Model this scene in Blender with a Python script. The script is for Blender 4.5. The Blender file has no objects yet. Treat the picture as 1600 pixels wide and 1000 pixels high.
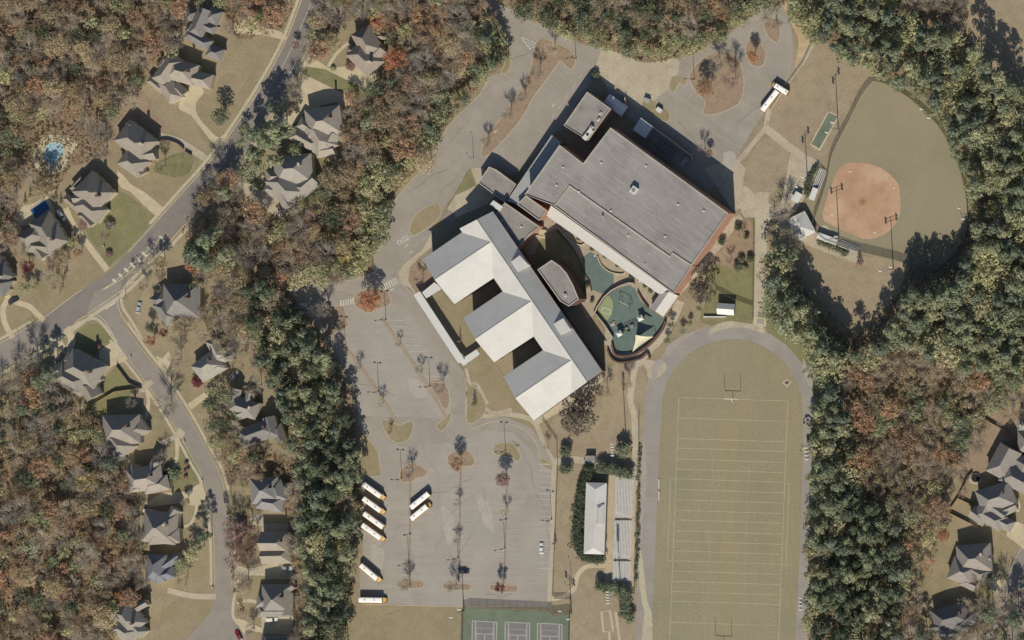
import bpy, bmesh, math, random
import numpy as np
from mathutils import Vector, Matrix
R = random.Random(11)
SC = bpy.context.scene
COL = SC.collection
# ---------------------------------------------------------------- camera, sky, sun, exposure
S = 0.285                        # metres on the ground per photograph pixel
CAMX, CAMY, CAMH = 557.0, 0.0, 2000.0
cd = bpy.data.cameras.new('camera'); cam = bpy.data.objects.new('camera', cd); COL.objects.link(cam)
cam.location = (CAMX, CAMY, CAMH)
cd.sensor_width = 36.0; cd.lens = 36.0*CAMH/(1600*S)
cd.shift_x = -CAMX/(1600*S); cd.shift_y = 0.0
cd.clip_start = 10.0; cd.clip_end = 9000.0
SC.camera = cam
SUN_EL, SUN_AZ = 40.0, 3.0       # azimuth: degrees east of due south the sun stands
wd = bpy.data.worlds.new('World'); SC.world = wd; wd.use_nodes = True
nt = wd.node_tree; bg = nt.nodes['Background']
sky = nt.nodes.new('ShaderNodeTexSky'); sky.sky_type = 'NISHITA'; sky.sun_disc = False
sky.sun_elevation = math.radians(SUN_EL); sky.sun_rotation = math.radians(180-SUN_AZ)
nt.links.new(sky.outputs[0], bg.inputs[0]); bg.inputs[1].default_value = 0.072
sl = bpy.data.lights.new('sun', 'SUN'); sl.energy = 4.5; sl.angle = math.radians(0.5); sl.color = (1.0, 0.87, 0.70)
so = bpy.data.objects.new('sun', sl); COL.objects.link(so); so.location = (0, -60, 120)
el, az = math.radians(SUN_EL), math.radians(SUN_AZ)
sdir = Vector((math.sin(az)*math.cos(el), -math.cos(az)*math.cos(el), math.sin(el)))
so.rotation_euler = sdir.to_track_quat('Z', 'Y').to_euler()
vs = SC.view_settings; vs.view_transform = 'Standard'; vs.look = 'None'; vs.gamma = 1.0; vs.use_curve_mapping = False
vs.exposure = 0.06

# ---------------------------------------------------------------- coordinates
def G(px, py): return ((px-800)*S, (500-py)*S)
def P(px, py, h):                # ground position under the point of height h seen at photo pixel (px, py)
    gx, gy = G(px, py); k = h/CAMH
    return (gx+(CAMX-gx)*k, gy+(CAMY-gy)*k)

# ---------------------------------------------------------------- materials
MATS = {}
def lin(c):                      # '#rrggbb' -> linear albedo
    v = [int(c[i:i+2], 16)/255 for i in (1, 3, 5)]
    return tuple(x/12.92 if x <= 0.04045 else ((x+0.055)/1.055)**2.4 for x in v)
def A(c, k=1.0, sat=1.0):        # albedo that shows as colour c in the warm sun
    v = lin(c); g = 0.3*v[0]+0.6*v[1]+0.1*v[2]; v = [g+(x-g)*sat for x in v]
    return (min(v[0]*k*0.98, 0.9), min(v[1]*k*1.05, 0.9), min(v[2]*k*1.16, 0.9), 1.0)
ALB = 0.80                       # albedo for a displayed sunlit colour
def newmat(name):
    m = bpy.data.materials.new(name); m.use_nodes = True
    b = m.node_tree.nodes['Principled BSDF']; MATS[name] = m
    return m, m.node_tree, b
def setspec(b, rough, spec=0.3, metal=0.0):
    b.inputs['Roughness'].default_value = rough
    b.inputs['Specular IOR Level'].default_value = spec
    b.inputs['Metallic'].default_value = metal
def noise_mat(name, cols, big=0.02, mid=0.25, fine=2.0, rough=0.95, bump=0.0, streak=None, speck=None, fineamt=0.25, spec=0.1, k=ALB):
    """cols = 3 display colours mixed by big and mid noise; streak=(angle, sx, sy, amount, colour)"""
    m, t, b = newmat(name); setspec(b, rough, spec)
    N = t.nodes.new; L = t.links.new
    geo = N('ShaderNodeNewGeometry')
    def noise(scale, detail=4, rough_=0.6, vec=None):
        n = N('ShaderNodeTexNoise'); n.inputs['Scale'].default_value = scale; n.inputs['Detail'].default_value = detail
        n.inputs['Roughness'].default_value = rough_
        L(vec or geo.outputs['Position'], n.inputs['Vector']); return n
    def ramp(src, a, c):
        r = N('ShaderNodeMapRange'); r.inputs['From Min'].default_value = a; r.inputs['From Max'].default_value = c
        L(src, r.inputs['Value']); return r.outputs[0]
    def mix(fac, c1, c2, mode='MIX'):
        x = N('ShaderNodeMix'); x.data_type = 'RGBA'; x.blend_type = mode
        if isinstance(fac, float): x.inputs[0].default_value = fac
        else: L(fac, x.inputs[0])
        for i, c in ((6, c1), (7, c2)):
            if isinstance(c, tuple): x.inputs[i].default_value = c
            else: L(c, x.inputs[i])
        return x.outputs[2]
    n1 = noise(big, 5); n2 = noise(mid, 6)
    c = mix(ramp(n1.outputs[0], 0.38, 0.62), A(cols[0], k), A(cols[1], k))
    c = mix(ramp(n2.outputs[0], 0.45, 0.70), c, A(cols[2], k))
    if streak:
        ang, sx, sy, amt, sc_ = streak
        mp = N('ShaderNodeMapping'); mp.inputs['Rotation'].default_value = (0, 0, math.radians(ang))
        mp.inputs['Scale'].default_value = (sx, sy, 1); mp.vector_type = 'TEXTURE'
        mp.inputs['Scale'].default_value = (1/sx, 1/sy, 1)
        L(geo.outputs['Position'], mp.inputs['Vector'])
        n4 = noise(1.0, 4, 0.65, mp.outputs[0])
        f = ramp(n4.outputs[0], 0.48, 0.72)
        mu = N('ShaderNodeMath'); mu.operation = 'MULTIPLY'; mu.inputs[1].default_value = amt; L(f, mu.inputs[0])
        c = mix(mu.outputs[0], c, A(sc_, k))
    if speck:
        thr, ssc, scol = speck
        n5 = noise(ssc, 2); c = mix(ramp(n5.outputs[0], thr, thr+0.04), c, A(scol, k))
    n3 = noise(fine, 3, 0.7)
    r = N('ShaderNodeMapRange'); r.inputs['From Min'].default_value = 0.3; r.inputs['From Max'].default_value = 0.7
    r.inputs['To Min'].default_value = 1-fineamt; r.inputs['To Max'].default_value = 1+fineamt; L(n3.outputs[0], r.inputs['Value'])
    cc = N('ShaderNodeVectorMath'); cc.operation = 'SCALE'; L(c, cc.inputs[0]); L(r.outputs[0], cc.inputs['Scale'])
    L(cc.outputs[0], b.inputs['Base Color'])
    if bump:
        bm_ = N('ShaderNodeBump'); bm_.inputs['Strength'].default_value = 0.6; bm_.inputs['Distance'].default_value = bump
        L(n3.outputs[0], bm_.inputs['Height']); L(bm_.outputs[0], b.inputs['Normal'])
    return m
def plain(name, col, rough=0.6, spec=0.3, metal=0.0, var=0.10, sc=0.6, k=ALB, emit=None):
    m, t, b = newmat(name); setspec(b, rough, spec, metal)
    N = t.nodes.new; L = t.links.new
    tc = N('ShaderNodeTexCoord'); n = N('ShaderNodeTexNoise'); n.inputs['Scale'].default_value = sc; n.inputs['Detail'].default_value = 5
    L(tc.outputs['Object'], n.inputs['Vector'])
    r = N('ShaderNodeMapRange'); r.inputs['From Min'].default_value = 0.3; r.inputs['From Max'].default_value = 0.7
    r.inputs['To Min'].default_value = 1-var; r.inputs['To Max'].default_value = 1+var; L(n.outputs[0], r.inputs['Value'])
    rgb = N('ShaderNodeRGB'); rgb.outputs[0].default_value = A(col, k)
    cc = N('ShaderNodeVectorMath'); cc.operation = 'SCALE'; L(rgb.outputs[0], cc.inputs[0]); L(r.outputs[0], cc.inputs['Scale'])
    L(cc.outputs[0], b.inputs['Base Color'])
    return m
def shingle(name, base='#a09888'):
    """roof shingles: object colour x mottling x courses"""
    m, t, b = newmat(name); setspec(b, 0.9, 0.15)
    N = t.nodes.new; L = t.links.new
    oi = N('ShaderNodeObjectInfo'); geo = N('ShaderNodeNewGeometry')
    n = N('ShaderNodeTexNoise'); n.inputs['Scale'].default_value = 0.5; n.inputs['Detail'].default_value = 6; L(geo.outputs['Position'], n.inputs['Vector'])
    n2 = N('ShaderNodeTexNoise'); n2.inputs['Scale'].default_value = 3.5; n2.inputs['Detail'].default_value = 3; L(geo.outputs['Position'], n2.inputs['Vector'])
    ad = N('ShaderNodeMath'); ad.operation = 'ADD'; L(n.outputs[0], ad.inputs[0]); L(n2.outputs[0], ad.inputs[1])
    r = N('ShaderNodeMapRange'); r.inputs['From Min'].default_value = 0.6; r.inputs['From Max'].default_value = 1.4
    r.inputs['To Min'].default_value = 0.82; r.inputs['To Max'].default_value = 1.18; L(ad.outputs[0], r.inputs['Value'])
    cc = N('ShaderNodeVectorMath'); cc.operation = 'SCALE'; L(oi.outputs['Color'], cc.inputs[0]); L(r.outputs[0], cc.inputs['Scale'])
    L(cc.outputs[0], b.inputs['Base Color'])
    # shingle courses follow the height of the slope
    w = N('ShaderNodeTexWave'); w.wave_type = 'BANDS'; w.bands_direction = 'Z'; w.inputs['Scale'].default_value = 1.6; w.inputs['Distortion'].default_value = 0.3
    L(geo.outputs['Position'], w.inputs['Vector'])
    bp = N('ShaderNodeBump'); bp.inputs['Strength'].default_value = 0.25; bp.inputs['Distance'].default_value = 0.03; L(w.outputs[0], bp.inputs['Height']); L(bp.outputs[0], b.inputs['Normal'])
    return m
def foliage(name, rough=0.75, mass=False):
    """object colour with clump-to-clump tint"""
    m, t, b = newmat(name); setspec(b, rough, 0.15)
    N = t.nodes.new; L = t.links.new
    geo = N('ShaderNodeNewGeometry')
    if mass: oi = N('ShaderNodeAttribute'); oi.attribute_name = 'species'
    else: oi = N('ShaderNodeObjectInfo')
    n = N('ShaderNodeTexNoise'); n.inputs['Scale'].default_value = 0.8; n.inputs['Detail'].default_value = 3; L(geo.outputs['Position'], n.inputs['Vector'])
    wn = N('ShaderNodeTexWhiteNoise'); wn.noise_dimensions = '1D'; L(geo.outputs['Random Per Island'], wn.inputs['W'])
    ad = N('ShaderNodeMath'); ad.operation = 'MULTIPLY_ADD'; ad.inputs[1].default_value = 0.5; L(wn.outputs['Value'], ad.inputs[0]); L(n.outputs[0], ad.inputs[2])
    r = N('ShaderNodeMapRange'); r.inputs['From Min'].default_value = 0.4; r.inputs['From Max'].default_value = 1.1
    r.inputs['To Min'].default_value = 0.62; r.inputs['To Max'].default_value = 1.4; L(ad.outputs[0], r.inputs['Value'])
    hs = N('ShaderNodeHueSaturation'); L(oi.outputs['Color'], hs.inputs['Color']); L(r.outputs[0], hs.inputs['Value'])
    hr = N('ShaderNodeMapRange'); hr.inputs['To Min'].default_value = 0.48; hr.inputs['To Max'].default_value = 0.52; L(wn.outputs['Value'], hr.inputs['Value']); L(hr.outputs[0], hs.inputs['Hue'])
    L(hs.outputs[0], b.inputs['Base Color'])
    tl = N('ShaderNodeBsdfTranslucent'); L(hs.outputs[0], tl.inputs['Color']); mx = N('ShaderNodeMixShader'); mx.inputs[0].default_value = 0.46
    L(b.outputs[0], mx.inputs[1]); L(tl.outputs[0], mx.inputs[2]); L(mx.outputs[0], t.nodes['Material Output'].inputs[0])
    return m

M_ground = noise_mat('dry_lawn_mat', ['#998c70', '#a59779', '#8f836b'], 0.015, 0.12, 1.5, bump=0.03, streak=(30, 0.9, 0.12, 0.25, '#a99a80'))
M_yard = noise_mat('yard_lawn_mat', ['#9c8f70', '#928868', '#a4957a'], 0.03, 0.15, 1.8, bump=0.03)
M_green = noise_mat('green_lawn_mat', ['#807e5a', '#88845d', '#928a69'], 0.05, 0.2, 1.8, bump=0.03)
M_litter = noise_mat('leaf_litter_mat', ['#96806a', '#8a7560', '#a48d70'], 0.04, 0.4, 2.2, bump=0.06, speck=(0.60, 1.3, '#6f5a4a'), fineamt=0.35)
M_tan = noise_mat('tan_dry_grass_mat', ['#a3937a', '#a89a7e', '#998a70'], 0.03, 0.2, 1.5, streak=(35, 0.5, 0.06, 0.35, '#b0a187'), fineamt=0.2)
M_rust = noise_mat('rust_litter_mat', ['#9f8b74', '#a38f77', '#957f6a'], 0.06, 0.4, 2.2, bump=0.05, fineamt=0.3)
M_sports = noise_mat('sports_turf_mat', ['#9a9276', '#9c9175', '#938c70'], 0.012, 0.05, 1.2, bump=0.02, streak=(2, 0.35, 0.03, 0.35, '#a79a79'), fineamt=0.14)
M_outfield = noise_mat('outfield_turf_mat', ['#999177', '#a0957a', '#948c72'], 0.02, 0.05, 1.4, bump=0.02, streak=(70, 0.3, 0.04, 0.3, '#9d9377'), fineamt=0.12)
M_dirt = noise_mat('infield_clay_mat', ['#bd997a', '#caaa8b', '#b18c6e'], 0.05, 0.13, 1.5, fineamt=0.10)
M_sand = noise_mat('bare_sand_mat', ['#c3aa86', '#b89d7b', '#cdb893'], 0.06, 0.3, 2.0, fineamt=0.15)
M_asph = noise_mat('asphalt_mat', ['#a29a8c', '#9c9487', '#aba295'], 0.02, 0.09, 1.6, streak=(60, 0.45, 0.02, 0.45, '#aea697'), fineamt=0.08)
M_lot = noise_mat('parking_asphalt_mat', ['#a8a194', '#a29a8d', '#b0a89a'], 0.025, 0.08, 1.3, streak=(90, 0.5, 0.03, 0.4, '#b6aea1'), fineamt=0.07)
M_road = noise_mat('road_asphalt_mat', ['#898178', '#91897f', '#857e75'], 0.02, 0.2, 1.6, streak=(-52, 0.6, 0.02, 0.4, '#988e84'), fineamt=0.08)
M_street = noise_mat('street_asphalt_mat', ['#999084', '#9e9588', '#938a7f'], 0.02, 0.2, 1.6, fineamt=0.08)
M_track = noise_mat('track_surface_mat', ['#9d968b', '#a59e93', '#989186'], 0.03, 0.1, 1.6, streak=(90, 0.8, 0.03, 0.35, '#aea59a'), fineamt=0.09)
M_conc = noise_mat('concrete_mat', ['#c4b899', '#cbbfa1', '#b8ac90'], 0.07, 0.5, 2.0, fineamt=0.14)
M_conc2 = noise_mat('worn_concrete_mat', ['#b9ad95', '#c3b79e', '#aca088'], 0.05, 0.2, 1.4, fineamt=0.18, streak=(20, 0.3, 0.15, 0.5, '#cabfa6'))
M_drive = noise_mat('driveway_concrete_mat', ['#cdbf9d', '#c6b897', '#bcae90'], 0.08, 0.3, 2.0, fineamt=0.12)
M_kerb = noise_mat('kerb_concrete_mat', ['#bfb498', '#c8bda1', '#b3a88f'], 0.1, 0.8, 3.0, fineamt=0.12)
M_line = noise_mat('white_marking_mat', ['#d8d3c6', '#cec8ba', '#c0b9ab'], 0.1, 0.5, 2.5, fineamt=0.15)
M_faint = noise_mat('faded_marking_mat', ['#bdb6a9', '#b7b0a3', '#aea699'], 0.1, 0.5, 2.5, fineamt=0.12)
M_field_line = noise_mat('chalk_line_mat', ['#c0b898', '#b7af90', '#aca486'], 0.1, 0.4, 2.5, fineamt=0.12)
M_yellow = noise_mat('yellow_marking_mat', ['#dccc9a', '#d3c492', '#c8b98a'], 0.1, 0.5, 2.5, fineamt=0.12)
M_teal = noise_mat('teal_rubber_mat', ['#6f7f76', '#6a7a72', '#74847b'], 0.06, 0.4, 2.0, fineamt=0.05)
M_lime = noise_mat('lime_rubber_mat', ['#9aa479', '#969f75', '#a0a97e'], 0.06, 0.4, 2.0, fineamt=0.05)
M_court = noise_mat('court_green_mat', ['#75806b', '#7b8570', '#6c7864'], 0.05, 0.15, 2.0, fineamt=0.08)
M_courtb = noise_mat('court_grey_mat', ['#858480', '#7d7d7a', '#8a8984'], 0.05, 0.2, 2.0, fineamt=0.06)
M_flatroof = noise_mat('flat_roof_mat', ['#98938c', '#a19c94', '#8b8680'], 0.035, 0.10, 1.8, streak=(-36, 0.09, 1.1, 0.5, '#b9b3a9'), fineamt=0.14)
M_flat2 = noise_mat('mottled_roof_mat', ['#98928a', '#a19b92', '#8a857e'], 0.06, 0.25, 1.8, fineamt=0.14)
M_metal = noise_mat('white_metal_roof_mat', ['#cfccc3', '#d3d0c6', '#c8c5bb'], 0.04, 0.15, 1.5, rough=0.6, spec=0.25, fineamt=0.05, streak=(-55, 0.12, 0.9, 0.25, '#bebcb3'))
M_canopy = plain('white_canopy_mat', '#d9d9cf', 0.5, 0.3, var=0.03)
M_greymetal = plain('grey_metal_mat', '#a9a9a4', 0.5, 0.4, var=0.06)
M_brick = noise_mat('brick_mat', ['#bd947c', '#b48a72', '#c69e88'], 0.2, 1.0, 5.0, fineamt=0.15)
M_brickd = noise_mat('dark_brick_mat', ['#6f5950', '#68534a', '#7a635a'], 0.2, 1.0, 5.0, fineamt=0.15)
M_beige = noise_mat('stucco_mat', ['#cbbd9f', '#c4b698', '#d1c4a8'], 0.2, 1.0, 5.0, fineamt=0.06)
M_coping = plain('parapet_coping_mat', '#bdb6a6', 0.7, 0.2)
M_glass = plain('window_glass_mat', '#3a4650', 0.12, 0.6, var=0.02)
M_white = plain('white_paint_mat', '#e6e4da', 0.4, 0.4, var=0.02)
M_buswhite = plain('bus_roof_white_mat', '#fbfaf4', 0.4, 0.4, var=0.02, k=0.92)
M_busyel = plain('school_bus_yellow_mat', '#e2b565', 0.4, 0.4, var=0.03)
M_black = plain('black_rubber_mat', '#2c2b2b', 0.8, 0.2)
M_steel = plain('galvanised_steel_mat', '#8f8c86', 0.5, 0.4)
M_darksteel = plain('dark_steel_mat', '#4b4844', 0.6, 0.3)
M_wood = plain('weathered_wood_mat', '#a38c70', 0.9, 0.1, var=0.15, sc=2)
M_bench = plain('aluminium_bench_mat', '#cfccc2', 0.45, 0.4, var=0.06)
M_sail = plain('cream_sail_mat', '#e8deba', 0.8, 0.1, var=0.03)
M_green_s = plain('green_shutter_mat', '#5a6a50', 0.7, 0.2)
M_shingle = shingle('shingle_roof_mat')
M_bark = noise_mat('bark_mat', ['#7a6d62', '#8b7e72', '#6c6057'], 0.3, 1.5, 6.0, fineamt=0.2)
M_branch = noise_mat('pale_branch_mat', ['#b8aea2', '#a89e92', '#c8beb0'], 0.3, 1.5, 6.0, fineamt=0.2)
M_leaf = foliage('leaf_mat')
M_twig = foliage('twig_mat', 0.9)
M_mass = foliage('wood_mass_mat', 0.8, True)
M_pool = plain('pool_water_mat', '#a3c4c8', 0.08, 0.6, var=0.12, sc=0.3)
M_poold = plain('dark_pool_water_mat', '#2f5f86', 0.08, 0.6, var=0.12, sc=0.3)
M_red = plain('red_paint_mat', '#8e3236', 0.3, 0.5, var=0.03)
M_cardark = plain('dark_car_paint_mat', '#3f4146', 0.25, 0.5, var=0.03)
M_carsilver = plain('silver_car_paint_mat', '#b5b7b8', 0.25, 0.5, var=0.03)

# ---------------------------------------------------------------- object helpers
def mk(name, verts, faces, mats, parent=None, mi=None, smooth=False):
    me = bpy.data.meshes.new(name); me.from_pydata([tuple(v) for v in verts], [], [tuple(f) for f in faces])
    for m in (mats if isinstance(mats, (list, tuple)) else [mats]): me.materials.append(m)
    if mi is not None: me.polygons.foreach_set('material_index', mi)
    if smooth: me.polygons.foreach_set('use_smooth', [True]*len(me.polygons))
    me.update()
    o = bpy.data.objects.new(name, me); COL.objects.link(o)
    if parent: o.parent = parent
    return o
def tag(o, label=None, cat=None, group=None, kind=None):
    if label: o['label'] = label
    if cat: o['category'] = cat
    if group: o['group'] = group
    if kind: o['kind'] = kind
    return o
def thing(name, label, cat, loc=(0, 0, 0), rz=0.0, group=None):
    o = bpy.data.objects.new(name, None); COL.objects.link(o); o.location = loc; o.rotation_euler = (0, 0, rz)
    o.empty_display_size = 0.5
    return tag(o, label, cat, group)
def dup(root, loc, rz=None, label=None, group=None, scale=None, color=None):
    r = root.copy(); COL.objects.link(r); r.location = loc
    if rz is not None: r.rotation_euler = (0, 0, rz)
    if scale: r.scale = scale
    if label: r['label'] = label
    if group: r['group'] = group
    if color: r.color = color
    for ch in list(root.children):
        c = ch.copy(); COL.objects.link(c); c.parent = r
        if color: c.color = color
        for g in ch.children:
            d = g.copy(); COL.objects.link(d); d.parent = c
    return r
class MB:
    def __init__(s): s.v = []; s.f = []; s.m = []
    def face(s, pts, mi=0):
        i = len(s.v); s.v += [tuple(p) for p in pts]; s.f.append(tuple(range(i, i+len(pts)))); s.m.append(mi)
    def box(s, cx, cy, cz, sx, sy, sz, rz=0.0, mi=0):
        c, n = math.cos(rz), math.sin(rz); i = len(s.v)
        for z in (-sz/2, sz/2):
            for x, y in ((-sx/2, -sy/2), (sx/2, -sy/2), (sx/2, sy/2), (-sx/2, sy/2)):
                s.v.append((cx+x*c-y*n, cy+x*n+y*c, cz+z))
        for f in ((0, 3, 2, 1), (4, 5, 6, 7), (0, 1, 5, 4), (1, 2, 6, 5), (2, 3, 7, 6), (3, 0, 4, 7)):
            s.f.append(tuple(i+k for k in f)); s.m.append(mi)
    def tube(s, a, b, r0, r1=None, n=6, mi=0, cap=True):
        r1 = r0 if r1 is None else r1; a = Vector(a); b = Vector(b); d = (b-a).normalized()
        u = d.orthogonal().normalized(); w = d.cross(u); i = len(s.v)
        for p, r in ((a, r0), (b, r1)):
            for k in range(n):
                t = 2*math.pi*k/n; s.v.append(tuple(p+u*(r*math.cos(t))+w*(r*math.sin(t))))
        for k in range(n):
            s.f.append((i+k, i+(k+1) % n, i+n+(k+1) % n, i+n+k)); s.m.append(mi)
        if cap:
            s.f.append(tuple(i+n+k for k in range(n))); s.m.append(mi)
            s.f.append(tuple(i+n-1-k for k in range(n))); s.m.append(mi)
    def prism(s, pts, z0, z1, mi=0, mtop=None):
        """pts world xy; wound either way"""
        a = sum(pts[i][0]*pts[(i+1) % len(pts)][1]-pts[(i+1) % len(pts)][0]*pts[i][1] for i in range(len(pts)))
        if a < 0: pts = pts[::-1]
        n = len(pts); i = len(s.v)
        s.v += [(x, y, z0) for x, y in pts]+[(x, y, z1) for x, y in pts]
        for k in range(n):
            s.f.append((i+k, i+(k+1) % n, i+n+(k+1) % n, i+n+k)); s.m.append(mi)
        s.f.append(tuple(range(i+n, i+2*n))); s.m.append(mi if mtop is None else mtop)
        s.f.append(tuple(range(i+n-1, i-1, -1))); s.m.append(mi)
    def build(s, name, mats, parent=None, smooth=False):
        return mk(name, s.v, s.f, mats, parent, s.m, smooth)
def cat_rom(pts, closed=False, k=6):
    n = len(pts); out = []
    rng = range(n) if closed else range(n-1)
    for i in rng:
        if closed: p0, p1, p2, p3 = pts[(i-1) % n], pts[i], pts[(i+1) % n], pts[(i+2) % n]
        else: p0, p1, p2, p3 = pts[max(i-1, 0)], pts[i], pts[i+1], pts[min(i+2, n-1)]
        for j in range(k):
            t = j/k; a = []
            for d in (0, 1):
                a.append(0.5*((2*p1[d])+(-p0[d]+p2[d])*t+(2*p0[d]-5*p1[d]+4*p2[d]-p3[d])*t*t+(-p0[d]+3*p1[d]-3*p2[d]+p3[d])*t**3))
            out.append(tuple(a))
    if not closed: out.append(tuple(pts[-1]))
    return out
LAY = {}
def zof(layer):
    LAY[layer] = LAY.get(layer, 0)+1
    return layer*0.020+0.004+(LAY[layer] % 44)*0.00045
def sheet(name, pts, mat, layer, smooth=False, rough=0.0, parent=None, kind='structure'):
    """flat ground sheet from photo-pixel outline"""
    p = cat_rom(pts, True, 5) if smooth else list(pts)
    if rough:
        q = []; n = len(p)
        for i in range(n):
            a, b = p[i], p[(i+1) % n]; d = math.hypot(b[0]-a[0], b[1]-a[1]); m = max(1, int(d/5))
            for j in range(m): q.append((a[0]+(b[0]-a[0])*j/m+R.gauss(0, rough), a[1]+(b[1]-a[1])*j/m+R.gauss(0, rough)))
        p = q
    z = zof(layer)
    o = mk(name, [(*G(*a), z) for a in p], [tuple(range(len(p)))], mat, parent)
    if o.data.polygons[0].normal.z < 0: o.data.flip_normals()
    if parent is None: o['kind'] = kind
    return o
def ribbon_geo(pts, w0, closed=False, w1=None):
    """pts world xy -> left/right points"""
    n = len(pts); Lf, Rt = [], []
    for i in range(n):
        a = pts[(i-1) % n] if (closed or i > 0) else pts[0]
        b = pts[(i+1) % n] if (closed or i < n-1) else pts[-1]
        dx, dy = b[0]-a[0], b[1]-a[1]; d = math.hypot(dx, dy) or 1
        w = w0 if w1 is None else w0+(w1-w0)*i/(n-1)
        nx, ny = -dy/d*w/2, dx/d*w/2
        Lf.append((pts[i][0]+nx, pts[i][1]+ny)); Rt.append((pts[i][0]-nx, pts[i][1]-ny))
    return Lf, Rt
def strip(name, pts, width, mat, layer, smooth=True, closed=False, parent=None, w1=None):
    """flat ribbon; pts photo px, width metres"""
    p = [G(*a) for a in (cat_rom(pts, closed, 6) if smooth and len(pts) > 2 else pts)]
    Lf, Rt = ribbon_geo(p, width, closed, w1); z = zof(layer); n = len(p)
    v = [(*a, z) for a in Lf]+[(*a, z) for a in Rt]
    f = [(i, n+i, n+(i+1) % n, (i+1) % n) for i in range(n if closed else n-1)]
    o = mk(name, v, f, mat, parent)
    if parent is None: o['kind'] = 'structure'
    return o
def wallrun(mb, pts, w, z0, z1, closed=False, smooth=False, world=False, mi=0, mtop=None):
    """a raised ribbon (kerb, wall) along pts"""
    q = cat_rom(pts, closed, 5) if smooth and len(pts) > 2 else list(pts)
    p = q if world else [G(*a) for a in q]
    Lf, Rt = ribbon_geo(p, w, closed); n = len(p); i = len(mb.v)
    mb.v += [(*a, z1) for a in Lf]+[(*a, z1) for a in Rt]+[(*a, z0) for a in Lf]+[(*a, z0) for a in Rt]
    mt = mi if mtop is None else mtop
    for k in range(n if closed else n-1):
        j = (k+1) % n
        mb.f.append((i+k, i+n+k, i+n+j, i+j)); mb.m.append(mt)
        mb.f.append((i+2*n+k, i+k, i+j, i+2*n+j)); mb.m.append(mi)
        mb.f.append((i+n+k, i+3*n+k, i+3*n+j, i+n+j)); mb.m.append(mi)
    if not closed:
        mb.f.append((i, i+2*n, i+3*n, i+n)); mb.m.append(mi)
        mb.f.append((i+n-1, i+2*n-1, i+4*n-1, i+3*n-1)); mb.m.append(mi)
def kerb(name, pts, closed=True, smooth=True, w=0.32, h=0.14):
    mb = MB(); wallrun(mb, pts, w, 0.0, h, closed, smooth); o = mb.build(name, M_kerb); o['kind'] = 'structure'; return o
# ================================================================ GROUND
gm = mk('ground', [(-4000, -4000, 0), (4000, -4000, 0), (4000, 4000, 0), (-4000, 4000, 0)], [(0, 1, 2, 3)], M_ground); gm['kind'] = 'structure'
# forest floors
FOREST = {
 'nw': [(-45,-45),(288,-45),(285,30),(272,80),(240,95),(220,120),(222,150),(200,165),(165,185),(163,215),(175,240),(150,250),(110,262),(88,300),(60,300),(50,262),(30,300),(20,330),(12,385),(-45,400)],
 'road_north': [(345,-45),(478,-45),(455,20),(440,48),(420,45),(395,60),(370,62),(352,30)],
 'mid': [(515,-45),(745,-45),(752,0),(790,55),(796,85),(785,105),(760,118),(735,150),(700,192),(665,250),(625,296),(604,330),(600,372),(584,400),(580,428),(540,440),(458,446),(420,430),(385,405),(345,395),(300,398),(285,360),(318,290),(345,262),(370,290),(400,322),(440,342),(460,330),(495,322),(520,270),(535,230),(545,170),(578,150),(595,118),(620,100),(612,60),(575,28),(540,30),(520,60),(505,90),(480,90),(490,40)],
 'pine_strip': [(385,425),(425,440),(440,448),(470,478),(492,508),(520,560),(545,610),(556,660),(562,720),(565,765),(558,880),(550,940),(545,1045),(470,1045),(480,960),(462,900),(470,850),(462,800),(470,740),(452,680),(440,640),(420,600),(398,560),(390,520),(385,470)],
 'sw': [(-45,600),(20,600),(25,570),(50,560),(70,600),(95,615),(120,640),(150,650),(160,690),(175,720),(198,745),(210,775),(212,800),(216,850),(222,885),(225,915),(235,930),(180,935),(176,1045),(-45,1045)],
 'mid_yards': [(355,655),(372,700),(420,705),(460,720),(465,760),(452,790),(460,840),(470,880),(470,940),(465,1045),(440,1045),(462,960),(462,900),(455,880),(458,840),(450,800),(440,742),(400,735),(360,760),(352,740),(345,700)],
 'street_east': [(352,790),(385,790),(400,830),(400,870),(372,880),(368,900),(385,960),(372,960),(362,900)],
 'north': [(755,-45),(1218,-45),(1208,5),(1180,28),(1150,42),(1135,60),(1100,72),(1080,88),(1050,93),(1020,100),(995,98),(975,85),(940,78),(905,66),(885,52),(850,40),(790,8)],
 'east': [(1226,-45),(1510,-45),(1512,30),(1522,55),(1515,80),(1520,110),(1545,130),(1590,150),(1645,160),(1645,590),(1590,600),(1568,620),(1540,640),(1520,680),(1500,735),(1475,770),(1472,800),(1480,830),(1440,860),(1432,880),(1435,950),(1440,1045),(1263,1045),(1262,900),(1268,760),(1274,650),(1278,600),(1270,565),(1250,535),(1225,512),(1200,490),(1198,420),(1204,385),(1225,392),(1250,430),(1280,470),(1320,510),(1345,520),(1375,490),(1405,460),(1420,400),(1430,375),(1480,370),(1512,360),(1520,320),(1512,270),(1490,215),(1455,165),(1430,140),(1385,125),(1335,95),(1290,65),(1250,40)],
}
for k_, p_ in FOREST.items(): sheet('forest_floor', p_, M_litter, 0, rough=2.0)
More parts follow.
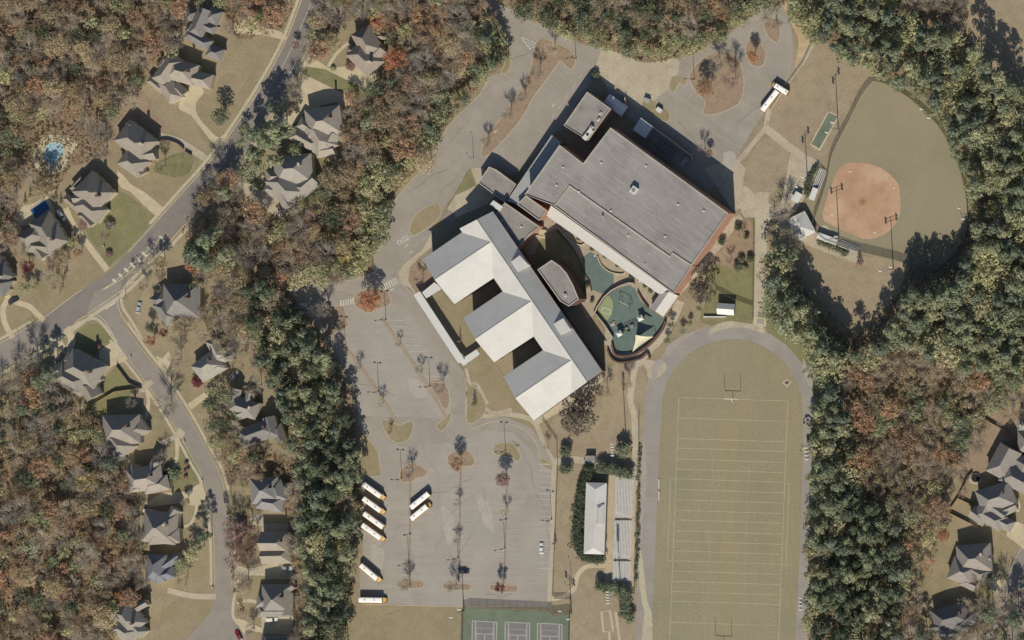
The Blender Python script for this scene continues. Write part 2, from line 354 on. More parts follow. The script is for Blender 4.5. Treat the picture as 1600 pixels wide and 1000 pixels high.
# lawns and bare soil
for p_ in ([(170,120),(222,140),(240,200),(205,190),(165,240),(160,200)], [(170,170),(250,185),(255,215),(200,190)]):
    sheet('leafy_lawn', p_, M_rust, 1, True, 0.8)
LAWNS = [
 ([(248,225),(262,213),(300,232),(318,252),(262,312),(222,282),(215,250)], M_yard), ([(262,245),(300,240),(290,275),(240,268)], M_green),
 ([(150,350),(185,300),(235,335),(240,345),(172,415),(160,400),(130,350)], M_green), ([(305,195),(325,205),(318,160),(335,150),(345,120),(370,120),(365,160),(400,100),(430,60),(440,65),(390,160),(352,215),(330,235)], M_yard),
 ([(470,250),(500,245),(520,260),(510,300),(490,318),(455,345),(445,335),(450,320),(480,300),(470,275)], M_green),
 ([(455,90),(475,92),(505,100),(512,75),(540,40),(510,60)], M_yard),
 ([(482,101),(505,107),(575,138),(582,150),(562,158),(520,140),(476,118)], M_green),
 ([(110,530),(150,505),(185,540),(150,555),(130,545),(120,560)], M_green), ([(90,522),(104,520),(103,545),(88,540)], M_yard),
 ([(140,620),(180,572),(185,570),(222,608),(202,618),(160,650),(130,655)], M_green), ([(186,570),(198,563),(222,595),(206,605)], M_yard),
 ([(0,560),(60,545),(75,570),(60,600),(0,700)], M_yard), ([(-20,470),(-20,415),(60,470),(40,500),(15,540)], M_yard), ([(12,490),(30,478),(50,490),(60,500),(20,520)], M_yard),
 ([(60,450),(95,400),(130,395),(160,430),(110,468),(75,480)], M_yard), ([(190,470),(215,430),(248,402),(235,440),(222,460),(200,500)], M_yard),
 ([(240,620),(262,612),(280,640),(300,690),(318,740),(290,760),(262,750),(230,700)], M_yard), ([(276,690),(290,690),(312,745),(290,770),(268,760)], M_green),
 ([(312,850),(330,830),(336,930),(318,932),(300,900)], M_yard), ([(285,935),(330,940),(322,965),(262,1000),(250,960)], M_yard), ([(210,830),(232,830),(234,865),(212,865)], M_yard),
 ([(352,745),(388,760),(386,810),(362,812)], M_yard), ([(362,905),(400,885),(410,935),(372,940)], M_yard), ([(300,560),(325,590),(330,640),(300,640),(270,590)], M_yard),
 ([(1440,850),(1475,800),(1560,830),(1590,840),(1560,960),(1470,940),(1435,930)], M_yard), ([(1512,760),(1548,755),(1528,812),(1480,800)], M_yard),
 ([(1508,-20),(1640,-20),(1640,160),(1560,130),(1525,110),(1512,60)], M_tan), ([(1460,720),(1500,660),(1570,640),(1620,640),(1560,740),(1512,745)], M_rust),
 ([(1205,175),(1260,50),(1300,75),(1370,115),(1300,235),(1250,240),(1200,205)], M_tan), ([(1165,262),(1195,215),(1235,245),(1200,310),(1160,290)], M_tan),
 ([(1102,470),(1120,380),(1150,340),(1178,345),(1182,500),(1100,505)], M_green), ([(1110,395),(1150,345),(1176,350),(1174,410),(1130,415)], M_rust),
 ([(1185,405),(1240,430),(1290,500),(1345,520),(1410,440),(1420,400),(1340,398),(1230,372)], M_tan),
 ([(865,740),(915,720),(915,900),(900,925),(868,935)], M_tan), ([(895,910),(945,890),(945,1040),(892,1040)], M_tan), ([(945,920),(995,920),(993,1040),(945,1040)], M_tan),
 ([(725,540),(770,560),(835,660),(870,700),(855,715),(800,650),(735,640),(730,580)], M_yard), ([(870,640),(945,580),(1000,560),(1000,720),(870,720)], M_tan),
 ([(655,470),(690,440),(770,470),(735,560),(715,560)], M_yard), ([(636,425),(655,405),(680,440),(660,460),(648,455)], M_rust),
 ([(550,945),(725,950),(722,1040),(545,1040)], M_yard), ([(558,662),(590,705),(597,742),(562,742)], M_yard),
 ([(700,300),(735,262),(752,262),(748,280),(715,300),(688,325)], M_green), ([(900,700),(860,690),(866,730),(905,735)], M_yard),
 ([(1200,470),(1260,545),(1284,610),(1278,640),(1255,570),(1190,512),(1180,505)], M_green)]
for p_, m_ in LAWNS: sheet('lawn', p_, m_, 1, True, 0.5)
# shade-side turf in the narrow beds by the school entrance
for p_ in ([(706,318),(716,298),(730,268),(745,262),(752,266),(748,285),(728,297)], [(700,318),(712,306),(728,300),(730,304),(700,322)]):
    sheet('lawn', p_, M_green, 3, True)

# ================================================================ ROADS
def off(pts, d):
    p = cat_rom(pts, False, 5); n = len(p); out = []
    for i in range(n):
        a, b = p[max(i-1, 0)], p[min(i+1, n-1)]; dx, dy = b[0]-a[0], b[1]-a[1]; L_ = math.hypot(dx, dy)
        out.append((p[i][0]-dy/L_*d, p[i][1]+dx/L_*d))
    return out
ROAD = [(512,-45),(489,5),(461,76),(414,160),(349,255),(295,317),(224,395),(183,436),(127,475),(77,512),(9,552),(-45,582)]
STREET = [(158,458),(178,505),(205,545),(247,600),(285,660),(312,710),(333,750),(346,820),(349,900),(346,960)]
strip('road', ROAD, 10.0, M_road, 2)
sheet('road', [(335,925),(330,955),(303,985),(280,1010),(270,1045),(400,1045),(388,1000),(382,985),(365,962),(362,925)], M_street, 2)
strip('road', STREET, 7.3, M_street, 3)
sheet('road', [(148,455),(190,440),(186,465),(192,500),(166,504),(150,490),(135,490)], M_street, 3)
strip('road', [(60,522),(22,545),(-45,582)], 9.9, M_street, 3, smooth=False)
for d_, w_ in ((24.5, 1.5), (-23.5, 1.3)):
    q = [p for p in off(ROAD, -d_) if not (d_ < 0 and 60 < p[0] < 225)]
    if d_ > 0: strip('sidewalk', q, w_, M_kerb, 3, smooth=False)
    else:
        strip('sidewalk', [p for p in q if p[0] >= 225], w_, M_kerb, 3, smooth=False); strip('sidewalk', [p for p in q if p[0] <= 60], w_, M_kerb, 3, smooth=False)
for d_ in (18.2, -18.2):
    for cond in ((lambda p: p[0] > 200), (lambda p: p[0] < 135)):
        if d_ > 0:
            q = off(ROAD, -d_)
            if cond(q[0]) is False and cond(q[-1]) is False: continue
        q = [p for p in off(ROAD, -d_) if cond(p)]
        kerb('kerb', q, False, False, 0.4)
kerb('kerb', [p for p in off(ROAD, -18.2) if 134 <= p[0] <= 201], False, False, 0.4)
for d_ in (13.5, -13.5):
    kerb('kerb', [p for p in off(STREET, d_) if 512 < p[1] < 925], False, False, 0.3)
strip('sidewalk', [p for p in off(STREET, 19) if 530 < p[1] < 925], 1.2, M_kerb, 3, smooth=False)
strip('sidewalk', [p for p in off(STREET, -19) if 500 < p[1] < 925], 1.1, M_kerb, 3, smooth=False)
kerb('kerb', [(113,508),(125,498),(140,491),(152,492),(163,500),(178,524)], False, True, 0.4)
strip('sidewalk', [(90,532),(112,512),(135,500),(150,498),(162,508),(182,535)], 1.4, M_kerb, 3)
kerb('kerb', [(215,437),(198,448),(188,460),(184,475),(190,492),(200,508)], False, True, 0.4)
strip('sidewalk', [(240,405),(215,428),(198,445),(190,462),(192,480),(206,502),(222,530)], 1.3, M_kerb, 3)
# road paint
strip('road_marking', [(490,-5),(447,93),(398,172)], 0.35, M_faint, 5)
for a_, b_ in (((497,20),(487,42)), ((480,58),(470,80)), ((462,98),(450,120)), ((343,262),(332,278)), ((325,285),(310,302))):
    strip('road_marking', [a_, b_], 0.35, M_line, 5)
strip('road_marking', [(160,453),(186,434),(215,405),(258,366)], 0.3, M_yellow, 5)
strip('road_marking', [(160,453),(190,436),(225,405),(250,378),(262,368)], 0.3, M_yellow, 5)
for i in range(9):
    t = 0.18+i*0.095; x0 = 160+(256-160)*t; y0 = 453+(366-453)*t
    w_ = 2.5+5.0*min(1, t*1.2)
    strip('road_marking', [(x0-1.2, y0-w_*0.35), (x0+w_*1.05, y0+w_*0.85)], 1.1, M_line, 6)
strip('road_marking', [(165,483),(181,472)], 0.6, M_line, 5)
for x_, y_ in ((353,238), (495,8)):
    strip('road_marking', [(x_+2, y_-4), (x_+1, y_+4)], 0.5, M_line, 5); strip('road_marking', [(x_-1.5, y_), (x_+2, y_-1)], 0.5, M_line, 5)

# driveways
def drive(pts, m=M_drive, smooth=True, name='driveway', layer=4): return sheet(name, pts, m, layer, smooth)
drive([(368,36),(395,24),(400,38),(440,50),(447,62),(415,56),(395,54),(372,54)])
drive([(293,140),(305,131),(319,143),(307,160),(308,178),(325,200),(341,214),(355,208),(345,230),(332,223),(315,201),(298,180),(280,170),(283,155)])
strip('driveway', [(248,212),(272,218),(292,228),(322,248)], 3.2, M_conc2, 4)
drive([(183,266),(192,273),(205,288),(226,300),(257,325),(244,338),(222,318),(205,300),(190,294),(184,285)], M_drive, False)
strip('driveway', [(102,325),(115,352),(130,372),(142,388),(168,422)], 2.8, M_drive, 4)
strip('driveway', [(3,448),(14,466),(28,473),(46,479),(58,490),(70,502)], 2.5, M_drive, 4); strip('driveway', [(14,466),(5,482),(8,505),(20,528)], 2.5, M_drive, 4)
drive([(476,94),(492,92),(514,106),(545,103),(563,104),(588,116),(587,138),(572,140),(540,124),(508,108),(478,104)], M_drive, False)
strip('path', [(513,104),(525,85),(538,72),(546,67)], 1.5, M_drive, 4)
drive([(474,116),(498,127),(545,150),(546,165),(536,166),(525,160),(500,165),(498,190),(478,180),(474,150)], M_drive, False)
strip('driveway', [(473,124),(477,145),(472,168),(458,186),(440,190),(424,184)], 4.2, M_drive, 4)
drive([(372,286),(392,288),(418,303),(440,312),(449,322),(446,340),(436,341),(412,324),(378,300)], M_conc2)
strip('path', [(388,291),(402,286),(415,272)], 1.3, M_drive, 4)
drive([(154,548),(180,531),(200,560),(192,566),(178,571),(160,583),(156,566)], M_drive, False)
strip('driveway', [(92,535),(103,548),(112,535),(110,522),(104,512)], 3.2, M_drive, 4); strip('driveway', [(82,528),(84,545),(92,560)], 3.0, M_drive, 4)
drive([(222,598),(236,592),(240,598),(226,612),(216,614),(210,607)], M_conc2, False)
strip('path', [(230,610),(232,630),(228,655)], 1.6, M_drive, 4)
drive([(243,555),(254,560),(264,548),(269,562),(259,582),(250,572)], M_drive, False)
strip('driveway', [(296,636),(315,622),(332,612)], 3.0, M_drive, 4)
drive([(248,690),(272,680),(280,668),(290,676),(285,684),(270,688),(256,696)], M_conc2, False)
strip('path', [(276,684),(277,708),(273,728),(266,742)], 1.7, M_drive, 4)
drive([(198,712),(210,706),(211,728),(200,728)], M_drive, False)
drive([(255,770),(290,768),(313,755),(318,762),(327,790),(322,800),(312,790),(300,790),(285,786),(232,792),(228,785)], M_drive, False)
strip('path', [(308,782),(305,805),(296,820),(288,822)], 1.3, M_conc, 5)
strip('driveway', [(222,805),(223,820),(230,832)], 1.6, M_drive, 4)
strip('driveway', [(262,922),(300,931),(337,932)], 2.6, M_conc2, 4)
drive([(366,806),(388,812),(412,800),(412,822),(385,820),(366,816)], M_conc2, False); drive([(410,818),(450,818),(452,842),(408,842)], M_conc2, False)
drive([(365,882),(390,888),(435,878),(437,890),(418,900),(372,898)], M_conc2, False); drive([(418,884),(458,884),(458,905),(416,905)], M_conc2, False)
strip('path', [(370,942),(385,938),(408,942)], 1.6, M_conc, 4); strip('sidewalk', [(372,905),(366,935),(364,960),(372,975)], 1.3, M_conc, 4)
drive([(364,965),(372,966),(384,970),(416,984),(418,990),(384,984),(382,992)], M_drive, False); drive([(408,962),(458,962),(458,992),(410,990)], M_conc2, False)
drive([(1574,828),(1590,815),(1645,840),(1645,905),(1600,858),(1585,846),(1573,838)], M_drive, False)
drive([(1538,906),(1546,896),(1560,900),(1565,915),(1556,930)], M_drive, False)
sheet('road', [(1645,850),(1600,852),(1590,862),(1572,905),(1556,940),(1550,980),(1540,1045),(1645,1045)], M_street, 2)
kerb('kerb', [(1597,855),(1588,870),(1572,905),(1556,932)], False, True, 0.35)
strip('path', [(1590,800),(1592,788),(1584,778),(1574,784)], 1.4, M_conc, 4); strip('path', [(1548,885),(1549,895),(1540,908)], 1.3, M_conc, 4)
# patio slabs around the pools
sheet('patio', [(58,232),(66,216),(82,210),(102,214),(118,220),(122,236),(108,242),(104,260),(86,272),(62,266),(50,250)], M_conc, 4, True)
sheet('patio', [(26,340),(30,325),(58,315),(70,302),(82,320),(86,338),(60,350),(34,352)], M_conc, 4, True)
sheet('patio', [(1520,742),(1532,744),(1532,755),(1518,756),(1513,748)], M_conc2, 4, True)
sheet('patio', [(1516,808),(1529,812),(1528,822),(1514,818)], M_conc, 4)

# ================================================================ SCHOOL ROADS AND LOTS
sheet('school_road', [(749,-45),(757,-2),(781,8),(820,25),(859,44),(892,58),(905,68),(945,76),(950,100),(930,120),(880,195),(862,215),(800,275),(765,262),(735,262),(705,310),(690,330),(675,352),(676,382),(620,420),(621,440),(585,452),(582,425),(586,397),(602,372),(605,332),(625,300),(662,262),(672,247),(700,195),(750,146),(762,120),(789,112),(798,88),(796,68),(775,40),(735,-45)], M_asph, 2, rough=0.25)
sheet('parking_lot', [(455,447),(500,440),(560,436),(590,425),(622,433),(640,452),(652,462),(715,568),(724,582),(728,592),(730,660),(737,668),(760,659),(790,656),(820,668),(840,690),(848,712),(865,722),(866,800),(862,900),(858,948),(720,949),(600,943),(562,930),(562,900),(567,870),(567,745),(596,741),(590,705),(560,662),(556,610),(530,560),(490,500),(470,475),(456,462)], M_lot, 3)
sheet('school_road', [(585,425),(622,433),(640,452),(655,470),(715,568),(726,584),(730,658),(790,650),(830,668),(852,700),(862,722),(842,722),(826,700),(800,676),(760,672),(716,690),(640,700),(600,690),(562,650),(700,655),(712,620),(700,580),(640,485),(600,470),(480,490),(456,462),(455,447),(520,440)], M_asph, 4, rough=0.2)
sheet('parking_lot', [(455,452),(480,470),(505,510),(545,560),(600,650),(640,690),(690,680),(715,640),(715,590),(650,480),(610,462),(540,490)], M_asph, 4) if False else None
sheet('parking_lot', [(940,95),(1000,100),(1050,95),(1085,85),(1105,70),(1135,58),(1155,42),(1190,20),(1215,8),(1225,0),(1236,40),(1240,75),(1236,110),(1212,150),(1175,205),(1148,250),(1135,262),(1110,300),(1060,260),(1000,200),(950,150)], M_asph, 2, rough=0.2)
sheet('school_road', [(1172,45),(1215,5),(1228,-45),(1205,-45),(1200,0),(1165,32),(1130,60),(1135,75)], M_asph, 3)
sheet('concrete_apron', [(936,88),(945,76),(965,82),(985,90),(1010,98),(1045,92),(1058,92),(1060,112),(1048,135),(1030,150),(1015,165),(1000,170),(985,160),(975,150),(955,140),(938,122),(930,112)], M_conc2, 4, True, 0.4)
sheet('bare_sand', [(1210,-5),(1222,10),(1238,40),(1248,70),(1240,110),(1238,118),(1246,112),(1262,80),(1268,66),(1255,55),(1250,35),(1232,20),(1228,0)], M_sand, 4, True, 0.5)
strip('path', [(1270,68),(1255,95),(1228,130),(1202,170),(1196,200),(1160,245),(1132,268)], 2.2, M_conc2, 4, smooth=False)
strip('path', [(1196,200),(1215,215),(1240,235),(1262,250)], 3.6, M_conc2, 4)
sheet('path', [(1238,235),(1262,243),(1285,262),(1262,300),(1240,335),(1228,345),(1215,340),(1222,310),(1228,280)], M_conc2, 4, True, 0.3)
sheet('path', [(1215,335),(1245,340),(1262,370),(1340,398),(1334,410),(1250,378),(1225,365)], M_conc2, 4, True, 0.3)
sheet('path', [(1100,262),(1150,248),(1165,262),(1158,300),(1160,325),(1145,330)], M_conc2, 3)
strip('service_track', [(1192,300),(1190,340),(1189,400),(1188,460),(1187,508)], 5.4, M_conc2, 4)
sheet('path', [(1158,290),(1192,312),(1225,335),(1200,345),(1180,340),(1160,335)], M_conc2, 3, True, 0.5)
for a_ in ((1178,468), (1178,479)): strip('path', [(a_[0], a_[1]), (1198, a_[1])], 0.3, M_kerb, 6)
# island beds
ISL = [
 ([(838,66),(850,60),(880,72),(895,82),(899,95),(893,108),(884,103),(876,95),(870,102),(850,130),(835,150),(815,185),(790,215),(775,232),(758,245),(752,240),(758,215),(775,195),(795,165),(815,140),(828,110),(833,85)], M_rust),
 ([(490,482),(520,478),(536,478),(542,495),(543,510),(528,517),(512,529),(506,522),(500,500)], M_rust),
 ([(553,474),(570,487),(580,488),(590,481),(606,478),(611,470),(604,452),(585,452),(560,456)], M_rust),
 ([(596,660),(605,656),(624,664),(642,657),(646,665),(640,684),(625,692),(610,686)], M_yard),
 ([(682,664),(697,652),(704,642),(704,655),(695,670),(687,672)], M_yard), ([(670,597),(688,594),(700,607),(702,630),(696,640),(686,625)], M_rust),
 ([(730,607),(745,607),(757,625),(759,640),(750,655),(730,659)], M_yard),
 ([(625,737),(635,726),(644,723),(656,728),(667,736),(666,742),(659,746),(650,747),(643,753),(627,752)], M_rust),
 ([(701,711),(717,704),(734,707),(742,721),(739,727),(726,729),(703,728),(700,720)], M_rust),
 ([(770,702),(776,693),(799,692),(812,708),(812,718),(807,721),(797,714),(776,711)], M_yard),
 ([(619,910),(624,907),(657,908),(662,913),(657,919),(624,918)], M_rust), ([(692,914),(697,911),(731,912),(736,917),(731,922),(697,921)], M_rust), ([(765,916),(770,913),(804,915),(809,919),(804,925),(770,923)], M_rust),
 ([(1046,130),(1052,119),(1066,118),(1074,126),(1070,134),(1061,131),(1055,142),(1050,144),(1046,138)], M_yard),
 ([(1078,115),(1100,90),(1130,80),(1152,90),(1162,120),(1160,150),(1150,165),(1125,176),(1105,179),(1098,172),(1102,160),(1085,140)], M_rust),
 ([(1165,72),(1180,60),(1195,78),(1196,95),(1188,104),(1175,102),(1168,90)], M_rust), ([(1195,35),(1214,28),(1219,50),(1216,66),(1205,62),(1196,50)], M_rust),
 ([(1010,152),(1024,158),(1040,168),(1047,180),(1042,190),(1020,180),(1003,165)], M_yard),
 ([(640,357),(650,335),(680,318),(690,332),(676,350),(650,367),(643,366)], M_yard), ([(596,648),(600,640),(640,700)], M_yard) if False else ([(845,722),(848,715),(862,726),(862,735),(850,730)], M_yard),
 ([(783,112),(792,95),(798,88),(797,105),(790,115)], M_yard)]
for p_, m_ in ISL:
    sheet('planted_island', p_, m_, 5, True, 0.2); kerb('kerb', p_, True, True, 0.3)
DIAG1 = [(537,540),(562,570),(590,612),(622,662)]; DIAG2 = [(596,496),(625,537),(665,597),(697,652)]
for d_ in (DIAG1, DIAG2):
    strip('median_strip', d_, 1.2, M_rust, 5); kerb('kerb', d_, False, True, 0.25)
kerb('kerb', [(605,596),(628,628)], False, False, 0.2)
for x0, y0, x1, y1 in ((720,729,717,910), (792,752,788,912), (641,752,640,906)):
    strip('median_strip', [(x0,y0),(x1,y1)], 0.8, M_rust, 5)
kerb('kerb', [(735,672),(765,660),(790,660),(820,673),(838,692),(843,712),(846,722),(862,726)], False, True, 0.35)
kerb('kerb', [(728,590),(729,620),(729,650)], False, True, 0.3); kerb('kerb', [(566,745),(596,743),(591,706),(558,662)], False, False, 0.3)
kerb('kerb', [(865,735),(866,800),(863,870),(860,940)], False, True, 0.35); kerb('kerb', [(572,944),(650,946),(720,948),(800,946)], False, False, 0.35)
kerb('kerb', [(586,398),(603,373),(606,333),(626,301),(672,249),(700,197),(750,147),(762,122)], False, True, 0.25)
kerb('kerb', [(757,-5),(781,8),(820,25),(859,44),(890,58)], False, True, 0.3); kerb('kerb', [(1145,55),(1165,65),(1175,45),(1200,30)], False, True, 0.25)
kerb('kerb', [(458,447),(500,441),(558,436),(586,424)], False, True, 0.25)
kerb('kerb', [(676,382),(650,400),(626,418),(621,432),(630,445),(645,460)], False, True, 0.25)
# pavements
sheet('sidewalk', [(676,360),(676,385),(655,402),(640,418),(638,438),(650,458),(660,470),(652,462),(640,450),(624,440),(622,425),(632,412),(662,388)], M_conc2, 5)
strip('sidewalk', [(866,722),(864,780),(863,850),(858,940)], 2.0, M_conc2, 4)
strip('sidewalk', [(848,712),(866,722),(895,718),(945,722)], 3.2, M_conc2, 4, smooth=False)
strip('sidewalk', [(735,650),(765,650),(800,648),(835,660),(852,700),(866,722)], 2.2, M_conc2, 3)
strip('sidewalk', [(752,630),(770,645),(800,640)], 1.6, M_conc2, 3); strip('sidewalk', [(728,575),(735,600),(745,600),(762,632)], 1.4, M_conc2, 3)
strip('path', [(862,936),(880,932),(897,920),(902,900),(912,888),(925,884),(946,884)], 2.0, M_drive, 4)
strip('path', [(995,560),(985,620),(991,650),(993,700),(994,760)], 2.8, M_conc2, 4)
strip('path', [(1063,470),(1050,500),(1030,530),(1012,548),(995,570)], 4.0, M_conc2, 4)
sheet('path', [(835,657),(917,597),(945,582),(950,590),(925,606),(880,640),(840,664)], M_conc, 4)
sheet('sidewalk', [(700,325),(712,305),(745,290),(735,262),(755,262),(780,300),(760,320),(700,345)], M_conc2, 3)
strip('path', [(703,275),(725,280),(740,300)], 1.2, M_conc, 5) if False else None
sheet('concrete_apron', [(1090,400),(1136,345),(1155,335),(1160,342),(1120,395),(1090,430),(1060,465),(1058,455)], M_conc2, 3, rough=0.5)
for i in range(5):
    x0, y0 = 1108+i*7, 418-i*5
    strip('path', [(x0-6, y0-8), (x0+3, y0+3)], 0.3, M_kerb, 6)
# ---- stall paint
def stripes(pairs, w=0.15, m=M_faint, layer=6, name='parking_lines'):
    v, f = [], []; z = zof(layer)
    for a, b in pairs:
        (x0, y0), (x1, y1) = G(*a), G(*b); d = math.hypot(x1-x0, y1-y0) or 1; nx, ny = -(y1-y0)/d*w/2, (x1-x0)/d*w/2
        i = len(v); v += [(x0+nx, y0+ny, z), (x0-nx, y0-ny, z), (x1-nx, y1-ny, z), (x1+nx, y1+ny, z)]; f.append((i, i+1, i+2, i+3))
    o = mk(name, v, f, m); o['kind'] = 'structure'; return o
def row(p0, p1, n, vec, off_=(0, 0)):
    return [((p0[0]+(p1[0]-p0[0])*i/(n-1)+off_[0], p0[1]+(p1[1]-p0[1])*i/(n-1)+off_[1]),
             (p0[0]+(p1[0]-p0[0])*i/(n-1)+off_[0]+vec[0], p0[1]+(p1[1]-p0[1])*i/(n-1)+off_[1]+vec[1])) for i in range(n)]
st = []
st += row((532,545),(600,646),13,(-14,9),(-3,2)) + row((541,533),(618,640),14,(15,-8),(3,-2))
st += row((596,502),(690,648),18,(-14,8),(-3,2))
st += [((641+0, y),(659, y)) for y in range(782, 900, 9)] + [((622, y),(638, y)) for y in range(850, 900, 9)]
st += [((699, y),(716, y)) for y in range(745, 900, 9)] + [((722, y),(740, y)) for y in range(745, 900, 9)]
st += [((772, y),(789, y)) for y in range(765, 905, 9)] + [((795, y),(814, y)) for y in range(728, 905, 9)]
st += row((880,104),(772,240),22,(9,11),(-2,0)) + row((1182,182),(1140,240),8,(12,10))
st += row((1200,148),(1185,172),3,(12,10)) + row((1048,218),(1082,240),6,(6,-10)) + row((1062,128),(1090,148),5,(-4,9)) + row((1195,75),(1212,105),5,(10,5))
st += row((795,262),(745,200),0,(1,1)) if False else []
stripes(st, 0.22, M_faint)
stripes(row((606,500),(668,597),11,(21,1),(4,0)) + [((843, y),(863, y)) for y in range(726, 900, 9)], 0.2, M_line)
stripes([((x_, y_), (x_+4, y_-7)) for x_, y_ in ((905,122),(895,138),(884,154),(873,170),(862,186))] + [((646,385),(655,379)), ((660,374),(668,369)), ((820,125),(812,137))], 0.2, M_line)
# crosswalks, arrows, hatching
def crosswalk(a, b, n, half):
    pr = []
    for i in range(n):
        t = (i+0.5)/n; x, y = a[0]+(b[0]-a[0])*t, a[1]+(b[1]-a[1])*t
        pr.append(((x-half[0], y-half[1]), (x+half[0], y+half[1])))
    stripes(pr, 0.55, M_line, 7, 'crosswalk')
    for s_ in (-1, 1): stripes([((a[0]+s_*half[0], a[1]+s_*half[1]), (b[0]+s_*half[0], b[1]+s_*half[1]))], 0.2, M_line, 8, 'crosswalk')
crosswalk((461,478),(486,477),7,(0,4)); crosswalk((531,474),(554,470),6,(0.5,4)); crosswalk((597,450),(621,438),7,(2,4))
def arrow(x, y, dx, dy, s=1.0):
    d = math.hypot(dx, dy); dx, dy = dx/d*s, dy/d*s; nx, ny = -dy, dx
    z = zof(7); p = [(x-4*dx-0.6*nx, y-4*dy-0.6*ny), (x+1*dx-0.6*nx, y+1*dy-0.6*ny), (x+1*dx-1.7*nx, y+1*dy-1.7*ny), (x+4.2*dx, y+4.2*dy), (x+1*dx+1.7*nx, y+1*dy+1.7*ny), (x+1*dx+0.6*nx, y+1*dy+0.6*ny), (x-4*dx+0.6*nx, y-4*dy+0.6*ny)]
    o = mk('arrow_marking', [(*G(*q), z) for q in p], [tuple(range(7))], M_line); o['kind'] = 'structure'
    if o.data.polygons[0].normal.z < 0: o.data.flip_normals()
for a_ in ((635,384,1,-0.7), (642,394,1,-0.7), (865,164,-1,1.2), (613,452,-1,0.5), (775,205,-1,1.2), (672,603,0,0)) [:5]: arrow(*a_)
stripes([((626,378),(632,369)), ((630,380),(637,371)), ((632,369),(640,368)), ((637,371),(640,368)), ((634,376),(641,372))], 0.4, M_line, 7, 'hatched_marking')
mk_ = [(624.5+3*math.cos(t*math.pi/5), 378.5+3*math.sin(t*math.pi/5)) for t in range(10)]
strip('hatched_marking', mk_, 0.4, M_line, 7, closed=True)
stripes([((814,57),(829,78)), ((814,57),(838,68)), ((822,66),(832,63)), ((825,71),(836,68)), ((828,76),(838,72)), ((826,63),(829,72))], 0.35, M_line, 7, 'hatched_marking')

# tar sealed cracks and darker patches on the old asphalt
def crack(px, py, ang, n, seed):
    rr = random.Random(seed); p = [(px, py)]; a = math.radians(ang)
    for _ in range(n): a += rr.gauss(0, 0.22); p.append((p[-1][0]+math.cos(a)*7, p[-1][1]-math.sin(a)*7))
    strip('crack_seal', p, 0.10, M_tar, 6)
M_tar = noise_mat('tar_seal_mat', ['#8c8479', '#938b80', '#857d73'], 0.1, 0.5, 3, fineamt=0.1)
for i, (x_, y_, a_, n_) in enumerate(((670,720,-60,14),(745,700,-80,18),(810,690,-85,16),(580,860,5,9),(760,930,20,6),(650,640,-55,10),(560,600,-50,9),(700,225,50,14),(640,300,60,10),(850,60,-150,9),(770,130,-120,9),(880,190,60,10),(1060,190,-20,9),(1150,215,70,10),(1200,110,-100,7),(605,960,0,3),(680,860,88,14),(830,740,-88,22),(755,760,-87,18),(690,300,65,8),(500,455,10,8),(590,440,15,6))): crack(x_, y_, a_, n_, 900+i)
M_patch = noise_mat('asphalt_patch_mat', ['#968e82', '#9c9488', '#8e877b'], 0.1, 0.3, 1.5, fineamt=0.1); M_pale = noise_mat('dusty_asphalt_mat', ['#b3ab9d', '#b8b0a2', '#aca497'], 0.1, 0.3, 1.5, fineamt=0.1)
for p_, m_ in (([(690,335),(705,330),(712,344),(698,352)],M_patch),([(690,790),(706,800),(712,830),(700,850),(692,820)],M_pale),([(745,770),(765,790),(772,830),(758,820),(748,795)],M_pale),([(640,590),(660,600),(668,618),(652,622),(640,610)],M_pale),([(770,700),(800,690),(812,696),(800,704),(782,708)],M_patch),([(580,850),(600,860),(596,890),(584,880)],M_pale),([(1130,240),(1146,236),(1152,256),(1136,262)],M_pale)):
    sheet('asphalt_patch', p_, m_, 5, True, 0.8)
# ================================================================ RUNNING TRACK AND FOOTBALL FIELD
def arc(cx, cy, r, a0, a1, n, ry=None): return [(cx+r*math.cos(math.radians(a0+(a1-a0)*i/n)), cy-(ry or r)*math.sin(math.radians(a0+(a1-a0)*i/n))) for i in range(n+1)]
outer = [(992,1045),(995,950),(1003,700),(1006,646)]+arc(1140,640,134,174,4,26)+[(1274,646),(1270,760),(1262,950),(1258,1045)]
inner = [(1017,1045),(1020,950),(1030,700),(1034,642)]+arc(1144,640,110,180,0,26)+[(1255,700),(1250,850),(1245,950),(1241,1045)]
sheet('running_track', outer, M_track, 2, rough=0.15)
sheet('football_turf', inner, M_sports, 3)
kerb('kerb', outer, False, False, 0.3, 0.02); kerb('kerb', inner, False, False, 0.3, 0.02)
for p_ in ([(1108,522),(1120,506),(1150,502),(1190,510),(1195,520),(1170,514),(1140,512)], [(1000,560),(1012,562),(1038,566),(1040,580),(1022,592),(1012,588),(1010,578)], [(1008,955),(1018,960),(1019,1000),(1012,1045),(1000,1045)]):
    sheet('worn_patch', p_, M_conc2, 4, True, 0.4)
sheet('worn_patch', [(1128,655),(1150,650),(1152,700),(1146,760),(1150,860),(1142,980),(1128,1000),(1122,900),(1130,800),(1126,700)], noise_mat('worn_turf_mat', ['#9d9270', '#a09573', '#998f6d'], 0.05, 0.2, 1.5, fineamt=0.12), 4, True, 1.5)
fl = []
LY = [621,653,685,700,717,733,748,764.5,780.5,797,812,829,845,860.5,876,892,908,924,939,972]
def lx(y): return 1061-(y-621)*13.5/351
def rx(y): return 1231-(y-627)*13.5/351
for y in LY:
    fl.append(((lx(y), y), (rx(y+6), y+5.5)))
fl.append(((lx(876)-8, 876), (lx(876), 876))); fl.append(((rx(883), 882.5), (1233, 883)))
fl += [((lx(621), 621), (lx(1040), 1040)), ((rx(627), 626.5), (rx(1040), 1040)), ((1233, 755), (1228, 884))]
stripes(fl, 0.26, M_field_line, 5, 'field_lines')
fl += [((1048, 748), (1056, 748)), ((1048, 748), (1043, 876)), ((1237, 755), (1230, 755))]
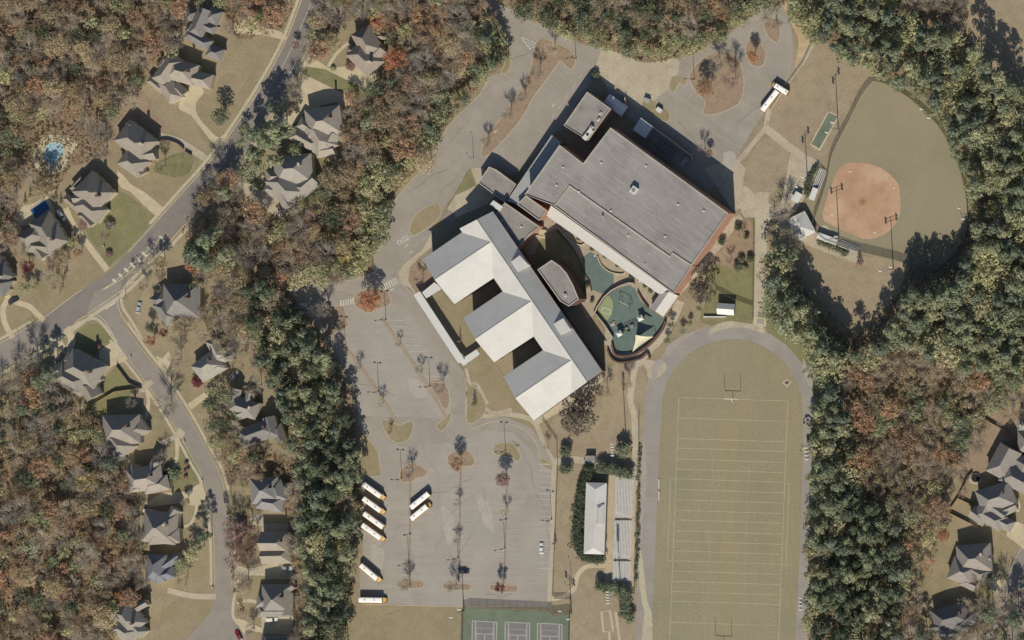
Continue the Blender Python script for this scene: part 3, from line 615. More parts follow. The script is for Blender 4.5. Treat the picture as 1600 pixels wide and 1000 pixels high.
stripes(fl[-3:], 0.22, M_field_line, 5, 'field_lines')
hm = []
for y in np.arange(700, 940, 3.2):
    for fx in (0.335, 0.665):
        xx = lx(y)+(rx(y)-lx(y))*fx; hm.append(((xx-0.9, y+fx*6), (xx+0.9, y+fx*6)))
stripes(hm, 0.16, M_field_line, 5, 'field_lines')
sheet('long_jump_pit', [(1222,598),(1229,592),(1237,597),(1230,605)], M_kerb, 5); sheet('long_jump_pit', [(1225.5,598),(1229.5,594.5),(1234,597.5),(1229.5,601.5)], M_brickd, 6)
sheet('path', [(1178,494),(1197,496),(1197,510),(1190,513),(1176,506)], M_conc, 5); sheet('path', [(1183,498),(1194,499),(1194,507),(1183,505)], M_asph, 6)

for p_ in ([(1003,700),(1007,690),(1010,740),(1006,800),(1001,850),(1000,780)], [(1255,560),(1262,575),(1270,600),(1264,602),(1256,585)], [(1040,545),(1060,528),(1085,516),(1080,524),(1058,540),(1044,556)], [(1018,575),(1030,560),(1036,566),(1028,580),(1020,596)], [(998,860),(1004,870),(1010,930),(1018,960),(1010,965),(1000,920)]):
    sheet('worn_patch', p_, M_conc2 if p_[0][0] > 1100 else M_kerb, 4, True, 0.5) if p_[0][0] < 1020 and p_[0][1] > 850 else sheet('worn_patch', p_, noise_mat('scuffed_track_mat', ['#aaa195', '#b0a79a', '#a49b90'], 0.1, 0.3, 2, fineamt=0.12), 4, True, 0.5)
def goal_post(px, py, ry, label):
    t = thing('goal_post', label, 'goal post', (*G(px, py), 0), math.radians(-2))
    m = MB(); m.tube((0, -1.2, 0), (0, -1.2, 2.4), 0.14, n=8); m.tube((0, -1.2, 2.4), (0, 0, 3.05), 0.13, n=8); m.build('gooseneck', M_white, t)
    m = MB(); m.tube((-3.6, 0, 3.05), (3.6, 0, 3.05), 0.11, n=8); m.build('crossbar', M_white, t)
    for s in (-1, 1):
        m = MB(); m.tube((3.6*s, 0, 3.05), (3.6*s, 0, 9.8), 0.09, n=8); m.build('upright', M_white, t)
goal_post(1146, 623, 0, 'white goal post on the end line under the top curve of the track')
goal_post(1132, 1006, 0, 'white goal post at the lower end of the football field')
stripes([((1129, 623.5), (1154, 624.5))], 0.4, M_field_line, 6, 'field_lines')
for py_, w_ in ((756, 'upper'), (775, 'lower')):
    t = thing('team_bench', 'long pale team bench beside the left lane of the track, %s of two' % w_, 'bench', (*G(1030, py_), 0), 0, 'team benches beside the track')
    m = MB(); m.box(0, 0, 0.45, 0.6, 4.2, 0.06); m.build('seat', M_bench, t); m = MB(); m.box(0.32, 0, 0.75, 0.05, 4.2, 0.35); m.build('backrest', M_bench, t)
    for y in (-1.6, 0, 1.6): m = MB(); m.box(0, y, 0.21, 0.4, 0.1, 0.42); m.build('leg', M_steel, t)

# tall sports lights
def tall_light(px, py, h, label, nlamp=6, arm=None, ang=90, seed=0, group='tall sports floodlights'):
    t = thing('floodlight_pole', label, 'light pole', (*G(px, py), 0), 0, group)
    m = MB(); m.tube((0, 0, 0), (0, 0, h), 0.24, 0.12, n=8); m.build('pole', M_steel, t)
    m = MB(); a = math.radians(ang); L_ = 2.8; dx, dy = math.cos(a)*L_, math.sin(a)*L_
    for z in (h-0.3, h-1.6): m.tube((-dx, -dy, z), (dx, dy, z), 0.09, n=6)
    m.build('cross_arm', M_steel, t)
    for k in range(nlamp):
        u = (k % (nlamp//2))/(nlamp//2-1)*1.8-0.9; z = h-0.3 if k < nlamp//2 else h-1.6
        m = MB(); m.tube((dx*u+0.3, dy*u, z-0.25), (dx*u-0.15, dy*u, z+0.75), 0.45, 0.28, n=10); m.build('floodlight', M_white, t)
    return t
tall_light(979, 700, 26, 'tall floodlight with a bank of white lamps beside the round evergreen above the stands', 10, ang=90)
tall_light(972, 928, 26, 'tall floodlight with white lamps over the hedge at the lower end of the stands', 10, ang=90)
tall_light(1277, 706, 24, 'tall floodlight at the pine edge beside the upper right lane of the track', 8, ang=90)
tall_light(1268, 938, 24, 'tall floodlight at the pine edge beside the lower right lane of the track', 8, ang=90)
tall_light(1310, 202, 21, 'tall floodlight at the corner of the green batting cage', 4, ang=60)
tall_light(1262, 286, 19, 'tall floodlight behind the bleachers left of the ball field', 4, ang=60)
tall_light(1311, 374, 20, 'tall floodlight behind home plate next to the white dugout roof', 4, ang=20)
tall_light(1396, 421, 20, 'tall floodlight on the brown lawn below the right foul line fence', 4, ang=20)
tall_light(1512, 335, 18, 'tall floodlight on the outfield fence in front of the pines', 4, ang=110)
tall_light(1456, 180, 18, 'tall floodlight on the far curve of the outfield fence', 4, ang=130)
tall_light(725, 955, 15, 'floodlight at the upper left corner of the tennis courts', 4, ang=45)
tall_light(893, 958, 14, 'floodlight at the upper right corner of the tennis courts', 4, ang=135)
# car park lamps
def lot_lamp(px, py, label, h=11.0, ang=0):
    t = thing('car_park_lamp', label, 'light pole', (*G(px, py), 0), math.radians(ang), 'car park lamps')
    m = MB(); m.tube((0, 0, 0), (0, 0, 0.7), 0.32, n=8); m.build('concrete_foot', M_conc, t)
    m = MB(); m.tube((0, 0, 0.7), (0, 0, h), 0.13, 0.08, n=8); m.build('pole', M_darksteel, t)
    m = MB(); m.tube((-0.9, 0, h-0.05), (0.9, 0, h-0.05), 0.06, n=6); m.build('arm', M_darksteel, t)
    for s in (-1, 1):
        m = MB(); m.box(s*1.3, 0, h, 0.95, 0.5, 0.22); m.build('lamp_head', M_darksteel, t)
LL = [((672,604),'first diagonal row from the white canopy, below the large island'),((603,500),'below the rust-leaved tree at the head of the diagonal rows'),((540,540),'at the top of the left diagonal row'),((592,612),'in the middle of the left diagonal row'),
      ((639,880),'in the left upright row above the lower left island'),((716,872),'in the middle upright row near the parked dark car'),((789,857),'in the right upright row of the lower car park'),((862,812),'on the pavement right of the lower car park'),((790,705),'on the curved island of the lower car park'),
      ((628,748),'on the rust island nearest the row of buses'),((900,92),'by the kerb tip of the upper car park island'),((1085,125),'on the round leafy island by the red tree'),((740,245),'in the bend at the left of the school entrance'),((925,690),'on the lawn right of the large oak') ]
for (p_, d_) in LL[:12]: lot_lamp(*p_, 'dark twin-headed car park lamp '+d_, 11, R.uniform(-20, 20))
def street_pole(px, py, label, h=8):
    t = thing('street_lamp', label, 'street lamp', (*G(px, py), 0)); m = MB(); m.tube((0, 0, 0), (0, 0, h), 0.12, 0.07); m.build('pole', M_darksteel, t)
    m = MB(); m.tube((0, 0, h), (-0.6, 1.4, h+0.2), 0.05); m.build('arm', M_darksteel, t); m = MB(); m.box(-0.7, 1.6, h+0.2, 0.3, 0.7, 0.15); m.build('lamp_head', M_darksteel, t)
street_pole(197, 466, 'dark street lamp on the corner verge where the side street begins'); street_pole(31, 553, 'dark street lamp beside the main road at the left edge of the frame'); street_pole(893, 913, 'dark lamp beside the curving concrete path', 9)
street_pole(740, 246, 'dark lamp at the road bend above the two green beds', 8)

# ================================================================ STANDS, PRESS BOX
sheet('concrete_slab', [(948,742),(994,744),(990,925),(984,930),(944,925),(946,860)], noise_mat('sandy_concrete_mat', ['#bfae90', '#c6b698', '#b5a588'], 0.1, 0.4, 2, fineamt=0.12), 4)
t = thing('bleachers', 'long aluminium grandstand facing the football field beside the track', 'bleachers', (0, 0, 0))
for (y0, y1) in ((741, 809), (813, 873), (877, 908)):
    xs0 = 962-(y0-741)*0.03; nrow = 12
    fr = MB()
    for i in range(nrow):
        z = 2.3-i*0.19
        a = P(xs0+1+i*2.35, y0, z); b = P(xs0+1+i*2.35-(y1-y0)*0.03, y1, z)
        m = MB(); wallrun(m, [a, b], 0.34, z+0.30, z+0.36, world=True); m.build('bench', M_bench, t)
        m = MB(); a2 = (a[0]+0.36, a[1]); b2 = (b[0]+0.36, b[1]); wallrun(m, [a2, b2], 0.24, z+0.02, z+0.06, world=True); m.build('footboard', M_bench, t)
    for k in range(4):
        yy = y0+(y1-y0)*k/3; a = P(xs0+1, yy, 2.3); b = P(xs0+1+11*2.35, yy, 0.4)
        fr.tube((a[0], a[1], 2.2), (b[0], b[1], 0.3), 0.05); fr.tube((a[0], a[1], 0), (a[0], a[1], 3.2), 0.05); fr.tube((b[0], b[1], 0), (b[0], b[1], 0.4), 0.05)
    a = P(xs0, y0, 2.3); b = P(xs0-(y1-y0)*0.03, y1, 2.3); fr.tube((a[0], a[1], 3.2), (b[0], b[1], 3.2), 0.05)
    fr.build('frame', M_steel, t)

def hip_roof(mb, c, L, W, ang, ze, rise, ends='hh', k=0.5, mi=0, thick=0.18):
    """solid roof: eave rectangle L x W centred at c, rotated; ridge along L. returns nothing"""
    ca, sa = math.cos(ang), math.sin(ang)
    def w(x, y, z): return (c[0]+x*ca-y*sa, c[1]+x*sa+y*ca, z)
    e0 = L/2-(W*k if ends[0] == 'h' else 0); e1 = L/2-(W*k if ends[1] == 'h' else 0)
    e0 = max(e0, 0.02*L); e1 = max(e1, 0.02*L)
    zt = ze+rise
    A_, B_, C_, D_ = w(-L/2, -W/2, ze), w(L/2, -W/2, ze), w(L/2, W/2, ze), w(-L/2, W/2, ze)
    a, b, c_, d = w(-L/2, -W/2, ze-thick), w(L/2, -W/2, ze-thick), w(L/2, W/2, ze-thick), w(-L/2, W/2, ze-thick)
    r0, r1 = w(-e0, 0, zt), w(e1, 0, zt)
    mb.face([A_, B_, r1, r0], mi); mb.face([C_, D_, r0, r1], mi); mb.face([B_, C_, r1], mi); mb.face([D_, A_, r0], mi)
    for q in ((a, b, B_, A_), (b, c_, C_, B_), (c_, d, D_, C_), (d, a, A_, D_)): mb.face(q, mi)
    mb.face([d, c_, b, a], mi)

t = thing('press_box', 'long white metal roofed press box between its hedge and the stands', 'press box', (0, 0, 0))
c_ = P(930, 810, 5.0)
m = MB(); m.box(c_[0], c_[1], 2.45, 8.2, 30.4, 4.9, math.radians(-2)); m.build('wall', M_beige, t)
m = MB(); hip_roof(m, c_, 31.8, 9.2, math.radians(88), 5.0, 1.5, 'hh', 0.32); rf = m.build('roof', M_metal, t)
m = MB(); q = P(936, 803, 6.5); hip_roof(m, q, 9.0, 4.0, math.radians(88), 5.9, 1.3, 'gh', 0.5); m.build('dormer', M_metal, rf)
for i in range(6):
    q = (c_[0]+4.12, c_[1]-12+i*4.8); m = MB(); m.box(q[0], q[1], 3.2, 0.12, 2.6, 1.3, math.radians(-2)); m.build('window', M_glass, t)
# small ticket kiosk by the round bushes
t = thing('ticket_booth', 'small pinkish flat roofed booth on the path above the press box', 'booth', (0, 0, 0)); c_ = P(922, 718, 2.6)
m = MB(); m.box(c_[0], c_[1], 1.25, 3.6, 2.6, 2.5); m.build('wall', M_brick, t); m = MB(); m.box(c_[0], c_[1], 2.6, 4.3, 3.4, 0.2); m.build('roof', M_flat2, t)

# ================================================================ TENNIS COURTS
sheet('tennis_court', [(724,951),(735,950),(858,956),(864,962),(890,958),(888,1045),(722,1045)], M_court, 5)
for x0 in (738, 789.5, 840):
    dy = (x0-738)*0.035; sheet('tennis_court', [(x0,970+dy),(x0+38.5,972+dy),(x0+37.5,1045),(x0-0.5,1045)], M_courtb, 6)
    L_ = [((x0,970+dy),(x0+38.5,972+dy)), ((x0,970+dy),(x0-1,1045)), ((x0+38.5,972+dy),(x0+37.5,1045)), ((x0+5,970+dy),(x0+4.5,1045)), ((x0+34,971+dy),(x0+33.5,1045)), ((x0+5,990+dy),(x0+34,991+dy)), ((x0+19.3,990+dy),(x0+19,1045))]
    stripes(L_, 0.24, M_line, 7, 'court_lines'); stripes([((x0+7,981+dy),(x0+32,982+dy)), ((x0+7,981+dy),(x0+7,1040)), ((x0+32,982+dy),(x0+32,1040))], 0.10, M_line, 7, 'court_lines')
    nt_ = thing('tennis_net', 'dark tennis net across the %s court' % {738: 'leftmost', 789.5: 'middle', 840: 'rightmost'}[x0], 'tennis net', (*G(x0+19, 1012), 0))
    for s in (-1, 1):
        m = MB(); m.tube((s*6.2, 0, 0), (s*6.2, 0, 1.07), 0.06); m.build('post', M_darksteel, nt_)
    m = MB(); m.box(0, 0, 0.55, 12.3, 0.03, 0.9); m.build('net', M_black, nt_); m = MB(); m.box(0, 0, 1.02, 12.3, 0.06, 0.07); m.build('tape', M_white, nt_)

# chain link fences
mf, tf, bf = newmat('chain_link_mat'); setspec(bf, 0.6, 0.3, 0.5); bf.inputs['Base Color'].default_value = A('#6f6b64')
tr = tf.nodes.new('ShaderNodeBsdfTransparent'); mxs = tf.nodes.new('ShaderNodeMixShader'); mxs.inputs[0].default_value = 0.30
tf.links.new(tr.outputs[0], mxs.inputs[1]); tf.links.new(bf.outputs[0], mxs.inputs[2]); tf.links.new(mxs.outputs[0], tf.nodes['Material Output'].inputs[0]); M_chain = mf
post_me = {}
def fence(label, pts, h=2.4, step=3.6, closed=False, smooth=False, mat=None, name='chain_link_fence', mpost=None, cat='fence', th=0.03):
    q = cat_rom(pts, closed, 5) if smooth else list(pts)
    w = [G(*p) for p in q]; t = thing(name, label, cat, (0, 0, 0))
    m = MB(); wallrun(m, w, th, 0.05, h-0.05, closed, world=True); m.build('mesh_panel' if mat is None else 'board_panel', mat or M_chain, t)
    if mat is None:
        m = MB()
        for i in range(len(w)-(0 if closed else 1)): a, b = w[i], w[(i+1) % len(w)]; m.tube((*a, h), (*b, h), 0.035, n=5, cap=False)
        m.build('top_rail', M_steel, t)
    if h not in post_me:
        mm = MB(); mm.tube((0, 0, 0), (0, 0, h+0.08), 0.05, n=6); oo = mm.build('fence_post', mpost or M_steel); post_me[h] = oo.data; bpy.data.objects.remove(oo)
    acc = 0.0
    for i in range(len(w)-(0 if closed else 1)):
        a, b = w[i], w[(i+1) % len(w)]; d = math.hypot(b[0]-a[0], b[1]-a[1])
        while acc <= d:
            o = bpy.data.objects.new('fence_post', post_me[h]); COL.objects.link(o); o.parent = t; o.location = (a[0]+(b[0]-a[0])*acc/d, a[1]+(b[1]-a[1])*acc/d, 0); acc += step
        acc -= d
    return t
fence('tall dark chain link fence enclosing the tennis courts', [(722,1045),(724,952),(734,948),(860,954),(866,960),(891,957),(889,1045)], 3.3, 3.4)
fence('chain link fence on the path around the little square beside the tennis courts', [(866,935),(893,936),(893,957)], 2.4)
BALL = [(1276,362),(1272,345),(1283,310),(1292,280),(1300,240),(1325,190),(1345,150),(1363,127)]
ARC = [(1363,127),(1382,130),(1402,140),(1420,152),(1445,172),(1468,198),(1485,225),(1498,258),(1508,290),(1513,325),(1512,350),(1507,375),(1490,400),(1460,425)]
fence('low chain link backstop and left foul line fence of the ball field', BALL, 3.0, 4.0, smooth=True)
fence('curved chain link outfield fence in front of the pines', ARC, 2.2, 4.0, smooth=True)
fence('chain link fence along the right foul line below the infield', [(1276,362),(1290,375),(1340,392),(1400,406),(1430,416),(1460,425)], 3.4, 4.0)
fence('chain link fence around the track curve below the woods', [(1185,495),(1206,500),(1235,520),(1258,545),(1272,575),(1278,610)], 2.0, 4.0, smooth=True)
fence('chain link fence between the shed lawn and the garden', [(1118,452),(1147,467),(1177,478)], 2.0); fence('straight chain link fence left of the service track', [(1178,345),(1178,400),(1177,475),(1177,500)], 1.8)
fence('chain link fence from the school corner along the lawn right of the car park', [(848,655),(871,688),(872,725),(869,800),(866,870),(864,930)], 1.5, 5)
fence('chain link fence between the stands and the track', [(999,640),(998,760),(995,850),(991,930)], 1.5, 5)
fence('chain link fence on the kerb above the brown play lawn', [(1268,68),(1255,97),(1229,132),(1203,172)], 1.5, 5)
# wooden yard fences
for l_, p_ in (('weathered board fence along the lawn above the shaded house', [(140,636),(180,612),(222,606)]), ('weathered board fence running down beside the small front lawn', [(183,571),(203,598),(222,607)]),
               ('tan board fence closing the two back lawns in the lower right', [(1482,800),(1497,778),(1513,745),(1520,738)]), ('low board fence between the two back lawns', [(1497,778),(1522,790)]),
               ('board fence below the back lawns beside the shadowed house', [(1482,800),(1516,817),(1528,824)]), ('board fence around the brick-coloured yard', [(1530,648),(1548,660),(1570,672),(1578,676)]),
               ('board fence along the yard below the long driveway house', [(212,866),(234,868)])):
    fence(l_, p_, 1.9, 2.4, mat=M_wood, name='wooden_fence', mpost=M_wood, th=0.06)
# brick retaining wall by the curved driveway
def wall_thing(label, pts, w, h, mat, smooth=True, name='garden_wall', cat='wall', z0=0.0, cap=None):
    m = MB(); wallrun(m, pts, w, z0, h, False, smooth, mtop=1 if cap else None); o = m.build(name, [mat, cap] if cap else mat); return tag(o, label, cat)
wall_thing('dark curved retaining wall above the upper left front lawn', [(250,220),(262,219),(278,224),(288,232)], 0.5, 1.5, M_brickd); wall_thing('short dark retaining wall end by the main road driveway', [(290,236),(300,242)], 0.5, 1.4, M_brickd)

# ================================================================ BALL FIELD
sheet('outfield', [(1276,365),(1272,345),(1283,310),(1292,280),(1302,238),(1326,190),(1346,150),(1363,128),(1382,131),(1420,153),(1468,199),(1498,258),(1513,325),(1508,375),(1480,410),(1440,418),(1400,408),(1340,394),(1290,377)], M_outfield, 2)
sheet('track_edge', [(1363,120),(1402,132),(1425,148),(1450,168),(1475,200),(1492,230),(1506,262),(1518,300),(1522,330),(1513,330),(1498,258),(1468,199),(1420,153),(1382,131)], M_green, 3)
sheet('infield', [(1290,346),(1286,338),(1289,320),(1295,300),(1303,280),(1311,263),(1325,255),(1345,254),(1365,258),(1385,268),(1402,285),(1406,300),(1407,322),(1404,340),(1395,356),(1380,367),(1362,373),(1345,372),(1325,363),(1305,354)], M_dirt, 3, True, 0.2)
sheet('home_plate_circle', [(1285,330),(1294,334),(1300,342),(1296,348),(1288,345)], M_dirt, 4, True)
for x_, y_, r_ in ((1348, 315, 6.5), ):
    sheet('pitching_circle', [(x_+r_*math.cos(a), y_+r_*math.sin(a)) for a in np.linspace(0, 6.0, 14)], noise_mat('mound_clay_mat', ['#b0845f', '#a97f5f', '#b58a6a'], 0.2, 0.6, 2), 4, True)
sheet('pitching_circle', [(1348+3*math.cos(a), 315+3*math.sin(a)) for a in np.linspace(0, 6, 12)], M_green, 5, True)
for i, (x_, y_, l_) in enumerate(((1328,268,'white base at the upper left corner of the clay infield'),(1397,294,'white base at the right of the clay infield'),(1367,363,'white base at the bottom of the clay infield'),(1300,335,'white home plate at the left tip of the clay infield'))):
    m = MB(); m.box(0, 0, 0.22, 0.9, 0.6, 0.08); o = m.build('base', M_white); o.location = (*G(x_, y_), 0); tag(o, l_, 'base')
strip('bullpen', [(1362,300),(1366,300)], 0.1, M_line, 6) if False else None
sheet('batting_cage_floor', [(1294,173),(1312,181),(1281,236),(1265,226)], M_conc, 4); sheet('batting_cage_floor', [(1295,176),(1309,182),(1280,232),(1268,225)], M_court, 5)
t = thing('batting_cage', 'green floored batting cage on the brown lawn left of the outfield', 'batting cage', (0, 0, 0))
m = MB(); cg = [(1295,176),(1309,182),(1280,232),(1268,225)]
for p_ in cg+[(1281,200),(1295,207)]: q = G(*p_); m.tube((*q, 0), (*q, 3.4), 0.06)
m.build('frame', M_steel, t); m = MB(); wallrun(m, cg, 0.02, 3.38, 3.42, True); m.build('top_cable', M_darksteel, t)
def bleach(name, label, px, py, L, nrow, ang, cat='bleachers', roof=False):
    t = thing(name, label, cat, (*G(px, py), 0), math.radians(ang))
    m = MB()
    for k in range(3):
        x = -L/2+0.2+k*(L-0.4)/2; m.tube((x, -nrow*0.35, 0.3), (x, nrow*0.35, 0.3+nrow*0.35), 0.05); m.tube((x, nrow*0.35, 0), (x, nrow*0.35, 1.0+nrow*0.35), 0.05)
    m.build('frame', M_steel, t)
    for i in range(nrow):
        m = MB(); m.box(0, -nrow*0.35+i*0.7+0.1, 0.45+i*0.35, L, 0.30, 0.05); m.build('bench', M_bench, t)
        m = MB(); m.box(0, -nrow*0.35+i*0.7-0.2, 0.12+i*0.35, L, 0.22, 0.04); m.build('footboard', M_steel, t)
    return t
bleach('bleachers', 'small aluminium bleachers beside the left foul line fence', 1281, 279, 9.0, 5, 68); bleach('bleachers', 'small aluminium bleachers on the walk below the dugout roof', 1328, 386, 9.5, 5, 160)
sheet('sidewalk', [(1290,352),(1340,392),(1345,402),(1300,390),(1275,380),(1262,370),(1255,355)], M_conc2, 4)
def gable_box(name, label, cat, px, py, L, W, ang, eh, rise, wallm, roofm, ends='gg', over=0.4, flat=False):
    t = thing(name, label, cat, (0, 0, 0)); c = P(px, py, eh+0.2)
    m = MB(); a = math.radians(ang); m.box(c[0], c[1], (eh-0.2)/2, L-2*over, W-2*over, eh-0.2, a)
    if not flat:
        for s, e in ((-1, ends[0]), (1, ends[1])):
            if e == 'g':
                x = s*(L/2-over-0.03); pts = [(x, -W/2+over, eh-0.2), (x, W/2-over, eh-0.2), (x, 0, eh+rise-0.15-rise*2*over/W)]
                m.face([(c[0]+p[0]*math.cos(a)-p[1]*math.sin(a), c[1]+p[0]*math.sin(a)+p[1]*math.cos(a), p[2]) for p in (pts if s > 0 else pts[::-1])])
    m.build('wall', wallm, t)
    m = MB()
    if flat: m.box(c[0], c[1], eh, L, W, 0.25, a)
    else: hip_roof(m, c, L, W, a, eh, rise, ends)
    m.build('roof', roofm, t)
    m = MB(); m.box(c[0]+math.sin(a)*(W/2-over), c[1]-math.cos(a)*(W/2-over), 1.05, 1.0, 0.1, 2.1, a); m.build('door', M_darksteel, t)
    return t
gable_box('concession_stand', 'white and grey gabled concession stand behind home plate', 'building', 1252, 353, 10.5, 9.0, -62, 3.2, 2.0, M_beige, M_metal, 'gh')
gable_box('dugout', 'white roofed dugout left of the infield', 'dugout', 1271, 303, 5.6, 2.6, 70, 2.4, 0.3, M_beige, M_canopy, flat=True)
gable_box('dugout', 'long white roofed dugout below the infield', 'dugout', 1292, 373, 9.0, 2.8, -20, 2.4, 0.3, M_beige, M_canopy, flat=True)
gable_box('storage_shed', 'small white roofed shed on the gravel left of the ball field', 'shed', 1245, 308, 4.4, 3.4, 60, 2.4, 0.3, M_beige, M_canopy, flat=True)
gable_box('storage_shed', 'white and dark shed on the lawn above the track curve', 'shed', 1134, 483, 7.6, 5.0, -4, 3.6, 1.6, M_wood, M_white, 'gg')
m = MB(); wallrun(m, [(1100,495),(1135,495)], 0.5, 0, 1.1); tag(m.build('low_wall', M_canopy), 'long low white wall in front of the shed above the track', 'wall')
for (x_, y_, a_) in ((1010, 157, -20), (1029, 172, -35)):
    t = thing('dumpster', 'pale %s on the paved corner behind the school' % ('open topped skip, upper one,' if x_ < 1020 else 'lidded skip, lower one,'), 'dumpster', (*G(x_+2, y_), 0), math.radians(a_))
    m = MB(); m.box(0, 0, 0.9, 2.6, 1.9, 1.8); m.build('bin', M_greymetal, t); m = MB(); m.box(-0.6, 0, 1.86, 1.2, 2.0, 0.1); m.box(0.7, 0, 1.86, 1.2, 2.0, 0.1); m.build('lid', M_canopy if x_ > 1020 else M_greymetal, t)
m = MB(); wallrun(m, [(950,958),(952,980),(956,984)], 0.1, 0, 0.2) if False else None
kerb('planter_kerb', [(940,956),(953,953),(958,985),(943,987)], True, False, 1.1, 0.15)
strip('path', [(952,987),(955,1045)], 1.0, M_kerb, 5); strip('path', [(962,956),(968,1000),(971,1045)], 1.2, M_kerb, 5)
# ================================================================ SCHOOL
SCH = thing('school_building', 'large school of flat grey roofs and three parallel white gabled wings', 'school', (0, 0, 0))
def flat_block(pts, h, wallm=M_brick, roofm=M_flatroof, coping=True, name='roof', z0=0.0, cop_h=0.5):
    w = [P(x, y, h) for x, y in pts]
    m = MB(); m.prism(w, z0, h-0.05); m.build('wall', wallm, SCH)
    n = len(w); cx = sum(p[0] for p in w)/n; cy = sum(p[1] for p in w)/n
    m = MB(); m.prism(w, h-0.045, h+0.1); rf = m.build(name, roofm, SCH)
    if coping:
        m = MB(); wallrun(m, w, 0.45, h+0.1, h+0.1+cop_h, True, world=True); m.build('parapet', M_coping, rf)
    return rf
U = [(875,227),(912,256),(954,200),(1137,333),(1081,414),(1051,395),(1047,401),(890,290),(867,321),(821,304)]
LW = [(890,291),(1047,402),(1051,396),(1081,415),(1052,458),(867,322)]
rU = flat_block(U, 15.0); rL = flat_block(LW, 14.2)
flat_block([(918,144),(954,170),(919,219),(882,196)], 8.5, roofm=M_flat2); 
flat_block([(809,319),(822,306),(854,329),(843,344)], 8.8, roofm=M_flat2)
rM = flat_block([(789,317),(842,354),(828,366),(806,391),(772,341)], 8.6, roofm=M_flat2)
flat_block([(862,211),(877,223),(809,320),(792,314)], 6.2, roofm=M_greymetal, coping=False, name='side_roof')
flat_block([(765,261),(776,266),(806,288),(789,316),(748,285)], 5.2, roofm=M_flat2, name='entrance_roof')
flat_block([(841,421),(862.5,407),(875,416),(885,427),(895,445),(904,467),(889,478),(876,470)], 14.0, wallm=M_brickd, roofm=M_flat2, name='library_roof')
flat_block([(765,320),(771,313),(786,323),(781,330)], 9.4, roofm=M_canopy, coping=False, name='stair_tower')
flat_block([(861,321),(1052,459),(1029,459),(854,337)], 4.6, roofm=M_canopy, coping=False, name='canopy_roof', z0=4.2)
flat_block([(1001,184),(1020,198),(1008,216),(989,203)], 4.8, wallm=M_greymetal, roofm=M_canopy, coping=False, name='loading_roof')
# canopy posts
for i in range(14):
    t_ = (i+0.5)/14; q = P(856+(1031-856)*t_, 337+(459-337)*t_, 4.2); m = MB(); m.tube((q[0], q[1], 0), (q[0], q[1], 4.2), 0.12); m.build('canopy_post', M_white, SCH)
# gabled entry at the right end of the canopy
def gable_px(e0, e1, r0, r1, f0, f1, h, rh, roofm, wallm, name='wing_roof', parent=None, walls=True):
    """eave line e0-e1, ridge r0-r1, far eave f0-f1, all photo px"""
    par = parent or SCH
    E0, E1, F0, F1 = [(*P(*p, h), h) for p in (e0, e1, f0, f1)]; R0, R1 = [(*P(*p, rh), rh) for p in (r0, r1)]
    m = MB(); th = 0.25
    def low(p): return (p[0], p[1], p[2]-th)
    m.face([E0, E1, R1, R0]); m.face([R0, R1, F1, F0])
    m.face([low(R0), low(R1), low(E1), low(E0)]); m.face([low(F0), low(F1), low(R1), low(R0)])
    for a, b in ((E0, E1), (F1, F0), (E1, R1), (R1, F1), (R0, E0), (F0, R0)): m.face([low(a), low(b), b, a])
    o = m.build(name, roofm, par)
    if rh > 10:
        m = MB(); m.tube(R0, R1, 0.14, n=6); m.build('ridge_cap', M_coping, o)
    if walls:
        U_ = Vector((E1[0]-E0[0], E1[1]-E0[1])).normalized(); W_ = Vector((F0[0]-E0[0], F0[1]-E0[1])).normalized(); ov = 1.2 if rh > 10 else 0.3
        def inn(p, su, sw): return (p[0]+U_.x*su*ov*0.6+W_.x*sw*ov, p[1]+U_.y*su*ov*0.6+W_.y*sw*ov, p[2]-th-0.02)
        sl_ = (rh-h)/(math.hypot(F0[0]-E0[0], F0[1]-E0[1])/2)*ov
        e0_, e1_, f0_, f1_, r0_, r1_ = inn(E0, 1, 1), inn(E1, -1, 1), inn(F0, 1, -1), inn(F1, -1, -1), inn(R0, 1, 0), inn(R1, -1, 0)
        e0_, e1_, f0_, f1_ = [(q[0], q[1], q[2]+sl_*0.9) for q in (e0_, e1_, f0_, f1_)]; g = lambda p: (p[0], p[1], 0)
        m = MB(); m.face([g(e0_), g(e1_), e1_, e0_]); m.face([g(f1_), g(f0_), f0_, f1_]); m.face([g(f0_), g(e0_), e0_, r0_, f0_]); m.face([g(e1_), g(f1_), f1_, r1_, e1_])
        m.build('wall', wallm, par)
    return o
gable_px((1015,482),(1031,458),(1024,486),(1045,456),(1036,495),(1060,462), 3.8, 6.0, M_metal, M_brick, 'porch_roof')
EH, RH = 11.5, 16.8
sp = gable_px((770,330),(941,580),(745,343),(917,596),(718,357),(893,612), EH, RH, M_metal, M_brickd, 'spine_roof')
# three wings: west gable end north corner, ridge end, south corner and the far points on the spine ridge
for (n0, r0, s0, n1, r1, s1) in (((660,405),(679,437),(710,475),(748,345),(767,378),(796,418)), ((724,497),(742,530),(772,566),(808,440),(829,471),(858,510)), ((787,588),(805,622),(834,657),(871,532),(892,563),(917,597))):
    gable_px(n0, n1, r0, r1, s0, s1, EH-0.15, RH-0.25, M_metal, M_brickd)
# roof turrets on the spine
for p_, h_ in (([(797,410),(812,399),(826,414),(809,425)], 15.4), ([(865,506),(880,497),(891,514),(876,524)], 15.4)):
    flat_block(p_, h_, wallm=M_canopy, roofm=M_metal, coping=False, name='roof_turret', z0=12.0)
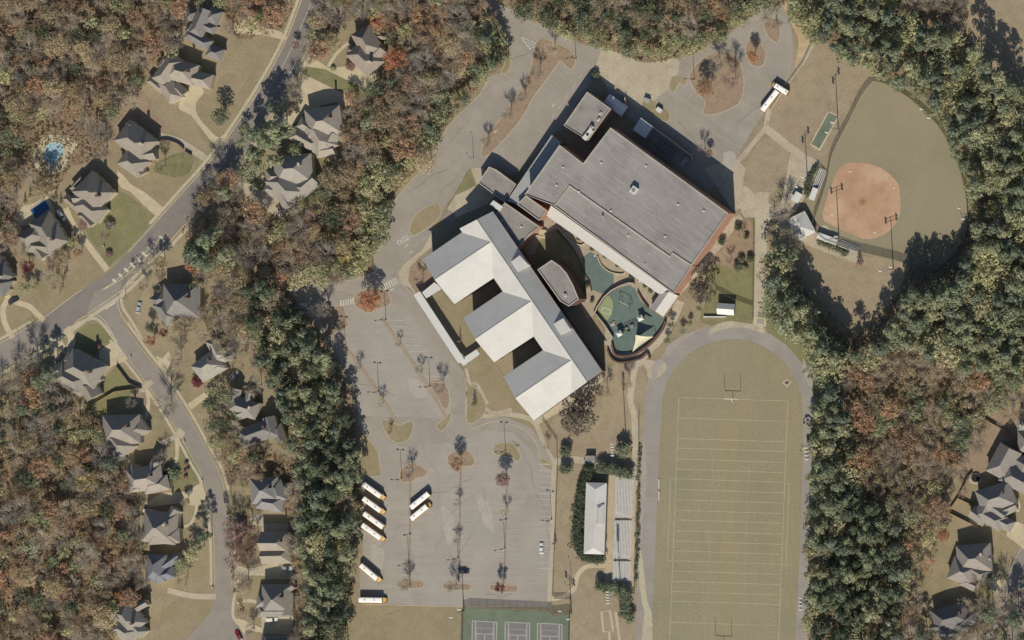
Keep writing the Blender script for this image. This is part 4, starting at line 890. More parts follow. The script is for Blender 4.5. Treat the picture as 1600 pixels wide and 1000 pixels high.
# windows on the sunny walls of the wings and on the big brick walls
win_me = None
def school_window(x, y, z, ang):
    global win_me
    if win_me is None:
        m = MB(); m.box(0, 0, 0, 1.9, 0.14, 1.7); a = m.build('window', M_white); m = MB(); m.box(0, -0.05, 0, 1.6, 0.14, 1.4); b = m.build('pane', M_glass); win_me = (a.data, b.data); bpy.data.objects.remove(a); bpy.data.objects.remove(b)
    o = bpy.data.objects.new('window', win_me[0]); COL.objects.link(o); o.parent = SCH; o.location = (x, y, z); o.rotation_euler = (0, 0, ang)
    p = bpy.data.objects.new('pane', win_me[1]); COL.objects.link(p); p.parent = o
def windows_along(a, b, h, zs, n, out=0.0, inset=0.0):
    A0, B0 = P(*a, h), P(*b, h); ang = math.atan2(B0[1]-A0[1], B0[0]-A0[0])
    for z in zs:
        for i in range(n):
            t_ = (i+0.7)/(n+0.4); school_window(A0[0]+(B0[0]-A0[0])*t_+math.sin(ang)*(out-inset), A0[1]+(B0[1]-A0[1])*t_-math.cos(ang)*(out-inset), z, ang)
for s0, s1 in (((710,475),(776,429)), ((772,566),(839,521)), ((834,657),(917,597))): windows_along(s0, s1, EH, (3.0, 7.6), 8, inset=1.17)

# kit on the roofs
def rtu(px, py, h, sx, sy, sz, ang, label, mat=M_canopy):
    t = thing('rooftop_unit', label, 'air conditioner', (*P(px, py, h+sz), h+0.1), math.radians(ang))
    m = MB(); m.box(0, 0, sz/2, sx, sy, sz); m.build('housing', mat, t); m = MB(); m.tube((0, 0, sz), (0, 0, sz+0.15), min(sx, sy)*0.35, n=12); m.build('fan', M_darksteel if sx > 3 else M_steel, t)
rtu(990, 297, 15, 2.6, 3.2, 2.2, -35, 'square pale air handler alone in the middle of the great flat roof')
rtu(918, 210, 8.5, 5.5, 2.0, 1.6, 52, 'long white air unit at the near edge of the small flat roof'); rtu(924, 199, 8.5, 1.4, 1.3, 1.8, 52, 'small dark-shadowed unit beside the long white air unit')
rtu(935, 187, 8.5, 1.6, 1.0, 0.9, 52, 'small white vent box near the right edge of the small flat roof'); rtu(938, 177, 8.5, 1.3, 1.0, 0.7, 52, 'white vent box nearest the upper right corner of the small flat roof')
rtu(941, 338, 14.2, 0.7, 0.7, 1.5, 0, 'thin vent stack on the lower roof strip, leftmost'); rtu(982, 368, 14.2, 1.2, 1.0, 0.4, 20, 'white roof hatch in the middle of the lower roof strip'); rtu(1008, 412, 14.2, 0.6, 0.6, 0.4, 0, 'tiny white vent on the lower roof strip nearest the right end')
rtu(883, 461, 14.0, 1.3, 1.3, 0.9, 20, 'round white fan housing on the curved library roof')
m = MB(); a_, b_ = P(974, 345, 15.1), P(973, 346, 15.1)
# walls of the service yard and chillers
def wallp(label, pts, w, h, mat, cap=None, name='yard_wall'):
    m = MB(); wallrun(m, [P(*p, h) for p in pts], w, 0, h, world=True, mtop=1 if cap else None); return tag(m.build(name, [mat, cap] if cap else mat), label, 'wall')
wallp('pale topped wall bounding the shaded service yard behind the great roof', [(1020,199),(1052,222),(1072,238),(1079,242),(1082,249)], 0.45, 3.6, M_brick, M_coping)
wallp('short pale topped wall beside the small white loading roof', [(958,172),(973,184)], 0.4, 2.6, M_brick, M_coping)
wallp('short white topped wall standing off the loading bay corner', [(976,152),(978,168)], 0.4, 2.6, M_brick, M_coping)
pr = [P(776,266,5.2), P(806,288,5.2)]
k = 0
for r_ in range(3):
    for i in range(5):
        x_, y_ = 1026+i*6.4-r_*5+r_*1.5, 218+i*4.6+r_*7.5
        t = thing('chiller', 'grey chiller in the %s row of the shaded service yard' % ('outer', 'middle', 'inner')[r_], 'chiller', (*G(x_+4, y_), 0), math.radians(-36), 'chillers in the %s row of the service yard' % ('outer', 'middle', 'inner')[r_])
        m = MB(); m.box(0, 0, 0.85, 1.5, 1.3, 1.5); m.build('housing', M_greymetal, t); m = MB(); m.tube((0, 0, 1.6), (0, 0, 1.75), 0.5, n=10); m.build('fan', M_darksteel, t)
t = thing('trailer', 'grey flatbed trailer parked in the shaded service yard', 'trailer', (*G(1070, 253), 0), math.radians(50)); m = MB(); m.box(0, 0, 0.85, 5.2, 2.2, 0.25); m.build('bed', M_greymetal, t)
for s in (-1, 1):
    m = MB(); m.tube((0, s*1.15, 0.4), (0, s*0.95, 0.4), 0.4, n=12); m.build('wheel', M_black, t)
gable_box('storage_shed', 'narrow white roofed shed against the small flat roofed block', 'shed', 962, 164, 10.0, 5.0, -35, 3.2, 0.9, M_greymetal, M_white)
# covered walkway
for nm, pts, h_ in (('the long one parallel to the car park', [(646,461),(656,455),(726,562),(716,568)], 4.2), ('the short one joining the first wing', [(659,457),(679,441),(690,451),(666,466)], 3.6), ('the short one joining the second wing', [(717,564),(744,546),(750,553),(724,572)], 3.6)):
    t = thing('covered_walkway', 'white covered walkway, '+nm, 'walkway', (0, 0, 0)); w = [P(x, y, h_) for x, y in pts]
    m = MB(); m.prism(w, h_-0.35, h_); m.build('roof', M_canopy, t)
    for e0, e1 in ((0, 3), (1, 2)) if 'long' in nm else ((0, 1), (3, 2)):
        for i in range(9 if 'long' in nm else 3):
            u = (i+0.5)/(9 if 'long' in nm else 3); a, b = (w[0], w[3]) if False else (w[e0], w[e1])
            q = (a[0]+(b[0]-a[0])*u, a[1]+(b[1]-a[1])*u); cx = sum(p[0] for p in w)/4; cy = sum(p[1] for p in w)/4
            dx, dy = cx-q[0], cy-q[1]; d = math.hypot(dx, dy) or 1; m = MB(); 
            if 'long' in nm:
                A_, B_ = (w[0], w[3]) if e0 == 0 else (w[1], w[2]); q = (A_[0]+(B_[0]-A_[0])*u, A_[1]+(B_[1]-A_[1])*u); o_ = (w[1][0]-w[0][0], w[1][1]-w[0][1]); s_ = 0.15 if e0 == 0 else -0.15; q = (q[0]+o_[0]*s_, q[1]+o_[1]*s_)
            m.tube((q[0], q[1], 0), (q[0], q[1], h_-0.35), 0.11); m.build('post', M_white, t)

# ================================================================ COURTYARD AND PLAYGROUND
sheet('courtyard', [(845,350),(860,335),(1035,458),(1015,482),(1000,470),(985,445),(960,455),(940,470),(930,490),(918,500),(905,470),(885,420),(850,390),(826,400),(812,380)], noise_mat('courtyard_paving_mat', ['#b3a48c', '#ab9d86', '#bcae96'], 0.1, 0.5, 2, fineamt=0.1), 4)
sheet('play_court', [(909,403),(922,394),(935,400),(942,416),(959,427),(959,445),(940,459),(925,452),(915,430)], M_teal, 6)
PLAY = [(934,480),(944,465),(956,455),(970,449),(981,446),(992,450),(1000,469),(1012,481),(1032,494),(1039,501),(1032,514),(1021,527),(1006,539),(990,550),(966,551),(958,536),(957,521),(947,506)]
sheet('playground_surface', PLAY, M_teal, 5)
sheet('play_court', [(946+11.5*math.cos(a)-2.5*math.sin(a), 482+20*math.sin(a)) for a in np.linspace(0, 6, 16)], M_lime, 6, True)
stripes([((942,480),(955,485)), ((955,485),(952,492)), ((952,492),(940,487)), ((940,487),(942,480))], 0.3, M_line, 7, 'court_lines')
sheet('path', [(947,506),(957,521),(957,536),(966,551),(990,550),(1006,539),(1020,528),(1034,515),(1042,505),(1058,470),(1066,470),(1050,508),(1035,530),(1018,545),(1000,556),(975,562),(960,560),(950,550),(945,535)], M_conc2, 4)
sheet('planting_bed', [(1000,540),(1012,527),(1022,524),(1018,534),(1006,541)], M_rust, 6, True); sheet('planting_bed', [(905,500),(915,540),(940,575),(946,560),(946,520),(930,490),(915,480)], M_yard, 3)
wallp('curved pale wall between the teal court and the playground', [(927,493),(933,480),(943,465),(955,454),(968,447),(982,442),(990,443)], 0.5, 2.2, M_brickd, M_coping, 'garden_wall')
wallp('straight pale topped wall left of the lime play court', [(930,490),(944,507),(957,527)], 0.4, 2.0, M_brickd, M_coping, 'garden_wall')
wall_thing('dark brick retaining wall curving under the cream sail', [(957,538),(962,553),(975,557),(992,554),(1010,543),(1024,530),(1036,514),(1041,502)], 0.9, 1.8, M_brickd, True, 'garden_wall')
wall_thing('outer dark brick wall of the playground ramp', [(950,546),(957,560),(968,566),(984,565),(1002,560),(1012,552),(1016,560)], 0.7, 1.6, M_brickd, True, 'garden_wall')
wall_thing('brick wall from the white porch down to the playground', [(997,455),(1004,468),(1014,481)], 0.5, 1.2, M_brickd, False, 'garden_wall')
for i, p_ in enumerate(([(872,352),(882,368),(895,378),(908,383),(915,379)], [(934,400),(940,414),(952,424),(966,428),(976,427),(977,420)], [(863,408),(878,418),(890,435),(900,455),(905,466)], [(870,360),(893,385),(908,410),(914,428),(921,440),(925,455)], [(905,468),(914,470),(914,440)], [(827,372),(838,368),(850,370)])):
    wall_thing('low curved brick planter wall in the courtyard, %s' % ('below the left end of the white canopy','beside the teal court','hugging the library roof','along the edge of the shaded lawn','at the lower tip of the library','at the head of the steps')[i], p_, 0.4, 0.8, M_beige if i in (0, 1, 5) else M_brickd, True, 'planter_wall')
sheet('lawn', [(846,372),(868,358),(880,368),(905,408),(912,430),(912,462),(900,440),(880,412),(862,404),(850,408),(838,415),(836,400)], M_green, 5, True)
steps = thing('courtyard_steps', 'flight of pale steps beside the junction roof', 'steps', (*G(848, 367), 0), math.radians(-10))
for i in range(5):
    m = MB(); m.box(0, 2.0-i*0.8, 0.15+(4-i)*0.12, 3.4, 0.8, 0.3+(4-i)*0.24); m.build('step', M_conc, steps)
# play equipment
def play_tower(px, py, label, ang=25):
    t = thing('play_tower', label, 'playground tower', (*G(px+3, py), 0), math.radians(ang))
    for x in (-0.9, 0.9):
        for y in (-0.9, 0.9): m = MB(); m.tube((x, y, 0), (x, y, 3.0), 0.07); m.build('post', M_green_s, t)
    m = MB(); m.box(0, 0, 1.4, 2.0, 2.0, 0.1); m.build('deck', M_darksteel, t)
    m = MB(); hip_roof(m, (0, 0), 2.6, 2.5, 0, 3.0, 0.9, 'hh', 0.45); m.build('roof', M_canopy, t)
    m = MB()
    pts = [(1.0+0.45*i, -0.4+0.9*math.sin(i*0.7), 1.5-0.17*i) for i in range(8)]
    for a, b in zip(pts, pts[1:]): m.tube(a, b, 0.35, n=8)
    m.build('slide', M_green_s, t)
    m = MB()
    for k in range(6): m.box(-1.5, 0, 0.2+k*0.22, 0.06, 0.9, 0.05)
    m.tube((-1.5, -0.45, 0), (-1.2, -0.45, 1.5), 0.04); m.tube((-1.5, 0.45, 0), (-1.2, 0.45, 1.5), 0.04); m.build('ladder', M_darksteel, t)
play_tower(1000, 497, 'play tower with a white roof beside the dark spiral slide'); play_tower(967, 521, 'play tower with a white roof nearest the straight wall', 30)
t = thing('climbing_frame', 'low climbing bridge of pipes between the two white roofed play towers', 'climbing frame', (*G(985, 511), 0), math.radians(25))
m = MB(); [m.tube((-3+i*0.9, -0.6, 0), (-3+i*0.9, -0.6, 2.1), 0.06) for i in range(8)]; [m.tube((-3+i*0.9, 0.6, 0), (-3+i*0.9, 0.6, 2.1), 0.06) for i in range(8)]; m.build('post', M_green_s, t)
m = MB(); [m.tube((-3+i*0.45, -0.6, 2.1), (-3+i*0.45, 0.6, 2.1), 0.05) for i in range(15)]; m.tube((-3, -0.6, 2.1), (3.3, -0.6, 2.1), 0.06); m.tube((-3, 0.6, 2.1), (3.3, 0.6, 2.1), 0.06); m.build('rungs', M_darksteel, t)
for i_, (dx_, r_) in enumerate(((-1.8, 0.7), (0.9, 0.9))):
    m = MB(); m.tube((dx_, 0, 0.9), (dx_, 0, 1.0), r_, n=10); m.build('deck', M_greymetal, t)
m = MB(); 
t = thing('swing_frame', 'tall triangular swing frame standing on the teal surface', 'swing set', (*G(978, 474), 0), math.radians(-25))
for x in (-2.6, 2.6):
    m = MB(); m.tube((x, -1.6, 0), (x, 0, 4.0), 0.09); m.tube((x, 1.6, 0), (x, 0, 4.0), 0.09); m.build('leg', M_darksteel, t)
m = MB(); m.tube((-2.6, 0, 4.0), (2.6, 0, 4.0), 0.1); m.build('top_bar', M_white, t)
for x in (-1.3, 1.3):
    m = MB(); m.tube((x-0.25, 0, 4.0), (x-0.25, 0, 0.6), 0.02, n=4); m.tube((x+0.25, 0, 4.0), (x+0.25, 0, 0.6), 0.02, n=4); m.box(x, 0, 0.55, 0.6, 0.25, 0.06); m.build('swing', M_black, t)
def sail(label, pts, h, mat, name='shade_sail'):
    t = thing(name, label, 'shade sail', (0, 0, 0)); w = [(*P(x, y, hh), hh) for (x, y), hh in zip(pts, h)]
    n = 8; V, F = [], []; idx = {}
    c = [sum(p[k] for p in w)/3 for k in range(3)]
    for i in range(n+1):
        for j in range(n+1-i):
            u, v_ = i/n, j/n; q = 1-u-v_; bow = 27*u*v_*q; edge = 4*(u*v_+v_*q+q*u)*0.14*(1-bow*0.5)
            p = [w[0][k]*q+w[1][k]*u+w[2][k]*v_ for k in range(3)]; p = [p[k]+(c[k]-p[k])*edge for k in range(3)]; p[2] -= 0.35*bow
            idx[(i, j)] = len(V); V.append(p)
    for i in range(n):
        for j in range(n-i):
            F.append((idx[(i, j)], idx[(i+1, j)], idx[(i, j+1)]))
            if j < n-i-1: F.append((idx[(i+1, j)], idx[(i+1, j+1)], idx[(i, j+1)]))
    mk('fabric', V, F, mat, t)
    for p in w: m = MB(); m.tube((p[0], p[1], 0), (p[0], p[1], p[2]+0.1), 0.1); m.build('post', M_darksteel, t)
sail('large cream triangular shade sail over the lower right of the playground', [(993,523),(1021,526),(988,550)], (5.2, 4.2, 4.4), M_sail)
# small trees in planters handled with the vegetation
m = MB(); m.box(0, 0, 0.4, 1.8, 1.2, 0.8, 0.4); m.box(0.3, 1.0, 0.3, 1.0, 0.8, 0.6, 0.2); o = m.build('play_rocks', M_conc2); o.location = (*G(958, 507), 0); tag(o, 'cluster of pale climbing rocks at the foot of the straight playground wall', 'rocks')

for i, (x_, y_) in enumerate(((880,262),(905,300),(940,255),(1010,260),(1060,320),(1100,330),(1040,370),(955,330),(870,290),(1000,440),(930,400),(815,355),(785,345))):
    h_ = 15.0 if i < 9 else 14.2
    if i >= 11: h_ = 8.6
    t = thing('roof_vent', 'small grey roof vent on the %s' % ('great flat roof' if i < 8 else 'lower roof strip' if i < 11 else 'junction roof'), 'roof vent', (*P(x_, y_, h_), h_+0.1), 0, 'small vents on the %s' % ('great flat roof' if i < 8 else 'lower roof strip' if i < 11 else 'junction roof'))
    m = MB(); m.tube((0, 0, 0), (0, 0, 0.5), 0.3, n=8); m.build('pipe', M_greymetal, t); m = MB(); m.tube((0, 0, 0.5), (0, 0, 0.65), 0.45, n=8); m.build('cap', M_canopy, t)
# ================================================================ HOUSES
house_win = {}
def house(label, blocks, roofcol='#a39a8a', wallm=None, eh=5.4, pitch=1.0, chimney=None, nwin=3):
    """blocks: (px, py, length px, width px, ridge angle deg, ends, [eave height])"""
    bx = P(blocks[0][0], blocks[0][1], eh); t = thing('house', label, 'house', (bx[0], bx[1], 0)); wallm = wallm or M_beige
    W_, Rf = MB(), MB(); first = None
    for bi, b in enumerate(blocks):
        cx, cy, L, W, ang, ends = b[:6]; e = (b[6] if len(b) > 6 else eh)+0.017*bi; a = math.radians(ang)
        c = P(cx, cy, e); c = (c[0]-bx[0], c[1]-bx[1]); L *= S; W *= S
        if L < W: L, W, a = W, L, a+math.pi/2
        rise = W/2*pitch; hip_roof(Rf, c, L, W, a, e, rise, ends, 0.5)
        W_.box(c[0], c[1], (e-0.18)/2, L-0.9-0.02*bi, W-0.9-0.02*bi, e-0.19, a)
        for s_, en in ((-1, ends[0]), (1, ends[1])):
            if en == 'g':
                x = s_*(L/2-0.42); pts = [(x, -W/2+0.45, e-0.19), (x, W/2-0.45, e-0.19), (x, 0, e+rise-0.6*pitch)]
                W_.face([(c[0]+p[0]*math.cos(a)-p[1]*math.sin(a), c[1]+p[0]*math.sin(a)+p[1]*math.cos(a), p[2]) for p in (pts if s_ > 0 else pts[::-1])])
        if first is None or L*W > first[2]*first[3]: first = (c[0], c[1], L, W, a, e, rise)
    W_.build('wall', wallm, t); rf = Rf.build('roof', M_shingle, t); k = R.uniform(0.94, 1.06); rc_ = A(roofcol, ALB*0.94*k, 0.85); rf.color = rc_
    c0, c1, L, W, a, e, rise = first
    # chimney
    ch = chimney or (L*0.28, W*0.12)
    x, y = c0+ch[0]*math.cos(a)-ch[1]*math.sin(a), c1+ch[0]*math.sin(a)+ch[1]*math.cos(a)
    m = MB(); m.box(x, y, e+rise*0.55, 0.8, 1.1, rise*1.1+0.6, a); m.box(x, y, e+rise*1.1+0.35, 0.95, 1.25, 0.16, a, 0); m.build('chimney', R.choice([M_brickd, M_beige, M_brickd]), rf)
    m = MB(); 
    for i in range(3): m.tube((c0+R.uniform(-.25, .25)*L*math.cos(a), c1+R.uniform(-.25, .25)*L*math.sin(a), e+rise*0.5), (c0+R.uniform(-.25, .25)*L*math.cos(a), c1+R.uniform(-.2, .2)*L*math.sin(a), e+rise*0.5), 0.01, n=4) if False else None
    q = (c0-L*0.15*math.cos(a)+W*0.16*math.sin(a), c1-L*0.15*math.sin(a)-W*0.16*math.cos(a)); m.tube((*q, e+rise*0.5), (*q, e+rise*0.68+0.45), 0.12, n=8); m.build('vent_pipe', M_white, rf)
    # windows and door on the sides of the main block
    if not house_win:
        m = MB(); m.box(0, 0, 0, 1.3, 0.12, 1.5); o = m.build('window', M_white); m = MB(); m.box(0, -0.04, 0, 1.05, 0.12, 1.25); o2 = m.build('pane', M_glass)
        m = MB(); m.box(0, 0, 1.05, 1.1, 0.12, 2.1); o3 = m.build('door', M_darksteel); m = MB(); m.box(0, 0, 1.2, 4.8, 0.12, 2.3); o4 = m.build('garage_door', M_white)
        house_win.update(w=o.data, p=o2.data, d=o3.data, g=o4.data)
        for q_ in (o, o2, o3, o4): bpy.data.objects.remove(q_)
    for s_ in (-1, 1):
        ang_ = a if s_ < 0 else a+math.pi
        for i in range(nwin):
            u = (i+0.5)/nwin*(L-2.5)-(L-2.5)/2; yy = s_*(W/2-0.45+0.03)
            px_, py_ = c0+u*math.cos(a)-yy*math.sin(a), c1+u*math.sin(a)+yy*math.cos(a)
            for z in ((1.6, 4.2) if e > 5 else (1.6,)):
                if i == 1 and s_ < 0 and z < 2:
                    o = bpy.data.objects.new('door', house_win['d']); COL.objects.link(o); o.parent = t; o.location = (px_, py_, 0); o.rotation_euler = (0, 0, ang_); continue
                o = bpy.data.objects.new('window', house_win['w']); COL.objects.link(o); o.parent = t; o.location = (px_, py_, z); o.rotation_euler = (0, 0, ang_)
                p = bpy.data.objects.new('pane', house_win['p']); COL.objects.link(p); p.parent = o
    b = blocks[-1]; aa = math.radians(b[4]); ee = (b[6] if len(b) > 6 else eh); c = P(b[0], b[1], ee); c = (c[0]-bx[0], c[1]-bx[1]); ww = min(b[2], b[3])*S
    if ww > 5.5:
        o = bpy.data.objects.new('garage_door', house_win['g']); COL.objects.link(o); o.parent = t; l_ = max(b[2], b[3])*S/2-0.42
        if b[2] < b[3]: aa += math.pi/2
        o.location = (c[0]+math.cos(aa)*l_, c[1]+math.sin(aa)*l_, 0); o.rotation_euler = (0, 0, aa+math.pi/2)
    return t
TAUPE, TAN, GREY, CHAR, BROWN = '#a29888', '#b5a896', '#989690', '#7f7c7c', '#958879'
house('grey many gabled house at the top left with a deep shadow to its right', [(313,35,46,25,67,'hg'),(334,25,24,22,67,'hh',5.0),(310,61,44,19,-30,'hh',4.6),(299,24,20,17,67,'hh',4.4),(336,82,26,20,-20,'hh',4.2),(327,43,22,15,-25,'gh',4.8),(298,44,16,13,60,'hg',4.4)], '#8f8a83')
house('tan roofed mansion beside the wide pale turning drive, left of the main road', [(262,109,50,27,55,'hh',6.0),(285,112,46,34,-15,'hh'),(312,124,40,24,-12,'hh',4.6),(266,141,38,24,-60,'hh',4.6),(244,132,30,13,-40,'hh',3.6),(279,140,24,17,-45,'hg',3.6),(256,98,22,12,60,'hh',5.0)], '#aca08c')
house('brown grey house whose dark roof slope faces the curved retaining wall', [(212,220,56,42,-38,'hh',5.8),(208,254,40,32,-35,'hh'),(228,242,30,20,10,'hg',4.6),(216,262,26,18,-60,'hg',4.0),(199,206,26,18,60,'hg',5.2)], '#a09684')
house('hip roofed house above the curved front garden path on the green lawn', [(146,300,50,46,-44,'hh',5.8),(142,325,46,30,-38,'hh',5.0),(114,318,34,13,-42,'hh',3.4),(135,342,28,15,-48,'hg',4.0),(119,286,26,6,48,'hh',3.4),(127,310,26,14,0,'gh',4.6)], '#a39786')
house('olive grey roofed house in front of the dark blue swimming pool', [(76,363,56,38,-58,'hh',5.8),(50,370,42,30,32,'hh',5.0),(64,385,44,22,-5,'hh',4.6),(62,392,26,20,-55,'hg',4.0)], '#98907f')
house('dark roofed house cut by the left edge of the frame', [(-4,424,40,36,-60,'hh'),(-6,440,46,30,-30,'hh',5.0),(6,452,20,14,30,'hg',3.8)], '#7e7b75')
house('light brown roofed house right of the main road, next to the big russet oak', [(574,66,46,34,-60,'hh',5.8),(570,91,50,36,-45,'hh',5.0),(598,57,28,10,-3,'hh',4.2),(565,55,22,11,-70,'hh',4.4),(588,84,26,22,45,'hg',4.4),(552,79,20,12,-15,'hh',4.0)], '#a89a88')
house('large tan house whose ridge points up to the loop driveway', [(506,190,56,46,8,'hh',6.0),(500,212,54,36,-62,'hh',5.2),(478,218,50,24,-30,'hh',4.4),(515,222,32,22,62,'hg',4.8),(482,198,34,20,-30,'hh',4.8),(508,235,30,20,10,'hg',4.2)], '#a99f8d')
house('tan house with a cracked pale forecourt, below the loop driveway house', [(458,264,60,46,4,'hh',6.0),(446,292,56,38,-48,'hh',5.2),(432,276,34,24,2,'hh',4.6),(478,290,36,26,40,'hg',4.8),(446,308,34,24,-60,'hg',4.4),(424,296,24,20,-30,'hh',3.8)], '#a39b8d')
house('dark hip roofed house beside the silver car at the street corner', [(284,470,58,54,0,'hh',5.8),(260,487,40,26,-58,'hh',5.0),(284,484,40,24,0,'hh',5.0),(250,468,26,22,35,'hh',4.2)], '#918c83')
house('large house on the corner lot with the circular drive', [(130,577,60,44,-28,'hh',6.0),(112,592,54,36,-28,'hh',5.2),(140,607,32,26,-62,'hg',4.6),(112,563,24,20,-35,'hg',4.2),(98,582,30,20,-40,'hh',4.2),(142,592,30,22,30,'hh',4.8)], '#a39a8a')
house('pale grey roofed house among bare trees, nearest the red bush', [(324,572,42,32,38,'hh',5.4),(338,546,38,20,-62,'hh',5.0),(350,559,30,14,15,'hg',4.4),(336,577,34,18,32,'hh',4.6)], '#aba493')
house('house with a broad light roof slope just below the board fence', [(190,671,58,46,2,'hh',5.8),(184,690,48,34,-50,'hh',5.0),(210,674,40,24,33,'hh',4.8),(182,706,30,24,-75,'hg',4.2)], '#a39888')
house('small grey house with two steep dormers, in the shade of tall pines', [(381,636,46,28,-18,'hh',5.2),(367,620,26,16,75,'hg',5.0),(388,624,22,14,70,'hg',4.8),(392,634,24,16,-12,'hh',4.4),(380,645,34,18,20,'hh',4.4)], '#9d968b')
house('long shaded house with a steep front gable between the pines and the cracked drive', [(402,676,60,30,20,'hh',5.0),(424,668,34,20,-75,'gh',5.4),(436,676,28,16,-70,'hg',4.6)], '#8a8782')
house('tan house with a narrow lit roof wing, beside the curved front path', [(226,748,56,38,8,'hh',5.6),(238,733,38,16,62,'gh',5.4),(215,744,34,30,-25,'hh',5.0),(244,757,40,24,12,'hh',4.8)], '#a79c8b')
house('brown roofed house with a lit arrow shaped wing below a wide drive', [(250,824,54,50,-6,'hh',5.6),(262,814,46,17,55,'hg',5.4),(256,838,50,24,4,'hh',5.2),(238,826,26,40,0,'hh',5.0)], '#a3988a')
house('blue grey roofed house with a small brick red deck, under the green oak', [(244,887,42,32,88,'hh',5.2),(262,880,42,14,35,'hg',5.0),(256,898,34,20,18,'hh',4.6)], '#858689')
house('grey green roofed house below the rust coloured tree at the bottom left', [(200,965,48,36,-52,'hh',5.4),(210,952,44,12,30,'hg',5.2),(194,985,40,28,-35,'hh',5.0),(212,980,36,18,-45,'hh',4.8),(188,958,24,30,0,'hh',4.6)], '#9f998b')
house('light grey roofed house, topmost of the three below the pine strip', [(414,766,44,40,5,'hh',5.4),(422,785,42,26,-10,'hh',5.0),(434,768,34,22,-70,'hh',5.0),(449,766,16,22,0,'hh',3.6)], '#9a9892')
house('cream and charcoal roofed house, middle of the three below the pine strip', [(430,848,46,34,0,'gh',5.6),(432,868,46,26,2,'gh',5.0),(440,866,26,24,50,'hh',4.6),(458,855,17,22,0,'hh',3.6)], '#aca18c')
house('charcoal roofed house with a lit zigzag ridge, lowest of the three below the pine strip', [(432,936,46,46,0,'hh',5.6),(430,955,54,18,0,'hh',4.8),(440,928,44,12,38,'hg',5.4),(412,940,22,22,80,'hh',5.0),(448,944,20,34,0,'gg',4.9)], '#9e978a')
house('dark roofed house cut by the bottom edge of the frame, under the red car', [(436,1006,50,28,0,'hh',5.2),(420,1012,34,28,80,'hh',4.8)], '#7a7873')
house('brown roofed house at the right edge of the frame beside the brick coloured yard', [(1568,722,50,38,62,'hg',5.6),(1592,748,56,36,-28,'hh',5.2),(1608,724,40,30,20,'hh',5.4),(1602,690,24,34,0,'hh',4.4)], '#9a9186', eh=5.6)
house('small grey roof at the right edge, above the brick coloured yard', [(1603,664,22,24,80,'hh',4.2)], '#9c9d9c', eh=4.2)
house('large grey house with many gables below the fenced back lawns', [(1556,778,56,40,18,'hh',5.8),(1543,790,52,26,62,'hh',5.2),(1548,808,46,26,-30,'hh',5.0),(1558,796,34,24,-35,'hg',4.8),(1530,806,22,28,55,'hg',4.2),(1572,796,34,18,25,'hg',4.6),(1566,815,38,20,-28,'hh',4.4)], '#9d968a')
house('brown grey house on the open tan lawn at the lower right', [(1522,872,54,44,5,'hh',5.8),(1506,893,44,38,-20,'hh',5.2),(1524,892,42,22,-30,'hh',5.0),(1534,876,30,18,18,'hg',4.8),(1514,910,26,20,-25,'hg',4.4)], '#a0968a')
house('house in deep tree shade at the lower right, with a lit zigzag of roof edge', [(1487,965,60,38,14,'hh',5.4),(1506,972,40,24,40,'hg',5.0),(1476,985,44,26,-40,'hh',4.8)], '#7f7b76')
# pools and yard things
def pool(label, pts, m_, smooth):
    w = [(x, y) for x, y in (cat_rom(pts, True, 5) if smooth else pts)]
    t = thing('swimming_pool', label, 'swimming pool', (0, 0, 0)); mb = MB(); mb.prism([G(*p) for p in w], 0.02, 0.26); mb.build('water', m_, t)
    mb = MB(); wallrun(mb, w, 0.35, 0.0, 0.30, True); mb.build('coping', M_conc, t)
pool('kidney shaped pale blue pool in the woods at the left', [(68,240),(74,226),(86,222),(98,226),(101,238),(94,246),(88,258),(76,256)], M_pool, True)
pool('rectangular dark blue pool behind the olive grey roofed house', [(47,328),(70,311),(79,326),(56,343)], M_poold, False)
t = thing('trampoline', 'round dark trampoline on the corner of the back lawn', 'trampoline', (*G(1525, 746.5), 0)); m = MB(); m.tube((0, 0, 0.8), (0, 0, 0.86), 1.9, n=20); m.build('mat', M_black, t)
m = MB(); pp = [(2.0*math.cos(a), 2.0*math.sin(a)) for a in np.linspace(0, 2*math.pi, 21)[:-1]]; wallrun(m, pp, 0.14, 0.78, 0.9, True, world=True); m.build('rim', M_steel, t)
for i in range(6):
    a = i*math.pi/3; m = MB(); m.tube((2.0*math.cos(a), 2.0*math.sin(a), 0), (2.0*math.cos(a), 2.0*math.sin(a), 0.8), 0.05); m.build('leg', M_steel, t)
t = thing('deck', 'small brick red deck on the left side of the blue grey roofed house', 'deck', (*G(233, 882), 0)); m = MB()
for i in range(9): m = MB(); m.box(-1.4+i*0.34, 0, 1.0, 0.30, 4.6, 0.06); m.build('plank', M_brick, t)
for x in (-1.4, 1.3):
    for y in (-2.1, 2.1): m = MB(); m.box(x, y, 0.5, 0.14, 0.14, 1.0); m.build('post', M_wood, t)
m = MB(); m.box(0, 0, 1.25, 4.5, 3.8, 2.5); t = thing('garden_shed', 'dark square shed roof on the drive between the top and middle pine strip houses', 'shed', (*G(378, 818), 0)); m.build('wall', M_wood, t); m = MB(); m.box(0, 0, 2.55, 4.0 if False else 4.9, 4.2, 0.15); m.build('roof', M_cardark, t)
t = thing('garden_shed', 'small tan shed in the yard at the left edge of the rust lawn', 'shed', (*G(164, 193), 0)); m = MB(); m.box(0, 0, 0.5, 0.9, 0.9, 1.0); m.build('wall', M_wood, t); m = MB(); hip_roof(m, (0, 0), 1.2, 1.2, 0, 1.0, 0.3, 'gg'); m.build('roof', M_canopy, t)
t = thing('pergola', 'white pergola beside the charcoal zigzag roofed house', 'pergola', (*G(464, 938), 0))
for x in (-1.3, 1.3):
    for y in (-1.8, 1.8): m = MB(); m.box(x, y, 1.2, 0.12, 0.12, 2.4); m.build('post', M_white, t)
